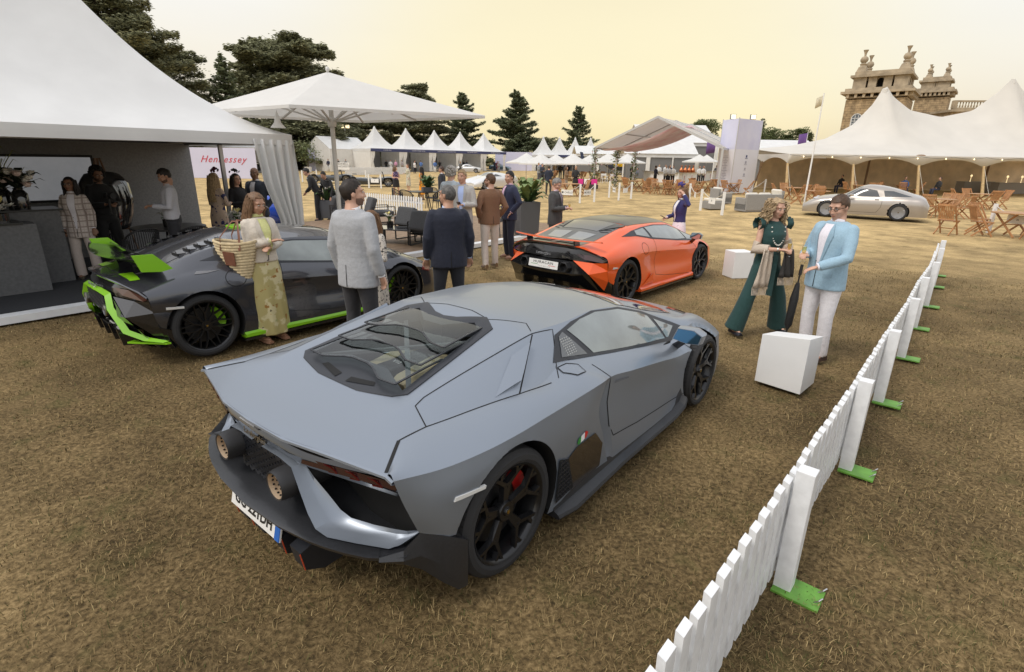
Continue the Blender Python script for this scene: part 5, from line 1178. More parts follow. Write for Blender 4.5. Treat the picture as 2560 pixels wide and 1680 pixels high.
    for sg in (1,-1):
        mb = MB();y = sg*.38;z = .61 if not S else .565;n = 6 if not S else 24;r = .085 if not S else .062
        mb.lathe([(r,q(-.70)),(r,q(-.90)),(r*.86,q(-.905)),(r*.78,q(-.85)),(r*.75,q(-.72)),(0,q(-.72))],n,(0,y,z),'x');mb.build('exhaust_pipe',mat('exhaust_grey',(.05,.05,.052),.35,metal=.6) if not S else mat('exhaust_steel',(.4,.4,.4),.3,metal=1),t,smooth=30)
    # diffuser
    mb = MB();mb.add([(q(-.86),-.62,.40),(q(-.86),.62,.40),(q(-.62),.80,.22),(q(-.62),-.80,.22),(q(-.80),-.60,.355),(q(-.80),.60,.355),(q(-.5),.7,.16),(q(-.5),-.7,.16)],[(0,1,2,3),(4,7,6,5),(0,4,5,1),(1,5,6,2),(3,7,4,0)]);df = mb.build('diffuser',CF,t)
    for y in (-.45,-.15,.15,.45):
        MB().prism([(q(-.84),.36),(q(-.8),.18),(-.4,.14),(-.4,.3)],y-.012,y+.012,lambda p,z:(p[0],z,p[1])).build('diffuser_fin',CF,df)
    npl = MB().box((q(-.90 if not S else -.74),0,.615 if not S else .33),(.008,.56,.115),ry=R(10)).build('number_plate',mat('plate_white'),t)
    if not S:
        zz = .615;o = (q(-.9065),0,zz);up = (math.sin(R(10)),0,math.cos(R(10)));PB = mat('plate_black')
        text('plate_text','HURACAN',.058,PB,npl,basis((o[0]+.004,0,zz+.022),(0,-1,0),up),sx=1.25,space=1.15)
        text('plate_text','TECNICA',.026,PB,npl,basis((o[0]-.003,-.02,zz-.036),(0,-1,0),up),sx=1.3,space=1.9)
        for y,nm,c in ((.17,'flag_green',0),(-.17,'flag_red',0)):MB().box((o[0]-.001,y,zz-.014+(0 if y > 0 else .0)),(.002,.13,.006),ry=R(10)).build('plate_stripe',mat(nm),npl)
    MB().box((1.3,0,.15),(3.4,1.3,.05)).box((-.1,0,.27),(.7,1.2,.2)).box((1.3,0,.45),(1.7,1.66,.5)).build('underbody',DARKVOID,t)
    if not S:
        RB = mat('gloss_black_roof',(.014,.014,.016),.3,coat=.3)
        B.patch('roof_panel',[(.46,0),(.46,.3),(.50,.565),(1.0,.585),(1.5,.58),(1.86,.56),(1.82,.3),(1.80,0)],'top',RB,t,both=True,off=.004)
        B.patch('engine_cover',[(-.80,0),(-.78,.46),(-.40,.53),(.10,.545),(.46,.55),(.46,0)],'top',mat('engine_cover_dark',(.035,.036,.038),.3,coat=.5),t,both=True,off=.003)
        B.patch('rear_window',[(.02,0),(.0,.33),(.40,.40),(.44,0)],'top',mat('dark_windscreen'),t,both=True,off=.006)
        for sg in (1,-1):
            for k in range(4):B.patch('cover_slat',[(-.02+k*.09,sg*.40),(.0+k*.09,sg*.40),(.05+k*.09,sg*.52),(.03+k*.09,sg*.52)][::sg],'top',DARKVOID,t,off=.006)
            B.patch('roof_buttress',[(.02,sg*.36),(.40,sg*.42),(.47,sg*.55),(.36,sg*.56)][::sg],'top',RB,t,off=.012,thick=1)
            B.patch('engine_glass',[(-.42,sg*.06),(-.40,sg*.34),(-.12,sg*.40),(-.10,sg*.06)][::sg],'top',mat('grey_engine_glass',(.16,.17,.17),.08,coat=1),t,off=.006)
            B.patch('deck_vent',[(-.70,sg*.06),(-.68,sg*.40),(-.52,sg*.40),(-.52,sg*.06)][::sg],'top',DARKVOID,t,off=.007)
            for k in range(2):B.patch('deck_rib',[(-.66+k*.07,sg*.06),(-.66+k*.07,sg*.40),(-.63+k*.07,sg*.40),(-.63+k*.07,sg*.06)][::sg],'top',mat('rib_grey',(.10,.10,.10),.3),t,off=.012)
        # spoiler
        rs = []
        for k in range(17):
            y = -.82+1.64*k/16;u = abs(y)/.82;x = -.83+.22*u**1.7;z = 1.0-.008*u;c = .17-.11*u**2
            rs.append([(x,y,z+.008),(x+c*.5,y,z+.004),(x+c,y,z-.022),(x+c*.5,y,z-.016),(x-.006,y,z-.008)])
        MB().rings(rs).build('rear_spoiler',P,t,smooth=40,merge=True)
        for sg in (1,-1):MB().prism([(-.74,.88),(-.60,.90),(-.66,.985),(-.76,.985)],sg*.45-.012,sg*.45+.012,lambda p,z:(p[0],z,p[1])).build('spoiler_strut',GLOSSBLACK,t)
    else:
        # engine cover slats, dorsal fin, wing
        B.patch('engine_cover',[(-.55,0),(-.52,.40),(-.2,.52),(.4,.56),(.8,.52),(.86,0)],'top',P,t,both=True,off=.004,thick=1)
        for sg in (1,-1):
            for k in range(5):
                x,y = -.04+k*.115,.50-.0*k
                sl = MB();pts = []
                for a,b,h in ((0,.12,.032),(.09,.12,.008),(.11,0,.006),(.02,0,.032)):
                    l,n = B.hit(x+a,sg*(y-.11+b),'top');pts.append(l+Vector((0,0,h)))
                sl.add(pts+[p-Vector((0,0,.06)) for p in pts],[(0,1,2,3),(4,5,1,0),(5,6,2,1),(7,4,0,3)]);sl.build('cover_louvre',P,t)
                l,n = B.hit(x-.005,sg*(y-.06),'top');MB().box(l+Vector((.004,sg*.01,.012)),(.012,.13,.03),rz=-sg*.15).build('louvre_mouth',DARKVOID,t)
        fp = [(.90,1.20),(.87,1.265),(.70,1.255),(.3,1.20),(-.05,1.10),(-.35,.99),(-.35,.93),(.3,1.05),(.9,1.15)]
        MB().prism(fp,-.012,.012,lambda p,z:(p[0],z,p[1])).build('dorsal_fin',P,t)
        MB().prism([(.98,1.22),(.88,1.285),(.74,1.275),(.74,1.24),(.84,1.235)],-.12,.12,lambda p,z:(p[0],z*1.1,p[1])).build('roof_scoop',GR,t,bevel=.01)
        B.patch('side_duct',[(-.02,.90),(.02,.925),(.24,.915),(.10,.90)],'side',mat('duct_grey',(.16,.16,.17),.3),t,both=True,off=.004)
        rs = []
        for k in range(13):
            y = -.80+1.6*k/12;u = 1-(y/.8)**2;rs.append([(-.64+.10*(1-u)-.02*u,y,1.115-.03*u),(-.48,y,1.10-.04*u),(-.30,y,1.06-.045*u),(-.48,y,1.07-.045*u)])
        wg = MB().rings(rs).build('rear_wing',CF,t,smooth=40,merge=True)
        MB().grid([[(-.34,-.78,1.10),(-.34,0,1.08),(-.34,.78,1.10)],[(-.26,-.78,1.05),(-.26,0,1.03),(-.26,.78,1.05)]]).build('wing_slat',CF,wg,solid=.012)
        for sg in (1,-1):
            MB().prism([(-.53,1.155),(-.345,1.15),(-.19,.985),(-.30,.965),(-.47,.985)],sg*.79,sg*.815,lambda p,z:(p[0],z,p[1])).build('wing_endplate',GR,wg)
            MB().prism([(-.44,1.05),(-.30,1.04),(-.20,.90),(-.40,.88)],sg*.30,sg*.315,lambda p,z:(p[0],z,p[1])).build('wing_strut',CF,wg)
            B.patch('deck_green_panel',[(-.56,sg*.30),(-.54,sg*.62),(-.46,sg*.66),(-.44,sg*.34)][::sg],'top',GR,t,off=.006)
            arm = [(q(-.87),.0,.735,.06),(q(-.86),.25,.73,.06),(q(-.845),.42,.715,.075),(q(-.87),.50,.59,.085),(q(-.80),.66,.36,.10),(q(-.64),.80,.28,.07),(-.42,.95,.265,.02)];r0,r1,r2 = [],[],[]
            for i,(x,y,z,wd) in enumerate(arm):
                a,b = arm[max(i-1,0)],arm[min(i+1,len(arm)-1)];d = Vector((0,b[1]-a[1],b[2]-a[2])).normalized();sd = Vector((0,-d.z,d.y))
                c = Vector((x,y,z));r0.append(c+sd*wd*.5+Vector((.03,0,0)));r1.append(c+sd*wd*.1+Vector((-.025,0,0)));r2.append(c-sd*wd*.5+Vector((.02,0,0)))
            MB().grid([[Vector((v.x,sg*v.y,v.z)) for v in r] for r in (r0,r1,r2)]).build('bumper_blade',GR,t,smooth=30)
            MB().prism([(q(-.72),.62),(-.40,.90),(-.38,.97),(-.42,.965),(q(-.8),.64)],.245,.262,lambda p,z:(p[0],sg*p[1],z)).build('blade_foot',GR,t)
            for k in range(5):B.patch('wing_louvre',[(2.48+k*.07,.80+.018*(2-abs(k-2))),(2.50+k*.07,.80+.018*(2-abs(k-2))),(2.53+k*.07,.775+.015*(2-abs(k-2))),(2.505+k*.07,.77+.015*(2-abs(k-2)))],'side',DARKVOID,t,sg=sg,off=.005)
            B.patch('headlamp_marker',[(2.98,.55),(3.0,.60),(3.2,.53),(3.16,.50)],'side',mat('lamp_redbrown',(.18,.03,.03),.15,coat=1),t,sg=sg,off=.005)
    RM = mat('satin_black_rim');CG = mat('caliper_green',(.22,.52,.012),.4) if S else mat('caliper_black',(.02,.02,.02),.4)
    if S:sp = [(.16,0,.04,.50,0,.03,.016,.014),(.50,0,.03,.97,.22,.012,.012,.010),(.50,0,.03,.97,-.22,.012,.012,.010)];fo = 10
    else:sp = [(.14,0,.045,.55,.09,.03,.026,.022),(.14,0,.045,.55,-.09,.03,.026,.022),(.55,.09,.03,.74,.26,.022,.024,.02),(.55,-.09,.03,.74,-.26,.022,.024,.02),(.74,.26,.022,.985,.20,.012,.02,.024),(.74,-.26,.022,.985,-.20,.012,.02,.024),(.74,.26,.022,.985,.46,.012,.02,.014),(.74,-.26,.022,.985,-.46,.012,.02,.014)];fo = 5
    for sg in (1,-1):
        wheel(t,(0,sg*.80,.345),.345,.30,sg,sp,fo,.268,RM,CG,cal_a=25)
        wheel(t,(2.62,sg*.83,.328),.328,.245,sg,sp,fo,.262,RM,CG,cal_a=155)
    for sg in (1,-1):mirror_unit(t,(2.28,sg*.86,.72),(2.17,sg*1.02,.865),sg,P if S else GLOSSBLACK,GLOSSBLACK,(.10,.22,.12))
    return t
huracan('sto',(-4.0018,6.1033,0),R(48.995))
huracan('tec',(1.05923,8.66339,0),R(47.791))
# ================================================================ people
def remesh(mb,vox,smooth=2,extra=0.):
    me = bpy.data.meshes.new('m');me.from_pydata(mb.v,[],mb.f);bm = bmesh.new();bm.from_mesh(me);bmesh.ops.recalc_face_normals(bm,faces=bm.faces);bm.to_mesh(me);bm.free()
    o = bpy.data.objects.new('m',me);COL.objects.link(o);r = o.modifiers.new('r','REMESH');r.mode = 'VOXEL';r.voxel_size = vox
    if smooth:s = o.modifiers.new('s','SMOOTH');s.iterations = smooth;s.factor = .6
    out = bpy.data.meshes.new_from_object(o.evaluated_get(bpy.context.evaluated_depsgraph_get()));bpy.data.objects.remove(o);bpy.data.meshes.remove(me)
    out.polygons.foreach_set('use_smooth',[True]*len(out.polygons));return out
def cloth(mb,name,m,parent,vox=.014,smooth=2):
    me = remesh(mb,vox,smooth);me.name = name;me.materials.append(m);return link(name,me,parent)
def bvh_of(me):return BVHTree.FromPolygons([v.co for v in me.vertices],[tuple(p.vertices) for p in me.polygons])
def fpatch(name,bvh,poly,sgn,m,parent,off=.004,res=.03):
    """polygon in (x, z) dropped on the front (sgn 1) or back (-1) of a garment"""
    bm = bmesh.new();bm.faces.new([bm.verts.new((a,b,0)) for a,b in poly])
    for ax in (0,1):
        lo = min(p[ax] for p in poly);hi = max(p[ax] for p in poly);n = int((hi-lo)/res)
        for i in range(1,n+1):
            c = [0,0,0];c[ax] = lo+(hi-lo)*i/(n+1);nn = [0,0,0];nn[ax] = 1;bmesh.ops.bisect_plane(bm,geom=bm.verts[:]+bm.edges[:]+bm.faces[:],plane_co=c,plane_no=nn)
    bmesh.ops.triangulate(bm,faces=bm.faces[:]);bm.verts.index_update();vs = []
    for v in bm.verts:
        l,n,_,_ = bvh.ray_cast(Vector((v.co.x,2*sgn,v.co.y)),Vector((0,-sgn,0)))
        if l is None:l,n,_,_ = bvh.find_nearest(Vector((v.co.x,.1*sgn,v.co.y)))
        vs.append(l+n*off)
    mb = MB();mb.add(vs,[tuple(v.index for v in f.verts) for f in bm.faces]);bm.free();return mb.build(name,m,parent,smooth=60)
def hair_cap(mb,Hm,k,line,sx=1.07,sy=1.07,sz=1.08,bump=.004,seed=0):
    """scalp shell; line(y, z, x) True where hair grows"""
    rnd = random.Random(seed);n,m = 28,18;vs = {};fs = []
    def V(i,j):
        t,p = PI*i/m,2*PI*j/n;d = Vector((math.sin(t)*math.cos(p),math.sin(t)*math.sin(p),math.cos(t)))
        return Vector((d.x*.078*sx,-.01+d.y*.100*sy,.025+d.z*.096*sz))*k
    for i in range(m):
        for j in range(n):
            c = (V(i,j)+V(i+1,j+1))/2/k
            if line(c.y,c.z,c.x):
                q = []
                for a,b in ((i,j),(i+1,j),(i+1,j+1),(i,j+1)):
                    key = (a,b % n)
                    if key not in vs:
                        rr = random.Random(a*97+(b % n)*13+seed);vs[key] = (len(vs),Hm @ (V(a,b)*(1+rr.uniform(-bump,bump)*8)))
                    q.append(vs[key][0])
                fs.append(tuple(q))
    P = [None]*len(vs)
    for i,p in vs.values():P[i] = p
    inner = len(P);C = Hm @ Vector((0,-.01*k,.02*k));P2 = [C+(p-C)*.86 for p in P]
    from collections import Counter
    cnt = Counter();
    for f in fs:
        for a,b in zip(f,f[1:]+f[:1]):cnt[frozenset((a,b))] += 1
    side = [];
    for f in fs:
        for a,b in zip(f,f[1:]+f[:1]):
            if cnt[frozenset((a,b))] == 1:side.append((a,b,inner+b,inner+a))
    mb.add(P+P2,fs+[tuple(inner+i for i in f[::-1]) for f in fs]+side)
ARM = {'down':((.25,-.04,-.28),(.25,.04,-.53)),'pocket':((.30,-.09,-.27),(.21,.05,-.46)),'fold':((.21,.06,-.25),(.02,.205,-.20)),'fold2':((.21,.06,-.26),(.03,.175,-.27)),'hold':((.25,.04,-.29),(.09,.26,-.27)),'reach':((.27,.10,-.27),(.15,.33,-.36)),
       'head':((.42,.05,-.02),(.24,.08,.17)),'phone':((.25,.03,-.29),(.14,.27,-.33)),'back':((.27,-.12,-.27),(.12,-.17,-.46)),'low':((.27,.12,-.26),(.2,.3,-.48)),'up':((.28,.12,-.2),(.14,.30,-.02))}
SKIN = {'fair':(.56,.33,.235),'tan':(.45,.25,.165),'brown':(.22,.115,.07),'dark':(.12,.062,.04)}
def person(label,px=None,H=1.75,face=270,female=False,skin='fair',top=None,bottom=None,hair=None,arms=('down','down'),head=(0,0),lean=0.,pos=None,z0=0.,stance=.10,vox=1.,group=None,extras=None,gait=0.,shoe=((.02,.015,.012)),bend=0.,wid=1.,sit=False):
    """px: photo pixel of the crown; face: heading of the chest in degrees"""
    if pos is None:g = G(px[0],px[1],H+z0);pos = Vector((g.x,g.y,z0))
    t = thing('person',label,'person',pos,R(face-90),group);k = H/1.75
    sw = (.142 if female else .165)*k*wid;hw = .092*k;S = lambda *a:Vector(a)*k
    T = Matrix.Translation((0,0,.95*k)) @ Matrix.Rotation(-R(bend),4,'X') @ Matrix.Rotation(R(lean),4,'Y') @ Matrix.Translation((0,0,-.95*k))
    neck = T @ S(0,-.012,1.485);sh = {s:T @ Vector((s*sw,-.01*k,1.425*k)) for s in (1,-1)}
    Hm = Matrix.Translation(T @ S(0,.012,1.632)) @ Matrix.Rotation(R(head[0]),4,'Z') @ Matrix.Rotation(-R(head[1]+bend*.5),4,'X')
    el,wr = {},{}
    for s,a in ((1,arms[0]),(-1,arms[1])):
        e,w_ = ARM[a];
        el[s] = T @ (Vector((s*sw,0,1.425*k))+Vector((s*(e[0]-.182)*k,e[1]*k,e[2]*k)));wr[s] = T @ (Vector((s*sw,0,1.425*k))+Vector((s*(w_[0]-.182)*k,w_[1]*k,w_[2]*k)))
    hip = {s:Vector((s*hw,0,.90*k)) for s in (1,-1)}
    kn = {s:Vector((s*(hw+stance*.3),.02*k+s*gait*.5,.49*k)) for s in (1,-1)};an = {s:Vector((s*(hw*.8+stance*.55),-.02*k+s*gait,.085*k)) for s in (1,-1)}
    if sit:
        kn = {s:Vector((s*hw*1.3,.42*k,.52*k)) for s in (1,-1)};an = {s:Vector((s*hw*1.3,.40*k,.085*k)) for s in (1,-1)};hip = {s:Vector((s*hw,0,.53*k)) for s in (1,-1)}
    sm = mat('skin_'+skin,SKIN[skin],.5,var=.06,vscale=14);far = vox > 1.4
    # --- body, one mesh
    mb = MB();hk = k
    def E(c,r):mb.ell(Hm @ (Vector(c)*hk),Vector(r)*hk,14,10,Hm.to_3x3())
    E((0,-.012,.03),(.076,.097,.088));E((0,.032,-.03),(.062,.066,.080));E((0,.052,-.082),(.036,.036,.028));E((0,.095,-.008),(.011,.018,.030));E((0,.104,-.028),(.015,.015,.012))
    for s in (1,-1):E((s*.076,-.008,-.008),(.010,.019,.030));E((s*.036,.062,-.025),(.026,.028,.022));E((s*.030,.072,.034),(.030,.020,.012))
    fr = .92 if female else 1.08
    mb.tube([Hm @ S(0,-.02,-.02),Hm @ S(0,-.02,-.085),neck,T @ S(0,-.01,1.40)],[.056*k*fr,.054*k*fr,.066*k*fr,.09*k],14)
    mb.tube([T @ S(0,0,1.40),T @ S(0,0,1.2),S(0,0,.95 if not sit else .6)],[.085*k,.08*k,.08*k],12)
    mb.tube([sh[1],T @ S(0,-.01,1.43),sh[-1]],[.034*k,.045*k,.034*k],10)
    for s in (1,-1):
        mb.tube([sh[s]-Vector((0,0,.01)),sh[s].lerp(el[s],.5),el[s],el[s].lerp(wr[s],.35),wr[s]],[.046*k*fr,.042*k*fr,.036*k*fr,.036*k*fr,.025*k*fr],10)
        if not sit:mb.tube([hip[s],kn[s],an[s]+Vector((0,0,.0))],[.075*k,.05*k,.036*k],10)
        else:mb.tube([hip[s],kn[s],an[s]],[.075*k,.055*k,.036*k],10)
        mb.ell(an[s]+S(0,.05,-.045),(.036*k,.10*k,.035*k),10,6)
        # hand
        d = (wr[s]-el[s]).normalized();up = Vector((0,0,1)) if abs(d.z) < .8 else Vector((0,1,0));a = d.cross(up).normalized();b = a.cross(d).normalized()
        pc = wr[s]+d*.045*k;rot = Matrix((a,d,b)).transposed();mb.ell(pc,(.036*k,.052*k,.017*k),10,8,rot);grip = arms[0 if s > 0 else 1] in ('hold','up','phone')
        for q in range(4):
            o = pc+a*((q-1.5)*.019*k)+d*.036*k;ln = (.070,.078,.074,.060)[q]*k;c1 = .25 if not grip else .8
            mb.tube([o-d*.02*k,o+d*ln*.45-b*ln*.12*c1*2,o+d*ln*(.85-.35*c1)-b*ln*(.3+.5*c1)],[.0092*k,.0088*k,.0075*k],8)
        sd = -s if abs(d.z) > .8 else s;o = pc+a*(-sd*.03*k);mb.tube([o-d*.02*k,o-a*(sd*.018*k)+d*.02*k-b*.01*k,o-a*(sd*.016*k)+d*.052*k-b*.02*k],[.012*k,.0105*k,.009*k],8)
    body = remesh(mb,.0085*vox,1);body.name = 'body';body.materials.append(sm);body = link('body',body,t)
    # --- face
    if vox < 1.8:
        DK = mat('eye_dark',(.02,.014,.01),.2);hcol = (hair or {}).get('col',(.05,.03,.02));bcol = mat('brow_%02d%02d%02d' % tuple(int(c*99) for c in hcol),tuple(c*.7 for c in hcol),.8)
        for s in (1,-1):
            q = MB();q.ell(Hm @ (Vector((s*.031,.0835,.012))*hk),Vector((.0135,.008,.0062))*hk,10,6,Hm.to_3x3());e = q.build('eye',mat('eye_white',(.62,.6,.57),.3),t,smooth=90)
            q = MB();q.ell(Hm @ (Vector((s*.031,.0895,.0115))*hk),Vector((.0062,.0035,.0060))*hk,8,6,Hm.to_3x3());q.build('iris',DK,e,smooth=90)
            q = MB();q.tube([Hm @ (Vector(p)*hk) for p in ((s*.016,.0925,.031),(s*.033,.0905,.037),(s*.050,.079,.030))],[.003*hk,.0042*hk,.002*hk],6);q.build('eyebrow',bcol,t,smooth=90)
        q = MB();q.ell(Hm @ (Vector((0,.0885,-.058))*hk),Vector((.024,.009,.0052))*hk,10,6,Hm.to_3x3());q.ell(Hm @ (Vector((0,.087,-.066))*hk),Vector((.020,.010,.0058))*hk,10,6,Hm.to_3x3())
        lp = remesh(q,.003*max(1,vox),0);lp.name = 'lips';lp.materials.append(mat('lip_'+skin+str(female),tuple(a*b for a,b in zip(SKIN[skin],(.85,.50,.50) if female else (.80,.6,.58))),.4));link('lips',lp,t)
    cv = .0135*vox
    # --- lower garment
    bt = bottom or {'kind':'trousers','col':(.03,.03,.035)}
    def fab(c,nm,**kw):return mat('%s_%03d_%03d_%03d' % (nm,*[int(x*999) for x in c]),c,.85,var=kw.get('var',.06),vscale=kw.get('vs',70),bump=kw.get('bump',.35),bscale=kw.get('bs',22),sheen=.1)
    bm_ = bt.get('mat') or fab(bt['col'],'cloth');wb = bt.get('wide',0.)
    if bt['kind'] in ('trousers','shorts'):
        mb = MB();cut = bt.get('end',0.)
        if not sit:mb.tube([T @ S(0,0,1.06),S(0,0,.98),S(0,-.005,.88)],[(.150*k*wid,.105*k),(.165*k*wid,.118*k),(.165*k*wid,.115*k)],18) if False else mb.rings([[Vector((rx*math.cos(2*PI*i/18),ry*math.sin(2*PI*i/18)-.008*k,z*k)) for i in range(18)] for z,rx,ry in ((1.07,.150*k*wid,.105*k),(.98,.165*k*wid,.12*k),(.90,.172*k*wid,.125*k),(.83,.15*k*wid,.10*k))])
        else:mb.ell(Vector((0,-.02*k,.56*k)),(.17*k*wid,.15*k,.12*k),16,10)
        for s in (1,-1):
            a = an[s]+Vector((0,0,-.05*k));r_ = [.100*k*wid,.092*k,.070*k+wb*.06,.068*k+wb*.10,.058*k+wb*.16]
            ps = [hip[s]+(S(0,0,-.03) if not sit else S(0,0,0)),hip[s].lerp(kn[s],.45),kn[s],kn[s].lerp(a,.5),a+S(0,-.005,.02)]
            if cut:ps = [hip[s]-S(0,0,.03),hip[s].lerp(kn[s],.5),hip[s].lerp(kn[s],cut)];r_ = r_[:3]
            mb.tube(ps,r_,14)
        cloth(mb,bt['kind'],bm_,t,cv,2)
    elif bt['kind'] in ('skirt','dress'):
        e = bt.get('end',.12);fl = bt.get('flare',.03);z1 = 1.07;rs = []
        for u in (0,.1,.22,.4,.6,.8,1.):
            z = z1+(e-z1)*u;rx = np.interp(u,[0,.1,.22,1],[.138,.158,.18,.17+fl])*k*wid;ry = np.interp(u,[0,.1,.22,1],[.10,.115,.13,.13+fl])*k
            rs.append([Vector((rx*math.cos(2*PI*i/40)*(1+.05*u*math.sin(i*2.2+u)),ry*math.sin(2*PI*i/40)*(1+.07*u*math.sin(i*1.6+1)),z*k)) for i in range(40)])
        mb = MB();mb.rings(rs);cloth(mb,'skirt' if bt['kind'] == 'skirt' else 'dress_skirt',bm_,t,cv,1)
    # shoes
    for s in (1,-1):
        mb = MB();f = an[s].copy();f.z = 0;hh = .085 if not female else .06
        rs = []
        for y,w_,z in ((-.075,.030,hh),(-.05,.036,hh*1.0),(.0,.036,hh*1.02),(.06,.043,.062),(.12,.043,.05),(.165,.030,.035)):
            rs.append([f+Vector((w_*k*math.cos(PI*i/6),y*k,.004+z*k*math.sin(PI*i/6))) for i in range(7)])
        mb.rings(rs);mb.build('shoe',mat('shoe_%03d%03d%03d' % tuple(int(c*999) for c in shoe),shoe,.4),t,smooth=50)
    # --- upper garment
    tp = top or {'kind':'shirt','col':(.6,.6,.6)};m_ = tp.get('mat') or fab(tp['col'],'cloth');kind = tp['kind']
    if kind:
        mb = MB();th = {'jacket':.014,'shirt':.0,'blouse':0.,'top':-.004,'coat':.02}.get(kind,0)*k;hem = tp.get('hem',{'jacket':.80,'coat':.70,'shirt':.97,'blouse':.95,'top':1.02}.get(kind,.95));rs = []
        if female:prof = [(.80,.178,.13,0),(.92,.165,.122,0),(1.06,.138,.105,0),(1.14,.135,.103,.004),(1.24,.150,.125,.018),(1.32,.158,.128,.018),(1.40,.158,.105,.0),(1.45,.115,.080,-.01),(1.485,.066,.062,-.012)]
        else:prof = [(.80,.185,.132,0),(.92,.182,.132,.004),(1.06,.168,.128,.008),(1.16,.170,.126,.006),(1.28,.186,.130,.004),(1.36,.196,.128,0),(1.42,.188,.108,-.006),(1.46,.125,.084,-.012),(1.495,.076,.072,-.012)]
        if sit:hem = max(hem,.92)
        for z,rx,ry,yo in [(hem,*[np.interp(hem,[p[0] for p in prof],[p[c] for p in prof]) for c in (1,2,3)])]+[p for p in prof if p[0] > hem+.03]:
            rs.append([T @ Vector(((rx*wid*k+th)*math.cos(2*PI*i/24),(ry*k*(wid**.7)+th)*math.sin(2*PI*i/24)+yo*k,z*k)) for i in range(24)])
        if sit:rs = [[p-Vector((0,0,.37*k)) for p in r] for r in rs]
        mb.rings(rs);slv = tp.get('sleeve',1.)
        if slv > 0:
            for s in (1,-1):
                A,B_,C_ = sh[s],el[s],wr[s];rr = (.068,.060,.053,.049,.041) if not female else (.058,.05,.045,.042,.037);w0 = 1+th*4
                ps = [A-Vector((s*.02*k,0,.0)),A.lerp(B_,.45),B_,B_.lerp(C_,.5),C_-(C_-B_)*.03]
                n = {1.:5,.75:4,.5:3,.25:2}[slv];mb.ell(A-Vector((s*.012*k,0,.012*k)),[(.066 if not female else .056)*k*w0]*3,14,10);mb.tube(ps[:n],[q*k*w0+th*.3 for q in rr[:n]],14)
        if sit:pass
        um = cloth(mb,{'jacket':'jacket','coat':'coat','shirt':'shirt','blouse':'blouse','top':'top'}[kind],m_,t,cv,2)
        if kind in ('jacket','coat') and vox < 1.8:
            bv = bvh_of(um.data);sm2 = tp.get('shirt',(.75,.75,.78));SH = fab(sm2,'shirt',bump=.15);LP = fab(tuple(c*.86 for c in tp['col']),'lapel') if not tp.get('mat') else m_
            def z_(v):return v*k
            if tp.get('open',True):
                nb = tp.get('vee',1.10);P_ = [(-.052*k,z_(1.47)),(.052*k,z_(1.47)),(.058*k,z_(1.38)),(.012*k,z_(nb)),(-.012*k,z_(nb)),(-.058*k,z_(1.38))]
                fpatch('shirt_front',bv,P_,1,SH,um,.003)
                for s in (1,-1):
                    fpatch('lapel',bv,[(s*.048*k,z_(1.475)),(s*.085*k,z_(1.42)),(s*.105*k,z_(1.36)),(s*.020*k,z_(nb)),(s*.012*k,z_(nb)),(s*.055*k,z_(1.36))][::s],1,LP,um,.010)
                if tp.get('tie'):fpatch('tie',bv,[(-.016*k,z_(1.45)),(.016*k,z_(1.45)),(.03*k,z_(1.2)),(0,z_(1.12)),(-.03*k,z_(1.2))],1,fab(tp['tie'],'tie'),um,.007)
            fpatch('front_seam',bv,[(-.004,z_(tp.get('vee',1.1))),(.004,z_(tp.get('vee',1.1))),(.012,z_(hem+.02)),(.002,z_(hem+.02))],1,DARKVOID,um,.003)
            fpatch('back_vent',bv,[(-.003,z_(1.0)),(.003,z_(1.0)),(.006,z_(hem+.015)),(-.004,z_(hem+.015))],-1,DARKVOID,um,.003)
            for s in (1,-1):fpatch('pocket_flap',bv,[(s*.08*k,z_(.97)),(s*.155*k,z_(.975)),(s*.155*k,z_(.935)),(s*.08*k,z_(.93))][::s],1,LP,um,.005)
            for q in (1.09,1.0):fpatch('button',bv,[(.02+.007*math.cos(a*PI/3),z_(q)+.007*math.sin(a*PI/3)) for a in range(6)],1,DARKVOID,um,.006,1)
            cm = MB();
            rs = [[T @ Vector(((.062+.008*u)*k*math.cos(2*PI*i/20),(.060+.006*u)*k*math.sin(2*PI*i/20)-.012*k,(1.515-.035*u+.012*math.sin(2*PI*i/20))*k)) for i in range(20)] for u in (0,.5,1)]
            cm.rings(rs,False,False);cm.build('collar',SH,um,smooth=60,solid=.006)
            if slv == 1.:
                for s in (1,-1):
                    d = (wr[s]-el[s]).normalized();MB().tube([wr[s]-d*.03*k,wr[s]+d*.006*k],.037*k if not female else .031*k,12).build('cuff',SH,um,smooth=60)
        elif kind == 'shirt' and vox < 1.8:
            cm = MB();rs = [[T @ Vector(((.062+.008*u)*k*math.cos(2*PI*i/20),(.060+.006*u)*k*math.sin(2*PI*i/20)-.012*k,(1.515-.035*u)*k)) for i in range(20)] for u in (0,.5,1)]
            cm.rings(rs,False,False);cm.build('collar',m_,um,smooth=60,solid=.006)
    # --- hair
    if hair:
        hm = mat('hair_%03d%03d%03d' % tuple(int(c*999) for c in hair['col']),hair['col'],.55,var=.35,vscale=40,spec=.4);st = hair['style'];mb = MB();rnd = random.Random(hash(label) % 1000 if False else len(label))
        if st == 'short':hair_cap(mb,Hm,hk,lambda y,z,x:(z > .086 if y > .045 else z > .005-.4*min(0,y+.02)*0+(.03 if y > .01 else 0) if y > -.035 else z > -.062) ,1.06,1.08,1.13,.006,3)
        elif st == 'crop':hair_cap(mb,Hm,hk,lambda y,z,x:(z > .082 if y > .04 else z > .02 if y > -.03 else z > -.055),1.03,1.03,1.035,.002,4)
        else:hair_cap(mb,Hm,hk,lambda y,z,x:(z > .086 if y > .045 else z > .0 if y > .015 else z > -.07),1.10,1.10,1.10,.004,5)
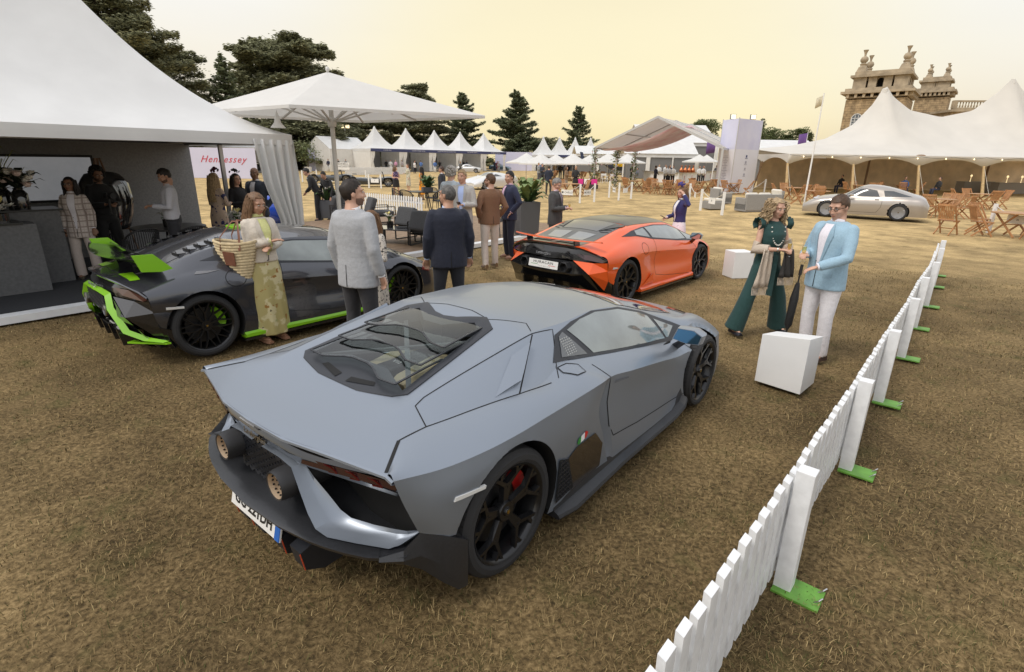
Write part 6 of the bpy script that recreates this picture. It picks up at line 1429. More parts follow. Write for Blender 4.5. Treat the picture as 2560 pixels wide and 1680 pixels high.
        if st in ('long','bob','wavy'):
            L_ = {'long':.40,'bob':.17,'wavy':.34}[st]*hair.get('len',1.);n = 46
            for i in range(n):
                a = R(-205)+R(230)*i/(n-1)+rnd.uniform(-.04,.04);c,s_ = math.cos(a),math.sin(a);root = Vector((c*.075,-.012+s_*.092,.055+rnd.uniform(-.02,.03)));ps = [];wv = .012 if st != 'long' else .004;ph = rnd.random()*6
                for q in range(8):
                    u = q/7;rr = 1.08+.16*min(1,u*2.2)+rnd.uniform(-.02,.02);w2 = wv*math.sin(u*9+ph)
                    ps.append(Hm @ (Vector((c*.078*rr+w2,-.012+s_*(.096*rr)+(-.045*u if s_ < .3 else -.02*u)+w2*.6,root.z*(1-u)-L_*u*(1 if s_ < .2 else .93)))*hk))
                # strands fall straight down whatever the tilt of the head
                p0 = ps[2];ps = ps[:3]+[Vector((p.x*.6+.4*(p0.x+(p.x-ps[2].x)*.3),p.y,p.z)) for p in ps[3:]]
                mb.tube(ps,[.010*hk,.017*hk,.019*hk,.018*hk,.017*hk,.015*hk,.012*hk,.005*hk],6)
        if st == 'curly':
            for i in range(150):
                a = R(-215)+R(250)*rnd.random();zz = rnd.uniform(-.02,.10);c,s_ = math.cos(a),math.sin(a);rr = 1.05+rnd.random()*.45;ps = [];ph = rnd.random()*6;L_ = rnd.uniform(.14,.33)
                for q in range(13):
                    u = q/12;ps.append(Hm @ (Vector((c*.08*rr*(1+.35*u)+.014*math.sin(u*16+ph),-.012+s_*.098*rr*(1+.15*u)+.014*math.cos(u*16+ph),zz+.03*math.sin(PI*min(1,u*3))-L_*u))*hk))
                mb.tube(ps,[.0075*hk]*12+[.003*hk],5)
        if st == 'afro':
            for i in range(120):
                a,b = rnd.random()*6.28,rnd.random()*2.2;d = Vector((math.sin(b)*math.cos(a),math.sin(b)*math.sin(a),math.cos(b)))
                if d.y > .5 and d.z < .55:continue
                mb.ell(Hm @ (Vector((d.x*.10,d.y*.11-.012,d.z*.115+.03))*hk),[.026*hk]*3,6,4)
        hb = mb.build('hair',hm,t,smooth=60)
        if hair.get('beard'):
            q = MB();n = 18
            rs = []
            for i in range(7):
                u = i/6;z = -.028-.075*u;row = []
                for j in range(n+1):
                    a = R(-8)+R(196)*j/n;rx,ry = .066*(1-.42*u*u)*1.0,(.075*(1-.25*u));row.append(Hm @ (Vector((rx*math.cos(a),.022+ry*math.sin(a),z))*hk*1.0))
                rs.append(row)
            rs = rs[1:] if True else rs
            q.grid(rs);q.build('beard',mat('beard_%03d%03d%03d' % tuple(int(c*999) for c in hair['col']),tuple(c*.6+s_*.28 for c,s_ in zip(hair['col'],SKIN[skin])),.9),t,smooth=60,solid=.004)
        if hair.get('fascinator'):
            q = MB();fc = hair['fascinator']
            for i in range(22):
                a,b = rnd.random()*6.28,rnd.random()*1.2;d = Vector((math.cos(a)*math.sin(b),math.sin(a)*math.sin(b),math.cos(b)))*(.05+.06*rnd.random());o = Vector((.02,.0,.125));q.ell(Hm @ ((o+d)*hk),Vector((.028,.022,.010))*hk,8,5,Euler((rnd.random()*3,rnd.random()*3,0)).to_matrix())
            q.build('fascinator',mat('fascinator_%03d' % int(fc[2]*999),fc,.7),t,smooth=60)
    J = dict(Hm=Hm,hk=hk,wr=wr,el=el,sh=sh,T=T,k=k,t=t,body=body)
    if extras:
        for e in extras:e(J)
    return J
# ---- accessories -------------------------------------------------
def glasses(J):
    Hm,hk = J['Hm'],J['hk'];m = mat('glasses_black',(.01,.01,.01),.3);mb = MB()
    for s in (1,-1):
        ring = [Hm @ (Vector((s*.033+.021*math.cos(a*PI/6),.098-.004*abs(math.cos(a*PI/6)),.010+.0155*math.sin(a*PI/6)))*hk) for a in range(13)];mb.tube(ring,.0022*hk,5);mb.tube([Hm @ (Vector(p)*hk) for p in ((s*.054,.094,.014),(s*.074,.05,.014),(s*.080,-.01,.008))],.002*hk,5)
    mb.tube([Hm @ (Vector(p)*hk) for p in ((-.012,.10,.013),(0,.104,.015),(.012,.10,.013))],.002*hk,5);mb.build('glasses',m,J['t'])
def flute(side,lab):
    def f(J):
        p = J['wr'][side]+(J['wr'][side]-J['el'][side]).normalized()*.085;p = Vector((p.x,p.y,p.z))
        w_ = J['t'].matrix_basis @ p
        o = thing('champagne_flute',lab,'glass',w_,0,'champagne glasses held by guests')
        MB().lathe([(.022,.115),(.025,.06),(.022,.01),(.006,-.02),(.004,-.03),(.004,-.09),(.03,-.096),(.030,-.099)],16,(0,0,.02)).build('bowl',glassmat('wine_glass',(.93,.94,.94),.06),o,smooth=50)
        MB().lathe([(0,.06),(.0235,.06),(.021,.01),(.005,-.018)],14,(0,0,.02)).build('wine',glassmat('champagne',(.95,.84,.5),.03),o,smooth=50)
    return f
def phone(side,lab):
    def f(J):
        p = J['wr'][side]+(J['wr'][side]-J['el'][side]).normalized()*.10;w_ = J['t'].matrix_basis @ p
        o = thing('mobile_phone',lab,'phone',w_+Vector((0,0,.02)),J['t'].rotation_euler.z)
        MB().box((0,0,0),(.075,.15,.009),rx=.5).build('case',GLOSSBLACK,o,bevel=.003)
    return f
def watch(side,col=CHROME):
    def f(J):
        d = (J['wr'][side]-J['el'][side]).normalized();MB().tube([J['wr'][side]-d*.02,J['wr'][side]-d*.004],.033*J['k'],12).build('wrist_watch',mat('watch_steel',(.5,.48,.45),.3,metal=1),J['t'],smooth=50)
    return f
def pattern(name,base,spots,rough=.8,sheen=.1):
    """cloth printed with irregular blotches: spots = [(colour, scale, threshold, seed)]"""
    if name in MATS:return MATS[name]
    m = bpy.data.materials.new(name);m.use_nodes = True;t = m.node_tree;b = t.nodes['Principled BSDF'];b.inputs['Roughness'].default_value = rough
    tc = t.nodes.new('ShaderNodeTexCoord');cur = None
    for i,(c,sc_,th,sd) in enumerate(spots):
        n = t.nodes.new('ShaderNodeTexNoise');n.noise_dimensions = '4D';n.inputs['W'].default_value = sd;n.inputs['Scale'].default_value = sc_;n.inputs['Detail'].default_value = 3;t.links.new(tc.outputs['Object'],n.inputs['Vector'])
        r = t.nodes.new('ShaderNodeMapRange');r.inputs[1].default_value = th;r.inputs[2].default_value = th+.04;t.links.new(n.outputs[0],r.inputs[0])
        mx = t.nodes.new('ShaderNodeMix');mx.data_type = 'RGBA';t.links.new(r.outputs[0],mx.inputs[0]);mx.inputs[7].default_value = (*c,1)
        if cur is None:mx.inputs[6].default_value = (*base,1)
        else:t.links.new(cur,mx.inputs[6])
        cur = mx.outputs[2]
    t.links.new(cur,b.inputs['Base Color']);MATS[name] = m;return m
def plaid(name,base,line,sc_):
    m = bpy.data.materials.new(name);m.use_nodes = True;t = m.node_tree;b = t.nodes['Principled BSDF'];b.inputs['Roughness'].default_value = .85;tc = t.nodes.new('ShaderNodeTexCoord');acc = None
    for d,s_ in (('X',sc_),('Z',sc_),('X',sc_*2.6),('Z',sc_*2.6)):
        w_ = t.nodes.new('ShaderNodeTexWave');w_.bands_direction = d;w_.inputs['Scale'].default_value = s_;w_.inputs['Distortion'].default_value = 0;t.links.new(tc.outputs['Object'],w_.inputs['Vector'])
        r = t.nodes.new('ShaderNodeMapRange');r.inputs[1].default_value = .86;r.inputs[2].default_value = .95;r.inputs[4].default_value = .8 if s_ == sc_ else .35;t.links.new(w_.outputs['Fac'],r.inputs[0])
        if acc is None:acc = r.outputs[0]
        else:a = t.nodes.new('ShaderNodeMath');a.operation = 'MAXIMUM';t.links.new(acc,a.inputs[0]);t.links.new(r.outputs[0],a.inputs[1]);acc = a.outputs[0]
    mx = t.nodes.new('ShaderNodeMix');mx.data_type = 'RGBA';t.links.new(acc,mx.inputs[0]);mx.inputs[6].default_value = (*base,1);mx.inputs[7].default_value = (*line,1);t.links.new(mx.outputs[2],b.inputs['Base Color']);MATS[name] = m;return m
BRN = (.045,.024,.013);DKB = (.02,.013,.009);GREY = (.30,.28,.26);BLD = (.36,.24,.11)
# --- couple by the plinth
def shawl(J):
    k = J['k'];m = mat('shawl_beige',(.56,.47,.38),.9,bump=.5,bscale=90);dk = mat('shawl_dark',(.06,.055,.052),.9)
    mb = MB();e = J['el'][-1];rs = []
    for p,r in ((J['sh'][-1].lerp(e,.75),.06),(e,.075),(e.lerp(J['wr'][-1],.45),.07)):rs.append([p+Vector((r*math.cos(a*PI/6),r*.9*math.sin(a*PI/6),.0)) for a in range(12)])
    mb.tube([J['sh'][-1].lerp(e,.62),e+Vector((-.01,-.02,.0)),e.lerp(J['wr'][-1],.5)],[.060,.078,.06],12);s1 = mb.build('shawl_wrap',m,J['t'],smooth=60)
    mb = MB();mb.tube([J['sh'][1].lerp(J['el'][1],.7),J['el'][1]+Vector((.01,-.02,0)),J['el'][1].lerp(J['wr'][1],.55)],[.055,.072,.055],12);mb.build('shawl_wrap',m,J['t'],smooth=60)
    for s,mm,ex,z1 in ((1,m,0,.66),(-1,dk,-.05,.78)):
        rows = [];o = J['el'][s].lerp(J['wr'][s],.35)
        for i in range(8):
            u = i/7;rows.append([o+Vector((s*(-.02+.03*u)+(j/8-.5)*(.13+.07*u),.05+.02*math.sin(j*1.7+u*3),(z1*k-o.z)*u)) for j in range(9)])
        q = MB().grid(rows).build('shawl_end',mm,J['t'],smooth=80,solid=.012)
        fm = MB()
        for j in range(13):
            p = rows[-1][0].lerp(rows[-1][-1],j/12);fm.tube([p,p+Vector((.004*math.sin(j),0,-.05)),p+Vector((0,.006,-.10))],[.005,.005,.004],5)
        tag(fm.build('fringe',m,q),kind='stuff')
def sash(J):
    k = J['k'];m = MATS['cloth_014_053_050'] if 'cloth_014_053_050' in MATS else mat('sash',(.0145,.0535,.0505),.7);MB().grid([[(-.03+.03*u,.125*k+.02+.03*u,(1.06-.52*u)*k) for u in np.linspace(0,1,8)],[(.035+.05*u,.125*k+.02+.03*u,(1.06-.50*u)*k) for u in np.linspace(0,1,8)]]).build('sash',m,J['t'],solid=.008)
def frill(J):
    m = mat('frill_green',(.0145,.0535,.0505),.7)
    for s in (1,-1):
        rows = [];o = J['sh'][s]
        for i in range(4):
            u = i/3;rows.append([o+Vector((s*(.0+.075*u),.07*math.cos(a)*(1+.2*u),.055*math.sin(a)*(1+.35*u)+.02+.012*math.sin(a*9)*u)) for a in np.linspace(-.9,4.0,22)])
        MB().grid(rows).build('shoulder_frill',m,J['t'],smooth=70,solid=.004)
def necklace(J):
    T,k = J['T'],J['k'];mb = MB();P_ = [Vector((.085*math.cos(a)*k,(.10+.035*abs(math.sin(a)))*k,(1.46+.22*(-1 if math.sin(a) > 0 else 0)*abs(math.sin(a)))*k)) for a in np.linspace(.12,PI-.12,17)]
    for a,p in zip(np.linspace(.12,PI-.12,17),P_):mb.ell(Vector((p.x*1.15,.098*k+.045*k*math.sin(a),(1.46-.27*math.sin(a)**.8)*k)),(.009,.009,.009),8,6)
    mb.build('pearl_necklace',mat('pearl',(.7,.68,.62),.25),J['t'])
GREEN = (.0145,.0535,.0505)
person('woman in dark green jumpsuit with curly blonde hair holding a champagne flute',(1945,497),1.70,283,True,'fair',{'kind':'top','col':GREEN,'sleeve':0,'hem':.98},{'kind':'trousers','col':GREEN,'wide':.42},{'style':'curly','col':(.36,.26,.15)},('hold','hold'),(6,12),stance=.46,extras=[shawl,sash,frill,necklace,flute(-1,'champagne flute held by the woman in dark green'),watch(1)],shoe=(.012,.012,.018),wid=1.1)
person('man in pale blue blazer and white trousers wearing black glasses',(2085,494),1.80,200,False,'fair',{'kind':'jacket','col':(.30,.45,.56),'shirt':(.74,.72,.78),'vee':1.02,'hem':.80},{'kind':'trousers','col':(.66,.64,.66)},{'style':'short','col':(.075,.042,.024)},('hold','reach'),(6,17),pos=G(2024,893),extras=[glasses,flute(1,'pair of champagne flutes held by the man in the pale blue blazer')],shoe=(.05,.025,.02),wid=1.12,stance=.07)
# --- beige woman with the basket
FLORAL = pattern('printed_satin',(.42,.36,.15),[((.58,.52,.30),7,.52,1),((.30,.15,.03),10,.60,4),((.10,.08,.04),16,.66,9),((.33,.36,.16),5,.60,13),((.45,.22,.06),22,.68,17)],.45)
J = person('woman in cream blazer and olive floral skirt with arms crossed',(690,482),1.71,325,True,'tan',{'kind':'jacket','col':(.60,.54,.46),'shirt':(.60,.60,.26),'hem':.98,'vee':1.06},{'kind':'skirt','mat':FLORAL,'end':.10,'flare':.05},{'style':'long','col':(.15,.085,.045),'len':.85},('fold','fold2'),(6,18),extras=[watch(-1)],shoe=(.3,.16,.1),stance=.06,pos=G(684,848),wid=1.1)
def basket(loc,rz):
    t = thing('basket_bag','woven straw basket bag with brown leather handles on the woman\'s shoulder','bag',loc,rz);ST = mat('straw',(.58,.47,.29),.85,var=.2,vscale=30);LE = mat('bag_leather',(.17,.065,.035),.55,var=.1,vscale=20)
    mb = MB();n = 30
    for i in range(13):
        u = i/12;z = -.35+.39*u;rx = .13+.115*u**.8;ry = .075+.04*u**.7
        mb.tube([(rx*math.cos(2*PI*j/n),ry*math.sin(2*PI*j/n),z+.012*math.cos(4*PI*j/n)*u) for j in range(n+1)],.0165,6,cap=False)
    mb.ell((0,0,-.30),(.11,.075,.02),16,6);bo = mb.build('basket',ST,t,smooth=60)
    MB().grid([[(-.075,-.128,-.05),(.06,-.133,-.06)],[(-.065,-.112,-.20),(.055,-.117,-.21)]]).build('leather_patch',LE,t,solid=.012)
    for s in (-1,1):MB().tube([(-.11,s*.115,-.04),(-.10,s*.10,.10),(.03,s*.04,.27),(.09,s*.04,.27),(.12,s*.09,.10),(.12,s*.115,-.04)],[(.004,.016)]*6,8).build('handle',LE,t,smooth=50)
bp = J['t'].matrix_basis @ (J['sh'][1]+Vector((.10,-.07,-.24)));basket(bp,R(-8))
# --- backs in front of the deck
person('man in light grey blazer and white shirt seen from behind, dark beard',(890,449),1.89,62,False,'fair',{'kind':'jacket','col':(.36,.37,.39),'hem':.78},{'kind':'trousers','col':(.03,.03,.035)},{'style':'short','col':DKB,'beard':True},('down','down'),(-38,-2),extras=[],wid=1.12,pos=Vector((-1.60,5.42,0)))
person('woman with long brown hair in a spotted blouse facing the man in light grey',(932,478),1.53,245,True,'fair',{'kind':'blouse','mat':pattern('spotted',(.55,.50,.44),[((.03,.03,.03),45,.55,2)])},{'kind':'skirt','mat':pattern('spotted' ,(0,0,0),[]),'end':.2},{'style':'long','col':(.14,.07,.03)},('hold','hold'),(0,0),vox=1.3,pos=Vector((-1.62,6.15,0)))
person('grey-haired man in navy jacket with his back turned',(1118,463),1.80,108,False,'tan',{'kind':'jacket','col':(.012,.015,.030),'shirt':(.45,.55,.75),'hem':.79},{'kind':'trousers','col':(.018,.02,.028)},{'style':'crop','col':(.09,.085,.08)},('down','down'),(42,-4),wid=1.16)
person('man in brown tweed jacket and cream trousers with hands in pockets',(1222,420),1.82,118,False,'fair',{'kind':'jacket','col':(.19,.10,.055),'hem':.84},{'kind':'trousers','col':(.62,.56,.50)},{'style':'short','col':(.10,.055,.03),'beard':True},('pocket','pocket'),(40,0),shoe=(.20,.13,.07),extras=[glasses],pos=G(1225,668),gait=.05,wid=1.05)
person('dark-haired man in blue suit with pink shirt and hands in pockets',(1293,411),1.86,205,False,'fair',{'kind':'jacket','col':(.022,.028,.065),'shirt':(.62,.40,.52),'vee':1.0},{'kind':'trousers','col':(.02,.024,.045)},{'style':'short','col':(.012,.01,.01)},('pocket','pocket'),(20,0),shoe=(.22,.11,.05),pos=G(1272,645),wid=1.08)
person('elderly man in dark grey suit with grey hair looking down at a glass',(1391,446),1.74,335,False,'fair',{'kind':'jacket','col':(.055,.055,.056),'shirt':(.60,.45,.52),'tie':(.03,.03,.07),'vee':1.05},{'kind':'trousers','col':(.05,.05,.05)},{'style':'short','col':(.20,.19,.18)},('hold','hold'),(-5,28),extras=[flute(1,'champagne flute held by the elderly man in the dark grey suit')],wid=1.05)
person('man with wild silver hair in pale blue jacket turned away',(1127,419),1.84,70,False,'fair',{'kind':'jacket','col':(.50,.57,.63)},{'kind':'trousers','col':(.06,.07,.1)},{'style':'afro','col':(.40,.38,.35)},('hold','hold'),(-20,0),z0=.08)
person('fair-haired man in light grey blazer and blue shirt facing the camera side',(1155,425),1.82,262,False,'fair',{'kind':'jacket','col':(.42,.41,.39),'shirt':(.40,.50,.78),'vee':.95},{'kind':'trousers','col':(.05,.06,.09)},{'style':'short','col':(.34,.24,.13)},('down','hold'),(-12,0),z0=.08,extras=[phone(-1,'dark phone in the hand of the fair-haired man in the light grey blazer')])
# --- inside and beside the marquee
PL = plaid('plaid_cream',(.56,.50,.46),(.20,.15,.13),3.4)
person('woman in cream checked blazer and pale trousers with long black hair and glasses',(187,452),1.66,292,True,'brown',{'kind':'jacket','mat':PL,'col':(.5,.4,.4),'shirt':(.66,.64,.68),'hem':.74,'vee':.9},{'kind':'trousers','col':(.52,.45,.41),'wide':.12},{'style':'wavy','col':(.012,.009,.008),'len':1.1},('down','down'),(-6,0),pos=Vector((-7.25,8.98,.06)),extras=[glasses,phone(1,'blue-grey phone held low by the woman in the checked blazer')],wid=1.04)
def camera_rig(J):
    w_ = J['t'].matrix_basis @ (J['wr'][1]+Vector((0,.14,.06)));t = thing('video_camera','black video camera on a gimbal handle pointed at the easel','camera',w_,J['t'].rotation_euler.z);MB().box((0,0,.1),(.10,.14,.10)).build('camera_body',BLACK,t,bevel=.008);MB().tube([(0,.07,.1),(0,.19,.1)],[.045,.05],14).build('lens',BLACK,t,smooth=40);MB().tube([(0,0,.06),(0,-.02,-.22)],[.02,.016],10).build('handle',BLACK,t,smooth=40);MB().beam((-.09,.0,.0),(-.09,0,.16),.02,.03).build('gimbal_arm',BLACK,t)
person('cameraman dressed in black with dark topknot and beard',(217,424),1.80,330,False,'brown',{'kind':'shirt','col':(.012,.012,.013)},{'kind':'trousers','col':(.012,.012,.013)},{'style':'afro','col':(.01,.008,.007),'beard':True},('hold','hold'),(0,15),pos=Vector((-7.35,9.75,.06)),extras=[camera_rig],vox=1.2)
person('man in pale grey shirt and dark jeans looking down at the table',(395,415),1.80,215,False,'tan',{'kind':'shirt','col':(.50,.50,.54),'hem':.93},{'kind':'trousers','col':(.025,.025,.03)},{'style':'short','col':(.02,.017,.015),'beard':True},('hold','hold'),(10,26),pos=Vector((-6.02,9.55,.06)),vox=1.2)
NB = pattern('navy_lace',(.55,.42,.32),[((.03,.035,.12),9,.55,3),((.04,.045,.16),20,.62,8)])
person('blonde long-haired woman in navy-embroidered nude dress seen from behind',(518,424),1.70,70,True,'fair',{'kind':'blouse','mat':NB,'col':(.1,.1,.1)},{'kind':'dress','mat':NB,'end':.35,'flare':.01},{'style':'long','col':(.33,.23,.12),'fascinator':(.09,.012,.03),'len':1.1},('hold','hold'),(0,0),vox=1.3,wid=1.12,pos=Vector((-5.9,10.85,.06)))
person('dark-haired woman in black top and patterned trousers with feathered headpiece',(574,420),1.68,330,True,'fair',{'kind':'blouse','col':(.012,.012,.016)},{'kind':'trousers','mat':pattern('bw_print',(.60,.58,.56),[((.10,.10,.12),18,.52,2)]),'wide':.15},{'style':'wavy','col':(.02,.013,.01),'fascinator':(.02,.015,.02)},('hold','hold'),(0,0),vox=1.3,pos=Vector((-5.72,11.35,.06)),extras=[flute(1,'champagne flute held by the dark-haired woman in black')])
person('bald smiling man in blue-grey suit jacket and white shirt',(622,413),1.80,262,False,'brown',{'kind':'jacket','col':(.035,.045,.065),'shirt':(.72,.72,.78),'vee':.95},{'kind':'trousers','col':(.025,.028,.035)},None,('down','pocket'),(10,0),vox=1.2,wid=1.08,pos=Vector((-5.50,11.75,.06)))
# --- beyond the deck
person('waiter dressed in black leaning over a blue seat',(782,436),1.78,190,False,'tan',{'kind':'shirt','col':(.015,.015,.016)},{'kind':'trousers','col':(.014,.014,.015)},{'style':'short','col':(.012,.01,.01)},('reach','reach'),(0,10),vox=1.5,pos=Vector((-6.7,18.7,0)),bend=24)
person('dark-haired person in black bending beside the waiter',(812,452),1.70,250,False,'tan',{'kind':'shirt','col':(.02,.02,.022)},{'kind':'trousers','col':(.014,.014,.015)},{'style':'short','col':(.015,.012,.01)},('low','low'),(0,10),vox=1.6,pos=Vector((-6.3,18.9,0)),bend=28)
person('woman in sleeveless purple patterned top and black skirt',(993,415),1.66,300,True,'fair',{'kind':'blouse','mat':pattern('purple_print',(.05,.035,.09),[((.35,.20,.35),14,.55,5),((.5,.45,.5),22,.64,6)]),'sleeve':0},{'kind':'skirt','col':(.012,.012,.014),'end':.62},{'style':'bob','col':(.13,.075,.04)},('hold','hold'),(60,0),vox=1.8,pos=G(992,496))
person('woman with short hair in a cream floral dress',(1021,409),1.70,215,True,'fair',{'kind':'blouse','mat':pattern('cream_floral',(.50,.48,.38),[((.30,.12,.14),12,.58,3),((.16,.22,.12),15,.60,7)])},{'kind':'dress','mat':pattern('cream_floral',(0,0,0),[]),'end':.35},{'style':'short','col':(.12,.07,.04)},('hold','down'),(0,0),vox=1.8,pos=G(1022,478))
person('woman with long black hair in an orange dress',(1058,424),1.66,170,True,'brown',{'kind':'top','col':(.75,.30,.02),'sleeve':0},{'kind':'dress','col':(.75,.30,.02),'end':.3},{'style':'long','col':(.012,.01,.01),'len':1.2},('down','down'),(0,0),vox=1.8,pos=G(1056,500))
person('woman in white jacket and dark trousers talking to a man in pale blue',(1036,402),1.68,315,True,'fair',{'kind':'jacket','col':(.68,.66,.64)},{'kind':'trousers','col':(.02,.02,.03)},{'style':'bob','col':(.06,.035,.02)},('hold','down'),vox=2.)
person('man in pale blue shirt and jeans talking to the woman in white',(1046,398),1.78,200,False,'fair',{'kind':'shirt','col':(.42,.50,.62)},{'kind':'trousers','col':(.06,.09,.16)},{'style':'short','col':(.04,.03,.02)},('hold','down'),vox=2.)
person('woman in stone trench coat with fair hair',(1066,401),1.68,240,True,'fair',{'kind':'coat','col':(.42,.36,.28)},{'kind':'trousers','col':(.03,.03,.03)},{'style':'bob','col':(.30,.20,.10)},('hold','hold'),vox=2.)
person('man in black jacket standing behind the silver-haired man',(1104,416),1.80,180,False,'tan',{'kind':'jacket','col':(.014,.016,.024)},{'kind':'trousers','col':(.02,.02,.03)},{'style':'short','col':(.06,.035,.025)},('down','down'),vox=1.6)
HAT = (.05,.04,.22)
J = person('woman with purple hat in navy cardigan and white spotted dress looking at her phone',(1708,468),1.62,195,True,'fair',{'kind':'jacket','col':(.028,.028,.12),'shirt':(.72,.70,.74),'hem':1.0,'vee':1.02},{'kind':'dress','mat':pattern('white_dots',(.70,.68,.74),[((.12,.09,.25),40,.63,4)]),'end':.42,'flare':.07},{'style':'long','col':(.17,.09,.045),'fascinator':HAT,'len':.8},('phone','head'),(10,8),vox=1.3,extras=[phone(1,'dark phone held by the woman in the purple hat')])
# --- groups by the tea tables
for lab,px,H_,fc,fe,tp,bt,hr in (
    ('grey-jacketed man with fair hair standing near the tea tables',(1347,407),1.80,330,False,{'kind':'jacket','col':(.30,.30,.30)},{'kind':'trousers','col':(.1,.1,.12)},{'style':'short','col':(.30,.2,.1)}),
    ('dark-suited man standing close behind the grey-jacketed man',(1356,409),1.78,300,False,{'kind':'jacket','col':(.03,.035,.05)},{'kind':'trousers','col':(.03,.03,.04)},{'style':'short','col':(.03,.02,.02)}),
    ('man in navy quilted jacket seen from behind near the tea tables',(1373,414),1.76,80,False,{'kind':'jacket','col':(.018,.024,.045)},{'kind':'trousers','col':(.05,.045,.04)},{'style':'short','col':(.05,.035,.02)}),
    ('woman in brown suede jacket leaning towards the pink sofa',(1416,416),1.68,340,True,{'kind':'jacket','col':(.22,.14,.08)},{'kind':'skirt','col':(.30,.25,.20),'end':.3},{'style':'bob','col':(.10,.06,.03)}),
    ('man in stone jacket among the tea tables',(1328,401),1.76,250,False,{'kind':'jacket','col':(.42,.34,.24)},{'kind':'trousers','col':(.1,.1,.1)},{'style':'short','col':(.1,.08,.06)}),
    ('man in blue jacket beside the man in stone',(1336,400),1.76,280,False,{'kind':'jacket','col':(.05,.08,.22)},{'kind':'trousers','col':(.4,.38,.34)},{'style':'short','col':(.06,.04,.03)}),
    ('dark-jacketed man beneath the white parasols',(1314,400),1.78,260,False,{'kind':'jacket','col':(.025,.03,.045)},{'kind':'trousers','col':(.03,.03,.04)},{'style':'short','col':(.05,.04,.03)})):
    person(lab,px,H_,fc,fe,'fair',tp,bt,hr,('hold','down'),vox=2.2,group='guests by the tea tables')
# ================================================================ lounge furniture and the marquee interior
ROPE = mat('black_rope',(.022,.022,.024),.8);STEEL = mat('black_steel',(.02,.02,.021),.45);CUSH = mat('charcoal_cushion',(.075,.077,.082),.95,var=.12,vscale=40,bump=.15,bscale=60)
def rope_chair():
    t = bpy.data.objects.new('rope_armchair',None);COL.objects.link(t)
    MB().box((0,0,.43),(.46,.44,.05)).build('seat',CUSH,t,bevel=.015);lm = []
    for sx in (-1,1):
        for sy in (-1,1):MB().tube([(sx*.2,sy*.19,.42),(sx*.24,sy*.24,0)],[.016,.012],8).build('leg',STEEL,t,smooth=50)
    def rail(z,a0=-25,a1=205,r=.27):return [(r*math.cos(R(a)),-r*.95*math.sin(R(a))+.02,z if not callable(z) else z(a)) for a in np.linspace(a0,a1,17)]
    up = lambda a:.64+.20*max(0,math.sin(R(a)))**.8
    fr = MB();fr.tube(rail(up),.015,8);fr.tube(rail(.42),.012,8);fr.tube([rail(up)[0],rail(.42)[0]],.013,6);fr.tube([rail(up)[-1],rail(.42)[-1]],.013,6);fr.build('frame',STEEL,t,smooth=50)
    c = MB();A,B_ = rail(up),rail(.42)
    for i in range(0,17):
        for k in (0,.5):
            if i == 16 and k:continue
            p = Vector(A[i]).lerp(Vector(A[min(i+1,16)]),k);q = Vector(B_[i]).lerp(Vector(B_[min(i+1,16)]),k);c.tube([p,q],.008,5)
    tag(c.build('rope_back',ROPE,t),kind='stuff');return t
def place(proto,items,group,cat,used=[]):
    first = proto.name not in used
    for i,(x,y,rz,lab) in enumerate(items):
        z = 0
        if len((x,)) and hasattr(x,'x'):pass
        o = proto if first and i == 0 else copy_tree(proto)
        if first and i == 0:used.append(proto.name)
        o.location = (x,y,y*0+(PLZ[0]));o.rotation_euler = (0,0,rz);tag(o,lab,cat,group)
PLZ = [0.]
PLZ[0] = .06
rc = rope_chair()
def Dp(s,v):q = D(s,v);return q.x,q.y
TB = D(2.9,2.3) # table in the tent
place(rc,[(*Dp(2.2,1.55),DA+R(10),'black rope armchair at the marquee table, nearest the wing of the grey car'),(*Dp(2.95,1.35),DA+R(0),'black rope armchair at the marquee table, backrest to the grey car'),(*Dp(3.75,1.75),DA+R(40),'black rope armchair at the marquee table, beside the embroidered dress'),(*Dp(2.1,2.9),DA+R(-120),'black rope armchair at the marquee table, in front of the easel')],'black rope armchairs','chair')
def round_table(lab,loc,r,h,grp=None):
    t = thing('dining_table',lab,'table',loc,0,grp);MB().lathe([(0,h),(r,h),(r,h-.03),(0,h-.03)],32).build('table_top',mat('table_black',(.03,.03,.032),.35),t,smooth=30)
    for k in range(4):a = PI/4+k*PI/2;MB().tube([(r*.35*math.cos(a),r*.35*math.sin(a),h-.03),(r*.62*math.cos(a),r*.62*math.sin(a),0)],.022,8).build('leg',STEEL,t,smooth=50)
round_table('round black table inside the marquee',TB+Vector((0,0,.06)),.62,.74,'black round tables')
def petals(mb,c,n,r,seed,up=.35,w_=.5):
    rnd = random.Random(seed);c = Vector(c)
    for k in range(n):
        a = 2*PI*k/n+rnd.uniform(-.2,.2);el = up+rnd.uniform(-.3,.4);d = Vector((math.cos(a)*math.cos(el),math.sin(a)*math.cos(el),math.sin(el)));s = d.cross(Vector((0,0,1))).normalized()*(r*w_*.5);m_ = c+d*r*.55+Vector((0,0,r*.08));mb.add([c,m_+s,c+d*r,m_-s],[(0,1,2,3)])
def leaves(mb,c,n,L_,seed,spread=.8,w_=.12):
    rnd = random.Random(seed);c = Vector(c)
    for k in range(n):
        a = rnd.random()*6.28;el = rnd.uniform(PI/2-spread,PI/2);l = L_*rnd.uniform(.6,1.1);d = Vector((math.cos(a)*math.cos(el),math.sin(a)*math.cos(el),math.sin(el)));s = d.cross(Vector((0,0,1)))
        s = (s.normalized() if s.length > .01 else Vector((1,0,0)))*(l*w_);p = [c,c+d*l*.5,c+d*l*.85+Vector((math.cos(a),math.sin(a),-.4))*l*.12,c+d*l*.95+Vector((math.cos(a),math.sin(a),-1))*l*.22]
        mb.add([p[0],p[1]+s,p[2]+s*.7,p[3],p[2]-s*.7,p[1]-s],[(0,1,5),(1,2,4,5),(2,3,4)])
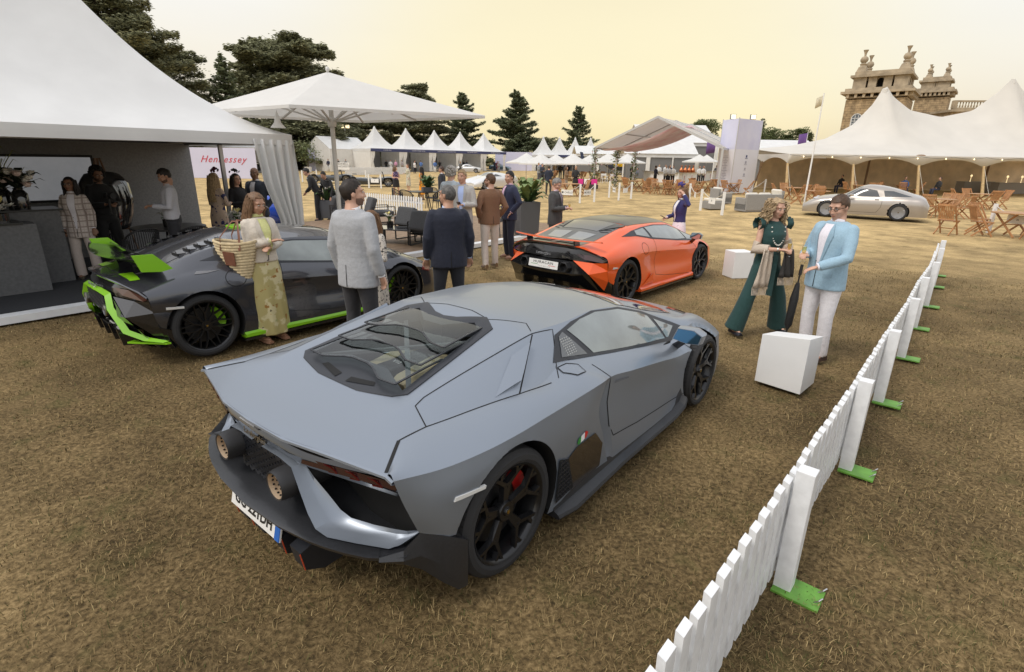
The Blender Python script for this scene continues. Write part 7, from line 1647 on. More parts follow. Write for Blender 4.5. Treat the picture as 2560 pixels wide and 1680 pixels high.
PETW = mat('petal_white',(.74,.72,.66),.7);PETP = mat('petal_blush',(.66,.52,.47),.7);LEAF = mat('leaf_green',(.06,.11,.035),.55,var=.3,vscale=8);LEAFD = mat('leaf_dark',(.02,.03,.016),.6);LEAFY = mat('leaf_yellow',(.22,.24,.06),.6)
def flower_pot(lab,loc,s=1.,grp='small flower pots',stem=True):
    t = thing('flower_pot',lab,'plant',loc,RND.random()*6,grp);MB().lathe([(0,.0),(.055*s,0),(.062*s,.06*s),(.06*s,.11*s),(.05*s,.11*s)],16).build('pot',mat('black_pot',(.012,.012,.012),.25),t,smooth=40);mb = MB();rnd = random.Random(int(loc[0]*100))
    for k in range(9):petals(mb,(rnd.uniform(-.08,.08)*s,rnd.uniform(-.08,.08)*s,(.13+rnd.random()*.10)*s),6,.055*s,k)
    tag(mb.build('blooms',PETW,t),kind='stuff');lf = MB();leaves(lf,(0,0,.09*s),12,.17*s,3,1.1);tag(lf.build('foliage',LEAF,t),kind='stuff')
    if stem:
        q = MB();q.tube([(0,0,.1*s),(.02*s,0,.22*s)],.005*s,5);petals(q,(.02*s,0,.22*s),4,.08*s,7,1.0,.7);tag(q.build('lily',mat('lily_yellow',(.7,.62,.25),.6),t),kind='stuff')
flower_pot('small flower pot with a yellow lily on the marquee table',TB+Vector((.05,-.1,.80)),1.3)
flower_pot('small flower pot beside the embroidered dress',D(3.7,1.2,.80),1.3);
round_table('small round table beside the embroidered dress',D(3.7,1.2,.06),.3,.74,'black round tables')
def marquee_interior():
    # bar counter: two blocks
    CT = mat('counter_grey',(.125,.127,.13),.8,var=.12,vscale=25);TP = mat('counter_top',(.03,.03,.03),.3)
    o = D(-.15,1.25,.06);t = thing('bar_counter','grey fabric-fronted bar counter with dark stone top inside the marquee','counter',o)
    MB().prism([(-1.2,.22),(1.0,.22),(1.0,.76),(-1.2,.76)],0,1.02,lambda p,z:D(p[0]-.15,p[1]+1.25,z+.06)-o).build('front_block',CT,t);MB().prism([(-1.2,.79),(1.42,.79),(1.42,1.35),(-1.2,1.35)],0,1.15,lambda p,z:D(p[0]-.15,p[1]+1.25,z+.06)-o).build('rear_block',CT,t)
    MB().prism([(-1.25,.19),(.85,.19),(.85,.75),(-1.25,.75)],1.022,1.05,lambda p,z:D(p[0]-.15,p[1]+1.25,z+.06)-o).build('top',TP,t);MB().prism([(-1.25,.77),(1.47,.77),(1.47,1.4),(-1.25,1.4)],1.152,1.18,lambda p,z:D(p[0]-.15,p[1]+1.25,z+.06)-o).build('top',TP,t)
    # screen
    c = D(1.57,4.40,1.62);t = thing('wall_screen','large wall-mounted screen in a black frame showing a pale picture','screen',c,DA);MB().box((0,0,0),(1.75,.06,.88)).build('frame',BLACK,t,bevel=.006);MB().box((0,-.033,0),(1.66,.008,.79)).build('screen',mat('screen_picture',(.20,.20,.20),.2,col2=(.42,.42,.42),vscale=1.2,emit=((.35,.36,.38),.35)),t)
    # easel with car bonnet
    c = D(2.35,3.6,.06);t = thing('easel','wooden easel carrying a polished bonnet panel','easel',c,DA);WD = mat('easel_wood',(.20,.11,.06),.5)
    for x0,x1,y0 in ((-.36,-.04,-.05),(.36,.04,-.05),(0,0,.55)):MB().beam((x0,y0,0),(x1,.12,1.95),.04,.025).build('leg',WD,t)
    MB().beam((-.42,-.06,.62),(.42,-.06,.62),.05,.03).build('ledge',WD,t)
    c2 = thing('bonnet_panel','polished dark car bonnet panel displayed on the easel','car panel',c+Vector((0,0,.0)),DA);rows = []
    for i in range(13):
        v = i/12;z = .66+1.0*v;wd = np.interp(v,[0,.15,.5,.85,1],[.28,.34,.42,.40,.28]);rows.append([(wd*u,-.06+.10*v-.10*(1-u*u)-.02*math.sin(v*3),z+.05*(1-u*u)*(1 if v > .5 else -1)) for u in np.linspace(-1,1,17)])
    MB().grid(rows).build('bonnet',mat('mirror_grey',(.10,.105,.11),.08,metal=.9,coat=1),c2,smooth=60,solid=.01)
    # vases
    for s_,v_,zt,lab,sd in ((.72,2.5,1.24,'black vase with a tall spray of white flowers and grasses on the bar counter',1),(.86,2.2,1.24,'black vase with large white and blush blooms on the bar counter',2),(.52,1.72,1.11,'low black pot with a yellow lily on the front of the bar counter',3)):
        o = D(s_,v_,zt);t = thing('flower_vase',lab,'vase',o,0,'flowers on the bar counter')
        if sd < 3:
            MB().lathe([(0,0),(.10,0),(.105,.05),(.105,.24),(.07,.29),(.06,.30),(.065,.33),(.05,.33)],20).build('vase',mat('black_glass',(.01,.01,.011),.12,coat=1),t,smooth=40);rnd = random.Random(sd);pm = MB();pb = MB()
            for k in range(14):
                a,r_ = rnd.random()*6.28,rnd.random()*.24;c3 = (r_*math.cos(a),r_*math.sin(a),.46+.22*rnd.random()-r_*.4);(pb if k % 3 == 0 else pm).ell(c3,(.05,.05,.04),8,5);petals(pb if k % 3 == 0 else pm,c3,9,.10,k,.25,.7)
            tag(pm.build('white_blooms',PETW,t),kind='stuff');tag(pb.build('blush_blooms',PETP if sd == 2 else PETW,t),kind='stuff');lf = MB();leaves(lf,(0,0,.3),26,.42,5,1.35,.11);tag(lf.build('leaves',LEAFD,t),kind='stuff');gs = MB();leaves(gs,(0,0,.3),14 if sd == 1 else 5,.85 if sd == 1 else .5,8,.45,.015);tag(gs.build('grasses',LEAFY,t),kind='stuff')
        else:
            MB().lathe([(0,0),(.09,0),(.09,.12),(.08,.12)],16).build('vase',mat('black_glass'),t,smooth=40);pm = MB();rnd = random.Random(4)
            for k in range(10):petals(pm,(rnd.uniform(-.12,.12),rnd.uniform(-.12,.12),.16+.08*rnd.random()),7,.08,k)
            tag(pm.build('white_blooms',PETW,t),kind='stuff');ly = MB();petals(ly,(.02,0,.26),5,.13,3,1.0,.7);tag(ly.build('yellow_lily',mat('lily_yellow'),t),kind='stuff')
marquee_interior()
# ---- lounge on the deck
PLZ[0] = .08
def lounge_chair():
    t = bpy.data.objects.new('lounge_armchair',None);COL.objects.link(t)
    MB().box((0,.02,.36),(.66,.66,.13)).build('seat_cushion',CUSH,t,bevel=.035);MB().box((0,-.30,.60),(.62,.17,.48),rx=R(-20)).build('back_cushion',CUSH,t,bevel=.05)
    for s in (-1,1):
        f = MB();x = s*.37;P_ = [(x,.36,.012),(x,.36,.56),(x,-.36,.56),(x,-.36,.012)]
        for a,b in zip(P_,P_[1:]+P_[:1]):f.beam(a,b,.03,.024)
        f.build('side_frame',STEEL,t)
    MB().box((0,0,.275),(.72,.66,.03)).build('seat_base',STEEL,t);return t
lc = lounge_chair()
def GP(px,py,z=.08):q = G(px,py,z);return q.x,q.y
place(lc,[(*GP(1040,598),R(-38),'charcoal-cushioned lounge armchair beside the coffee table, behind the man in navy'),(*GP(953,560),R(-60),'charcoal-cushioned lounge armchair with tilted pillow near the parasol pole'),(*GP(868,556),R(-100),'charcoal-cushioned lounge armchair behind the marquee curtain'),(*GP(905,640),R(140),'charcoal-cushioned lounge armchair hidden beside the grey car'),(*GP(1075,612),R(-30),'charcoal-cushioned lounge armchair next to the man in navy')],'lounge armchairs','armchair')
def coffee_table():
    c = Vector((*GP(985,607),.08));t = thing('coffee_table','low black coffee table with glass top on the deck','table',c,R(-15));MB().box((0,0,.36),(1.25,.68,.03)).build('table_top',mat('table_glass_grey',(.10,.10,.105),.12,coat=.6),t)
    for s in (-1,1):
        f = MB();x = s*.60;P_ = [(x,.32,.012),(x,.32,.33),(x,-.32,.33),(x,-.32,.012)]
        for a,b in zip(P_,P_[1:]+P_[:1]):f.beam(a,b,.03,.025)
        f.build('leg_frame',STEEL,t)
    flower_pot('small flower pot of white lilies on the coffee table',c+Vector((-.08,.02,.376)),1.35,stem=True);b = thing('table_tray','dark woven tray on the coffee table','tray',c+Vector((.26,.0,.376)),.2);MB().box((0,0,.012),(.32,.24,.022)).build('tray',ROPE,b,bevel=.004)
coffee_table()
rt = Vector((*GP(1060,525),.08));round_table('round black table with plants at the back of the deck',rt,.6,.74,'black round tables')
place(rc,[(rt.x-.55,rt.y-.75,R(-20),'black rope armchair at the deck table, back to the coffee table'),(rt.x-1.05,rt.y+.1,R(-95),'black rope armchair at the deck table, nearest the parasol pole'),(rt.x+.75,rt.y-.6,R(40),'black rope armchair at the deck table, behind the silver-haired man'),(*GP(1243,590),R(60),'black rope armchair beside the man in the brown tweed jacket'),(rt.x+.2,rt.y+.9,R(180),'black rope armchair at the far side of the deck table')],'black rope armchairs','chair')
def planter(lab,loc,w_,h,lf,L_,n,tall=True,grp='planters on the deck'):
    t = thing('planter',lab,'planter',loc,R(20),grp);MB().box((0,0,h/2),(w_,w_,h),taper=1.12 if tall else 1.).build('box',mat('planter_grey',(.085,.088,.095),.6),t,bevel=.008);m = MB();leaves(m,(0,0,h-.05),n,L_,3,.8,.13);tag(m.build('big_leaves',lf,t),kind='stuff');m = MB();leaves(m,(.05,0,h-.05),n,L_*.8,9,1.1,.10);tag(m.build('dark_leaves',LEAF,t),kind='stuff')
planter('tall dark grey planter with pale green leafy plants',Vector((.36,15.2,.0)),.52,1.0,mat('leaf_pale',(.16,.22,.07),.5,var=.3,vscale=6),.85,34)
planter('low dark planter with broad green leaves on the deck table',Vector((rt.x+.15,rt.y+.05,.82)),.4,.16,LEAF,.62,40,False)
ORCH = thing('orchid_planter','dark planter of white orchids at the foot of the parasol','planter',Vector((*GP(842,545),.08)));MB().box((0,0,.3),(1.3,.4,.6)).build('box',mat('planter_grey'),ORCH);m = MB();rnd = random.Random(2)
for k in range(60):petals(m,(rnd.uniform(-.65,.65),rnd.uniform(-.2,.2),.75+rnd.random()*.5),5,.07,k,.2,.8)
tag(m.build('orchid_blooms',PETW,ORCH),kind='stuff');m = MB();leaves(m,(-.3,0,.55),20,.6,2,1.1);leaves(m,(.35,0,.55),20,.6,4,1.1);tag(m.build('orchid_leaves',LEAF,ORCH),kind='stuff')
# blue inflatable seat by the waiters
b = thing('blue_seat','glossy blue padded seat beside the waiters','seat',(-7.6,17.6,0),R(20));m = MB();m.ell((0,0,.45),(.75,.6,.5),20,12);m.ell((0,.4,.85),(.65,.3,.55),18,10);me = remesh(m,.04,3);me.materials.append(mat('blue_vinyl',(.01,.06,.42),.25,coat=.5));link('cushion',me,b)
def low_fence(lab,p,q,h,grp,n=None):
    p,q = Vector(p),Vector(q);L_ = (q-p).length;d = (q-p)/L_;t = thing('picket_fence',lab,'fence',p,0,grp);n = n or int(L_/.14);rz = math.atan2(d.y,d.x)
    pk = MB().add([(-.04,0,0),(.04,0,0),(.04,0,h-.04),(0,0,h),(-.04,0,h-.04),(-.04,.02,0),(.04,.02,0),(.04,.02,h-.04),(0,.02,h),(-.04,.02,h-.04)],[(0,1,2,3,4),(9,8,7,6,5),(0,5,6,1),(1,6,7,2),(2,7,8,3),(3,8,9,4),(4,9,5,0)]).mesh('picket',MATS['fence_paint'])
    for k in range(n):o = link('picket',pk,t);o.location = d*(L_*(k+.5)/n);o.rotation_euler.z = rz
    nn = Vector((-d.y,d.x,0))*.035
    for z in (h*.25,h*.7):MB().beam(nn+Vector((0,0,z)),d*L_+nn+Vector((0,0,z)),.02,.06).build('rail',MATS['fence_paint'],t)
low_fence('low white picket fence behind the deck lounge',(-8.6,24.5,0),(-3.4,20.3,0),.72,'low white picket fences')
low_fence('distant low white picket fence in front of the blue coupe',(atY(860,400,66).x,66,0),(atY(1015,400,74).x,74,0),.9,'low white picket fences',90)
# ================================================================ teak furniture
TK = mat('teak',(.40,.20,.085),.6,var=.2,vscale=9);TKL = mat('teak_top',(.40,.22,.10),.6,var=.15,vscale=9);PLZ[0] = 0.
def teak_chair():
    t = bpy.data.objects.new('folding_chair',None);COL.objects.link(t);s = MB()
    for k in range(7):s.box((0,-.18+.062*k,.44),(.44,.048,.02))
    s.beam((-.22,-.21,.425),(-.22,.22,.43),.025,.035);s.beam((.22,-.21,.425),(.22,.22,.43),.025,.035);tag(s.build('seat',TK,t));b = MB()
    for k in range(9):b.beam((-.19+.0475*k,-.235,.50),(-.19+.0475*k,-.385,.92),.032,.014,up=(0,1,0))
    b.beam((-.24,-.385,.93),(.24,-.385,.93),.025,.06);b.beam((-.22,-.235,.49),(.22,-.235,.49),.02,.04);b.build('backrest',TK,t)
    for sx in (-1,1):MB().beam((sx*.235,.24,0),(sx*.235,-.39,.96),.028,.045,up=(0,1,0)).build('back_leg',TK,t);MB().beam((sx*.205,-.30,0),(sx*.205,.20,.43),.028,.045,up=(0,1,0)).build('front_leg',TK,t)
    MB().beam((-.235,.12,.18),(.235,.12,.18),.02,.03).build('stretcher',TK,t);return t
tkc = teak_chair()
def teak_table():
    t = bpy.data.objects.new('folding_table',None);COL.objects.link(t);MB().lathe([(0,.74),(.60,.74),(.60,.71),(0,.71)],20).build('table_top',TKL,t,smooth=30)
    for sx in (-1,1):
        for q in (-1,1):MB().beam((sx*.28,q*.42,0),(sx*.28,-q*.36,.71),.035,.05,up=(0,1,0)).build('leg',TK,t)
    MB().beam((-.28,0,.36),(.28,0,.36),.03,.03).build('stretcher',TK,t);return t
tkt = teak_table()
sets = [((1980,500,'left of the silver coupe'),4,.2),((2040,512,'behind the silver coupe'),3,1.),((2340,540,'in front of the timber tent poles'),5,.5),((2445,520,'under the edge of the pole tent'),4,1.3),((2520,590,'by the roped white post'),4,.1),
        ((1590,478,'before the long bar'),4,.6),((1650,485,'nearest the long bar'),4,.1),((1705,488,'behind the woman in the purple hat'),4,1.),((1760,480,'beside the banner tower'),4,.3),((1830,485,'behind the rattan sofas'),4,.9),((1425,490,'inside the roped corner'),3,.4),((1370,448,'near the pink sofa'),4,.7),((1500,450,'behind the director chairs'),4,.2),((1440,452,'behind the pink sofa'),4,.8),((2150,490,'in the shade of the pole tent'),4,.1),((2250,488,'deep in the shade of the pole tent'),4,.9)]
ti,ci = [],[]
for (px,py,lab),n,a0 in sets:
    g = G(px,py);ti.append((g.x,g.y,a0,'round slatted teak table '+lab))
    for k in range(n):
        a = a0+2*PI*k/4+RND.uniform(-.2,.2);r_ = .95;ci.append((g.x+r_*math.cos(a),g.y+r_*math.sin(a),a+PI/2+RND.uniform(-.25,.25),'folding teak chair at the table '+lab))
place(tkt,ti,'teak tables','table');place(tkc,ci,'folding teak chairs','chair')
g1 = G(2355,585);place(tkc,[(g1.x+.1,g1.y,R(-60),'lone folding teak chair turned towards the silver coupe')],'folding teak chairs','chair')
# rattan sofas
RT = mat('grey_rattan',(.24,.235,.225),.85,col2=(.33,.32,.31),vscale=60,bump=.5,bscale=80);CW = mat('cream_cushion',(.70,.66,.58),.9,var=.04,vscale=6)
def rattan(lab,px,py,rz,w_,arm=True,back=True):
    g = G(px,py);t = thing('rattan_sofa' if back else 'rattan_ottoman',lab,'sofa' if back else 'ottoman',g,rz,'grey rattan seats');MB().box((0,.0,.18),(w_,.8,.34)).build('base',RT,t,bevel=.02)
    if back:MB().box((0,-.36,.42),(w_,.12,.70)).build('back_panel',RT,t,bevel=.02)
    if arm:
        for s in (-1,1):MB().box((s*(w_/2-.07),0,.34),(.14,.8,.52)).build('arm_panel',RT,t,bevel=.02)
    k = max(1,int(round(w_/.75)))
    for i in range(k):
        x = -w_/2+w_*(i+.5)/k;MB().box((x,.05,.42),(w_/k-.08,.66,.13)).build('seat_cushion',CW,t,bevel=.04)
        if back:MB().box((x,-.26,.64),(w_/k-.1,.18,.40),rx=R(-12)).build('back_cushion',CW,t,bevel=.06)
rattan('grey rattan two-seat sofa with cream cushions seen from behind',1880,528,R(14),1.35);rattan('grey rattan ottoman with cream pad behind the roped sign',1782,522,R(10),.75,False,False);rattan('grey rattan armchair with cream cushion beside the ottoman',1800,508,R(-80),.9);rattan('grey rattan armchair at the end of the sofas towards the silver coupe',1925,515,R(95),.9)
# pink sofa, director chairs
g = G(1467,474);t = thing('pink_sofa','dark sofa with pink and white cushions','sofa',g,R(0));MB().box((0,0,.22),(1.6,.7,.3)).build('base',mat('sofa_brown',(.05,.035,.03),.8),t,bevel=.03);MB().box((0,.32,.5),(1.6,.14,.5)).build('back',mat('sofa_brown'),t,bevel=.03)
for s,c in ((-.5,(.62,.03,.22)),(0,(.75,.72,.66)),(.55,(.62,.03,.22))):MB().box((s,.15,.55),(.45,.14,.42),rx=R(-15)).build('cushion',mat('cush_%d' % int(c[1]*99),c,.8),t,bevel=.05)
def director(lab,px,py,rz):
    g = G(px,py);t = thing('director_chair',lab,'chair',g,rz,'white director chairs');MB().box((0,0,.45),(.5,.42,.02)).build('seat',WHITEP,t);MB().box((0,.2,.80),(.52,.02,.2)).build('backrest',WHITEP,t)
    for s in (-1,1):MB().box((s*.26,.2,.45),(.03,.03,.9)).build('back_post',WHITEP,t);MB().box((s*.26,-.2,.32),(.03,.03,.64)).build('front_post',WHITEP,t);MB().box((s*.26,0,.64),(.05,.46,.03)).build('armrest',WHITEP,t);MB().beam((-.25*s,-.2,.05),(.25*s,-.2,.42),.025,.02).build('cross_leg',WHITEP,t)
director('white director chair nearest the pink sofa',1510,458,R(15));director('white director chair nearest the long bar',1533,460,R(15))
# roped posts with little signs
def rope_barrier(lab,pts,signs,h=.95):
    P_ = [G(*p) for p in pts];t = thing('rope_barrier',lab,'rope barrier',P_[0],0,'white roped posts')
    pm = MB().box((0,0,h/2),(.09,.09,h)).mesh('post',WHITEP);RP = mat('rope_white',(.6,.58,.52),.8)
    for p in P_:o = link('post',pm,t);o.location = p-P_[0]
    for i,(p,q) in enumerate(zip(P_,P_[1:])):
        a,b = p-P_[0]+Vector((0,0,h-.06)),q-P_[0]+Vector((0,0,h-.06));MB().tube([a.lerp(b,u)-Vector((0,0,.28*math.sin(PI*u))) for u in np.linspace(0,1,11)],.014,6,False).build('rope',RP,t)
        if i in signs:
            m_ = (a+b)/2-Vector((0,0,.38));d = (b-a).normalized();s_ = MB().box(m_,(.62,.02,.26),rz=math.atan2(d.y,d.x)).build('sign',WHITEP,t)
            nn = Vector((d.y,-d.x,0));
            if nn.y > 0:nn = -nn;d = -d
            if signs[i]:text('sign_text',signs[i],.13,mat('sign_black',(.04,.04,.04),.6),s_,basis(m_+nn*.013,d if d.x > 0 else -d,(0,0,1)))
rope_barrier('white roped posts with two small signs by the tea tables',[(1385,505),(1449,508),(1485,505)],{0:'● CHELLE',1:'● CHELLE'});rope_barrier('white roped posts with one small sign beside the open lawn',[(1522,494),(1546,501),(1577,497)],{0:'● CHELLE',1:''});rope_barrier('white roped posts with a letter N sign by the rattan seats',[(1722,502),(1750,526),(1804,538),(1910,480)],{0:'',1:'N'});rope_barrier('white roped post with small sign by the teak chairs',[(2470,582),(2600,598)],{0:'n'})
rope_barrier('white roped posts with small signs beside the low open roadster',[(915,452),(923,470),(953,471)],{1:'F',0:''});rope_barrier('white roped posts in front of the track roadster',[(757,455),(793,452)],{0:''});rope_barrier('white roped posts by the white supercar',[(1195,470),(1150,450)],{})
# ================================================================ other cars
def sp_radial(n):return [(.2,0,.04,.97,0,.012,.03,.03)],n
def loft_car(label,loc,rz,prof,wb,x0,paint,hw=.86,roof_hw=.58,glass=True,wr=.32,fine=.09,rimm=None,group=None,spokes=None,roof=True,cat='car',sill=.17):
    """prof: stations (x, belt_z, top_z, half width); top_z > belt_z where a cabin stands"""
    t = thing('car',label,cat,loc,rz,group);rows = [[] for _ in range(6)]
    for x,bz,tz,w_ in prof:
        cab = tz-bz;rw = roof_hw if cab > .12 else w_*.72
        rows[0].append((x,w_*.97,sill));rows[1].append((x,w_*1.0,sill+(bz-sill)*.45));rows[2].append((x,w_*.985,sill+(bz-sill)*.78));rows[3].append((x,w_*.90,bz));rows[4].append((x,min(rw,w_*.8),bz+cab*.86 if cab > .12 else bz+cab*.7+.012));rows[5].append((x,0,tz+.012))
    B = Body(rows,fine,sharp_rows=(3,) if glass else (),bulge={4:.012,3:.01,2:.012});ra = wr+.035;B.arches([(0,wr,ra),(wb,wr,ra)]);B.mesh('body',paint,None,t,ang=35);B.arch_lips(DARKVOID,t,.15)
    for x,s in ((prof[0],-1),(prof[-1],1)):
        i = 0 if s < 0 else -1;ring = [Vector((r[i][0],r[i][1],r[i][2])) for r in rows];ring = ring+[Vector((p.x,-p.y,p.z)) for p in ring[::-1][1:]];MB().add([tuple(p) for p in ring],[tuple(range(len(ring)))]).build('end_panel',paint,t)
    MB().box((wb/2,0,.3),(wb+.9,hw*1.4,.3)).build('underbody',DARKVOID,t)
    sp,fo = spokes or ([(.2,0,.04,.97,0,.012,.035,.03)],8);rm = rimm or mat('alloy_silver',(.45,.45,.46),.35,metal=.8)
    for sg in (1,-1):
        for x in (0,wb):wheel(t,(x,sg*(hw-.12),wr),wr,.22,sg,sp,fo,wr*.70,rm,BLACK,disc=False)
    t['_'] = 0;del t['_'];return t,B
SG = mat('car_glass_dark',(.05,.055,.06),.05,coat=1)
# silver seventies grand tourer
PS = mat('champagne_silver',(.40,.365,.33),.33,metal=.55,coat=1)
t,B = loft_car('silver-beige seventies coupe with rounded tail and orange indicators',(15.71,22.38,0),R(146.4),[(-.95,.62,.62,.78),(-.80,.80,.84,.88),(-.35,.86,1.0,.92),(.2,.86,1.17,.91),(.75,.84,1.285,.88),(1.25,.83,1.28,.87),(1.65,.82,1.08,.87),(1.95,.81,.90,.87),(2.4,.78,.84,.89),(2.9,.70,.75,.87),(3.25,.56,.58,.80),(3.42,.45,.46,.7)],2.5,0,PS,.92,.60,wr=.325,fine=.06,spokes=([(.70,0,.02,.97,0,.012,.12,.10),(.2,0,.035,.72,0,.02,.2,.2)],9),rimm=mat('wheel_grey',(.28,.285,.30),.4,metal=.6))
B.patch('side_window',[(.72,.89),(.85,1.13),(1.2,1.19),(1.42,1.17),(1.83,.88)],'side',SG,t,both=True,off=.005);B.patch('rear_quarter_window',[(.55,.90),(.62,1.13),(.3,1.12),(-.35,.93)],'side',SG,t,both=True,off=.005)
B.patch('windscreen',[(1.38,0),(1.36,.50),(1.85,.66),(1.95,.3),(1.97,0)],'top',SG,t,both=True,off=.005);B.gap(t,[(.60,.88),(.62,.5),(.75,.27),(1.75,.27),(1.85,.6),(1.84,.86)],'side',.01,True)
for sg in (1,-1):
    B.patch('indicator',[(sg*.40,.47),(sg*.62,.46),(sg*.62,.40),(sg*.40,.41)],'front',mat('indicator_orange',(.6,.13,.01),.3),t,off=.008);B.patch('fog_lamp',[(sg*.14,.475),(sg*.38,.47),(sg*.38,.41),(sg*.14,.415)],'front',mat('lamp_white',(.6,.6,.58),.2),t,off=.008)
    l,n = B.hit(2.98,sg*.58,'top');MB().ell(l,(.10,.10,.05),14,8).build('pop_up_headlamp',mat('headlamp_clear',(.55,.57,.60),.08,coat=1),t,smooth=60);mirror_unit(t,(1.78,sg*.86,.86),(1.68,sg*.98,.93),sg,PS,BLACK,(.10,.2,.10))
    B.patch('door_handle',[(.72,.76),(.72,.79),(.86,.79),(.86,.76)],'side',BLACK,t,sg=sg,off=.005)
B.patch('front_grille',[(-.35,.34),(.35,.34),(.33,.27),(-.33,.27)],'front',DARKVOID,t,off=.006)
# far cars
def far_car(lab,px,py,rz,col,kind='coupe',s=1.,grp='classic and modern cars on the far lawn',gl=(.05,.055,.06)):
    g = G(px,py);m = mat('paint_%03d%03d%03d' % tuple(int(c*999) for c in col),col,.3,metal=.3,coat=1)
    pr = {'coupe':[(-.85,.6,.62,.7),(-.6,.82,.86,.8),(0,.84,.98,.84),(.5,.82,1.2,.82),(1.1,.82,1.24,.82),(1.7,.82,.95,.82),(2.2,.80,.84,.83),(2.8,.7,.74,.8),(3.2,.55,.57,.7)],'gt':[(-.9,.6,.62,.75),(-.5,.82,.88,.9),(.1,.84,1.05,.92),(.8,.82,1.2,.88),(1.4,.8,1.12,.88),(2.0,.78,.86,.9),(2.6,.76,.78,.92),(3.2,.6,.62,.85),(3.5,.45,.47,.7)],
          'saloon':[(-.95,.7,.72,.78),(-.6,.88,.9,.82),(-.1,.9,1.0,.83),(.3,.9,1.38,.83),(1.3,.9,1.4,.83),(1.75,.9,1.02,.83),(2.3,.88,.92,.82),(2.9,.8,.84,.8),(3.2,.68,.7,.7)],'estate':[(-1.0,.8,1.3,.9),(-.7,.95,1.55,.92),(.3,.95,1.6,.92),(1.3,.95,1.58,.92),(1.9,.95,1.1,.92),(2.4,.92,.96,.9),(3.1,.8,.82,.85),(3.3,.6,.62,.7)],'hyper':[(-.9,.6,.62,.85),(-.6,.9,.93,.95),(0,.92,1.0,.98),(.6,.85,1.12,.92),(1.2,.80,1.14,.9),(1.8,.78,.95,.92),(2.4,.76,.8,.98),(3.0,.6,.62,.95),(3.4,.4,.42,.7)],'open':[(-.7,.5,.52,.5),(-.4,.62,.66,.62),(.3,.62,.66,.62),(.9,.55,.58,.62),(1.5,.55,.60,.6),(2.1,.58,.62,.55),(2.7,.5,.53,.4),(3.1,.36,.38,.28)]}[kind]
    t,B = loft_car(lab,g,R(rz),pr,2.5,0,m,pr[4][3],.56,wr=.33,fine=.13,group=grp,roof=kind != 'open');G_ = mat('far_glass_%d' % int(gl[0]*99),gl,.06,coat=1)
    if kind == 'open':
        MB().box((.75,0,.62),(.75,.6,.05)).build('cockpit',DARKVOID,t);h_ = MB()
        for y in (-.25,.25):h_.tube([(.25,y,.6),(.35,y,1.02),(.4,y*.7,1.05)],.03,8)
        h_.tube([(.35,-.25,1.02),(.35,.25,1.02)],.03,8);h_.build('roll_hoop',BLACK,t,smooth=50)
        for x,y in ((0,.72),(0,-.72),(2.5,.72),(2.5,-.72)):MB().lathe([(.40,-.13),(.40,.13)],12,(x,y,.33),'y',R(20),R(160)).build('mudguard',m,t)
        MB().box((-.75,0,.72),(.3,1.3,.03)).build('rear_wing',BLACK,t)
    else:
        cab = [p for p in pr if p[2]-p[1] > .09];a,b = cab[0],cab[-1];zt = max(p[2] for p in pr);bz = a[1]+.04;B.patch('side_window',[(a[0]+.15,bz),(cab[1][0]+.05,bz+(cab[1][2]-bz)*.66),(cab[-2][0],bz+(cab[-2][2]-bz)*.66),(b[0]+.05,bz)] if len(cab) > 2 else [(a[0],bz),(a[0]+.3,bz+.1),(b[0],bz)],'side',G_,t,both=True,off=.008,res=.15)
        B.patch('windscreen',[(cab[-2][0]+.1,-.45),(cab[-2][0]+.1,.45),(b[0]+.15,.58),(b[0]+.15,-.58)],'top',G_,t,off=.008,res=.15)
    return t,B
far_car('bright blue modern coupe behind the distant picket fence',905,418,12,(.04,.25,.50),'gt');far_car('silver classic racing coupe on the far lawn',1155,431,-12,(.50,.50,.50),'coupe');far_car('grey-blue classic fastback behind the silver classic',1235,426,-14,(.10,.17,.22),'coupe');far_car('black classic saloon at the end of the far row',1268,422,-14,(.02,.025,.025),'saloon')
far_car('white and black mid-engined supercar behind the man in brown tweed',1255,470,225,(.70,.70,.70),'hyper');far_car('dark wedge-shaped track roadster with exposed mudguards',865,457,200,(.05,.055,.06),'open');far_car('dark open track roadster with silver engine behind roped posts',970,466,195,(.03,.032,.035),'open')
far_car('dark purple-black sports car in front of the lilac hoarding',612,436,185,(.03,.02,.04),'hyper');far_car('orange-red sports car at the end of the lilac hoarding',480,436,60,(.60,.07,.02),'hyper');far_car('dark grey-green estate car behind the bar',1715,433,170,(.09,.10,.10),'estate',gl=(.16,.17,.17))
far_car('dark classic car half hidden behind the banner tower',1930,450,200,(.06,.07,.08),'saloon');far_car('small black vintage car beneath the white parasols',1478,425,170,(.015,.015,.017),'saloon');far_car('red classic car behind the white sign board',845,424,20,(.30,.02,.02),'coupe')
# helicopter
g = G(1535,436);t = thing('helicopter','dark blue and yellow helicopter parked behind the garlanded legs','helicopter',g,R(0));m = MB();rs = []
for x,r,z in ((2.2,.1,1.1),(1.9,.55,1.2),(1.2,.85,1.4),(0,.95,1.5),(-1.0,.7,1.6),(-1.8,.3,1.8),(-5.2,.14,2.1)):rs.append([(x,r*.85*math.cos(a*PI/8),z+r*math.sin(a*PI/8)) for a in range(16)])
m.rings(rs);m.build('fuselage',mat('heli_navy',(.02,.035,.09),.3,coat=.6),t,smooth=40);MB().box((.6,-.80,1.5),(1.8,.05,.55)).build('yellow_panel',mat('heli_yellow',(.75,.45,.01),.4),t);MB().prism([(-5.4,2.0),(-4.9,2.0),(-5.2,3.3),(-5.7,3.4)],-.05,.05,lambda p,z:(p[0],z,p[1])).build('tail_fin',mat('heli_navy'),t)
MB().tube([(0,0,2.3),(0,0,2.9)],.1,8).build('rotor_mast',BLACK,t)
for a in (20,200):MB().beam((0,0,2.9),(5*math.cos(R(a)),5*math.sin(R(a)),2.86),.25,.03).build('rotor_blade',BLACK,t)
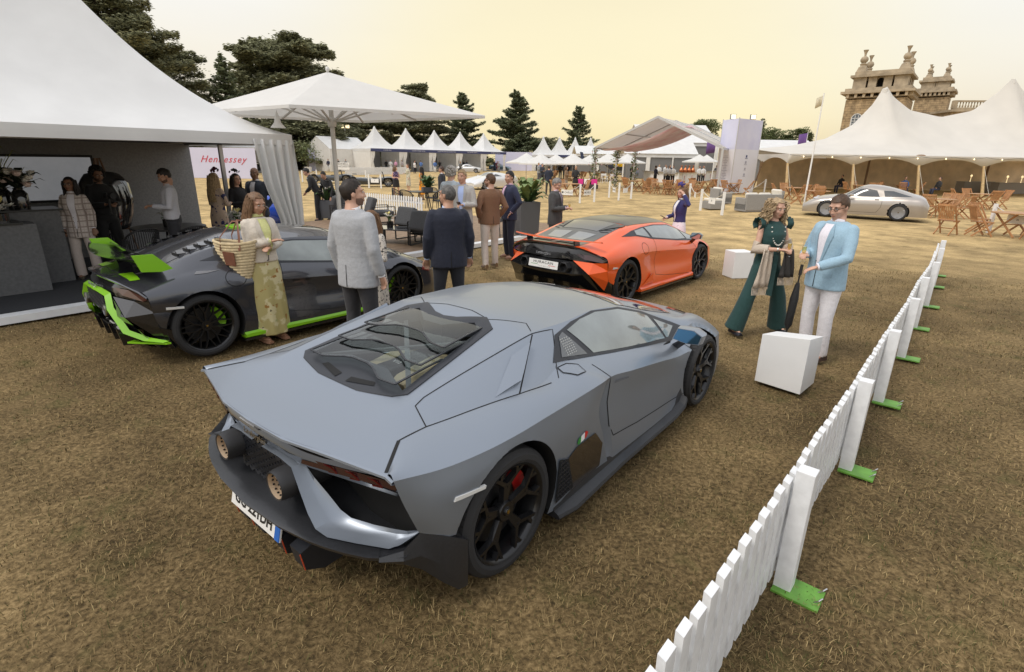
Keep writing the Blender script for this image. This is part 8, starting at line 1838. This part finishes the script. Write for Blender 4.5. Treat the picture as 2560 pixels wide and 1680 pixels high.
for s in (-1,1):MB().tube([(1.8,s*.9,.05),(-1.4,s*.9,.05)],.05,8).build('skid',BLACK,t);[MB().tube([(x,s*.9,.05),(x,s*.5,.8)],.04,6).build('skid_leg',BLACK,t) for x in (1,-.8)]
# ================================================================ bar
a,b,c = G(1608,452),G(1694,460),G(1797,448);t = thing('bar','long white bar counter with pale pink print under the gable canopy','bar counter',b);PB_ = mat('bar_pink',(.60,.36,.36),.6)
for p,q in ((a,b),(b,c)):
    p,q = p-b,q-b;d = (q-p);L_ = d.length;d.normalize();n = Vector((d.y,-d.x,0));n = n if n.y < 0 else -n;k = max(2,int(L_/1.6))
    for i in range(k):
        u,v = p.lerp(q,i/k),p.lerp(q,(i+1)/k-.006);MB().beam((u+Vector((0,0,.53))),v+Vector((0,0,.53)),.06,1.05).build('front_panel',WHITEP,t)
        if i % 2 == 1:m_ = (u+v)/2+n*.04;MB().box(m_+Vector((0,0,.6)),(.34,.01,.3),rz=math.atan2(d.y,d.x)).box(m_+Vector((0,0,.35)),(.7,.01,.06),rz=math.atan2(d.y,d.x)).build('printed_motif',PB_,t)
    MB().beam(p+Vector((0,0,1.08)),q+Vector((0,0,1.08)),.55,.05).build('counter_top',mat('bar_top',(.30,.27,.24),.4),t)
for i,(px,py) in enumerate(((1712,424),(1720,423),(1728,424),(1705,425))):
    g = G(px,440);o = thing('copper_vessel','round copper vessel standing on the long bar','vessel',(b.x+.3+i*.42,b.y+.25+i*.1,1.105),0,'copper vessels on the bar');MB().lathe([(0,0),(.18,0),(.22,.15),(.18,.3),(.07,.42),(.05,.6),(.1,.66),(0,.7)],16).build('vessel_body',mat('copper',(.45,.16,.07),.3,metal=.9),o,smooth=50)
# ================================================================ far guests and staff: one small mesh each
def far_person(lab,pos,face,top,bot,hair,skin=(.42,.25,.17),H=1.74,grp='guests in the distance',female=False,sit=False):
    t = thing('person',lab,'person',pos,R(face-90),grp);k = H/1.75;ms = [mat('fp_%03d%03d%03d' % tuple(int(c*999) for c in q),q,.8) for q in (top,bot,hair,skin)];V,F,MI = [],[],[]
    def add(mb,i):b = len(V);V.extend(mb.v);F.extend([tuple(b+j for j in f) for f in mb.f]);MI.extend([i]*len(mb.f))
    dz = -.40*k if sit else 0.
    def S(x,y,z):return (x*k,y*k,z*k+dz)
    if female and not sit:
        q = MB();q.rings([[(rx*k*math.cos(a*PI/6),ry*k*math.sin(a*PI/6),z*k) for a in range(12)] for z,rx,ry in ((.45,.22,.17),(.8,.19,.14),(1.05,.14,.10))]);add(q,1);q = MB()
        for s in (1,-1):q.tube([S(s*.08,0,.5),S(s*.07,0,.02)],[.05*k,.035*k],6)
        add(q,3)
    elif sit:
        q = MB()
        for s in (1,-1):q.tube([S(s*.09,0,.93),S(s*.1,.42,.90),S(s*.1,.42,.42)],[.09*k,.075*k,.055*k],8)
        add(q,1)
    else:
        q = MB()
        for s in (1,-1):q.tube([S(s*.09,0,.95),S(s*.10,.01,.5),S(s*.11,-.01,.02)],[.10*k,.075*k,.06*k],8)
        add(q,1)
    q = MB();q.rings([[(rx*k*math.cos(a*PI/6),ry*k*math.sin(a*PI/6),z*k+dz) for a in range(12)] for z,rx,ry in ((.85 if not female else 1.0,.17,.13),(1.1,.155,.12),(1.34,.19,.125),(1.44,.15,.09),(1.5,.06,.06))])
    for s in (1,-1):q.tube([S(s*.18,0,1.40),S(s*.24,.03,1.14),S(s*.16,.20,1.02)],[.06*k,.05*k,.04*k],8)
    add(q,0);q = MB();q.ell(S(0,.015,1.63),(.075*k,.09*k,.115*k),10,8);q.tube([S(0,0,1.56),S(0,0,1.46)],.05*k,8);q.ell(S(0,.105,1.62),(.014*k,.018*k,.02*k),6,4)
    for s in (1,-1):q.ell(S(s*.15,.24,1.0),(.035*k,.045*k,.035*k),6,5)
    add(q,3);q = MB();q.ell(S(0,-.02,1.665),(.082*k,.092*k,.10*k),10,8)
    if female:q.ell(S(0,-.06,1.56),(.085*k,.06*k,.15*k),8,6)
    add(q,2);me = bpy.data.meshes.new('figure');me.from_pydata(V,[],F);[me.materials.append(x) for x in ms];me.polygons.foreach_set('material_index',MI);me.polygons.foreach_set('use_smooth',[True]*len(F));link('body',me,t)
DK_,WH,BL,NV,PK_,GY,TN = (.02,.02,.022),(.65,.65,.64),(.08,.16,.38),(.025,.03,.06),(.55,.28,.40),(.2,.2,.2),(.35,.26,.17);HB,HD,HG,HY = (.05,.03,.02),(.015,.012,.01),(.3,.29,.28),(.3,.2,.1)
def crowd(items):
    for lab,px,py,Y,face,tp,bt,hr,fe in items:
        q = atY(px,400,Y);far_person(lab,(q.x,q.y,0),face,tp,bt,hr,female=fe)
crowd([('man in dark suit by the lilac wall with the letter logo',820,0,80,260,NV,WH,HD,False),('two-tone suited man left of the letter logo',840,0,82,200,DK_,DK_,HD,False),('bald man in black beside the letter logo',845,0,81,300,DK_,DK_,(.4,.25,.17),False),('man in grey right of the letter logo',864,0,82,250,GY,GY,HG,False),
       ('woman in white inside the first banded tent',976,0,83,290,WH,WH,HB,True),('man in pink shirt in front of the first banded tent',989,0,82,250,PK_,NV,HG,False),('man in pale shirt between the first two banded tents',1004,0,85,280,(.5,.45,.45),TN,HB,False),('dark figure inside the first banded tent',965,0,86,270,DK_,DK_,HD,False),
       ('man in bright blue jacket in front of the second banded tent',1052,0,80,90,BL,TN,HB,False),('dark-suited man in the second banded tent',1038,0,88,270,DK_,DK_,HD,False),('man in blue coat by the curtain of the middle banded tent',1087,0,82,280,BL,WH,HG,False),('dark figure inside the middle banded tent',1099,0,92,270,DK_,DK_,HD,False),('man in dark grey T-shirt beside the silver classic',1151,0,72,60,(.1,.1,.1),(.06,.06,.06),(.35,.22,.15),False),
       ('suited man inside the fourth banded tent',1167,0,98,250,NV,NV,HB,False),('slim dark figure in the fourth banded tent',1159,0,99,290,DK_,DK_,HD,False),('man in navy in the last banded tent',1237,0,103,270,NV,NV,HB,False),('woman in dark red dress in the last banded tent',1243,0,102,250,(.2,.03,.05),(.2,.03,.05),HB,True),('person crouching in grey by the grey-blue fastback',1247,0,90,250,GY,GY,HB,False),
       ('guest in white under the market parasols',1366,0,66,260,WH,TN,HB,False),('guest in tan coat under the market parasols',1388,0,68,250,TN,GY,HY,True),('guest in blue shirt under the market parasols',1352,0,70,280,BL,NV,HB,False),('guest in black under the market parasols',1412,0,64,230,DK_,DK_,HD,False),('guest in navy blazer near the vintage car',1420,0,66,300,NV,GY,HG,False),('guest in black near the helicopter',1583,0,62,260,DK_,DK_,HD,False),
       ('white-haired guest in black near the vintage car',1402,0,60,260,DK_,GY,HG,False),('pale-dressed guest by the white tent bays',1650,0,66,260,WH,WH,HY,True),('guest in white by the white tent bays',1666,0,67,280,WH,GY,HB,False),('guest in dark suit by the white tent bays',1678,0,66,240,NV,NV,HB,False)])
nb = Vector((.0,.9,0))
for i,(px,lab,tp,fc) in enumerate(((1668,'bartender in white shirt behind the left part of the bar',WH,260),(1676,'bartender in white shirt with dark hair behind the bar',WH,300),(1686,'bartender in white shirt leaning at the copper vessels',WH,240),(1752,'bartender in white shirt behind the right part of the bar',WH,270),(1762,'red-haired bartender in white shirt',WH,280),(1642,'guest in navy seated at the left end of the bar',NV,20))):
    q = atY(px,400,52 if i < 3 else 56 if i < 5 else 50);far_person(lab,(q.x,q.y,0),fc,tp,DK_,(.25,.05,.03) if i == 4 else HD,grp='bar staff and guests')
q = G(1777,448);far_person('waiter in grey waistcoat standing in front of the bar',(q.x,q.y-1.5,0),100,(.07,.07,.075),DK_,HD,grp='bar staff and guests')
q = G(1592,450);far_person('seated man in blue-grey jacket at a teak table',(q.x,q.y,0),200,(.12,.14,.18),(.2,.18,.15),HB,grp='guests at the tables',sit=True)
q = G(1437,482);far_person('woman in black jacket and white scarf seated by the pink sofa',(q.x,q.y,0),265,DK_,DK_,HY,grp='guests at the tables',female=True)
for px,py,lab,tp,fc,sit in ((2160,470,'standing guest in black inside the pole tent',DK_,200,False),(2240,470,'standing woman in beige inside the pole tent',TN,300,False),(2252,468,'standing man in black suit beside the woman in beige',DK_,240,False),(2255,489,'seated man in blue suit at the edge of the pole tent',(.04,.08,.2),250,True),(2098,482,'seated dark-suited man in the pole tent',DK_,200,True),(2340,492,'seated person in dark clothes in the pole tent',DK_,180,True),(2555,470,'dark-suited guest at the buffet in the pole tent',DK_,180,False)):
    q = G(px,py);far_person(lab,(q.x,q.y,0),fc,tp,NV,HB,grp='guests in the pole tent',sit=sit,female='woman' in lab)
# buffet in the pole tent, speaker
for px0,px1,py,lab in ((2395,2470,480,'buffet table with draped cloth in the pole tent'),(2480,2570,484,'second buffet table with candle lamps in the pole tent'),(2265,2330,470,'pale counter inside the pole tent')):
    p,q = G(px0,py),G(px1,py);t = thing('buffet_table',lab,'table',(p+q)/2,math.atan2((q-p).y,(q-p).x),'buffet tables');w_ = (q-p).length;MB().box((0,0,.42),(w_,.7,.84)).build('draped_cloth',mat('buffet_cloth',(.34,.31,.28),.8),t);MB().box((0,0,.86),(w_+.05,.75,.03)).build('table_top',mat('bar_top'),t)
    for k in range(2):MB().lathe([(.05,0),(.02,.03),(.02,.4),(.09,.42),(.05,.56),(0,.56)],10,(-w_*.2+w_*.4*k,0,.876)).build('lamp',mat('candle_lamp',(.7,.6,.4),.5,emit=((1,.75,.4),1.2)),t,smooth=40)
q = G(2345,455);t = thing('loudspeaker','black loudspeaker on a pole inside the pole tent','loudspeaker',q);MB().box((0,0,2.0),(.4,.35,.62)).build('cabinet',BLACK,t,bevel=.02);MB().tube([(0,0,0),(0,0,1.7)],.025,8).build('pole',BLACK,t)
# potted tree by the lilac wall, white barstools
q = atY(768,400,76);t = thing('potted_tree','slender potted tree in front of the lilac wall','plant',(q.x,q.y,0));MB().lathe([(0,0),(.4,0),(.5,.7),(.42,.7)],14).build('pot',WHITEP,t,smooth=40);MB().tube([(0,0,.6),(.1,0,1.6),(0,0,3.4)],[.05,.04,.02],6).build('stem',BARK,t);rng = np.random.default_rng(4);tag(crown(t,'foliage',np.column_stack([rng.normal(size=500)*.75,rng.normal(size=500)*.75,2.6+rng.normal(size=500)*.7]),.28,leafmat('leaves_round',(.1,.12,.05)),rng,.3),kind='stuff')
# folded umbrella held by the man in pale blue
g = G(1962,846);t = thing('folded_umbrella','furled black umbrella standing between the couple by the plinth','umbrella',g,0);tp = Vector((.10,.10,.93));MB().tube([Vector((0,0,0)),tp*.12,tp*.2,tp*.55,tp*.72,tp*.76],[.008,.012,.045,.05,.03,.02],12).build('furled_canopy',mat('umbrella_black',(.012,.012,.013),.7,bump=.5,bscale=60),t,smooth=60);MB().tube([tp*.74,tp*.86],.010,8).build('shaft',BLACK,t);MB().tube([tp*.86,tp],[.020,.018],10).build('handle',BLACK,t,smooth=50)
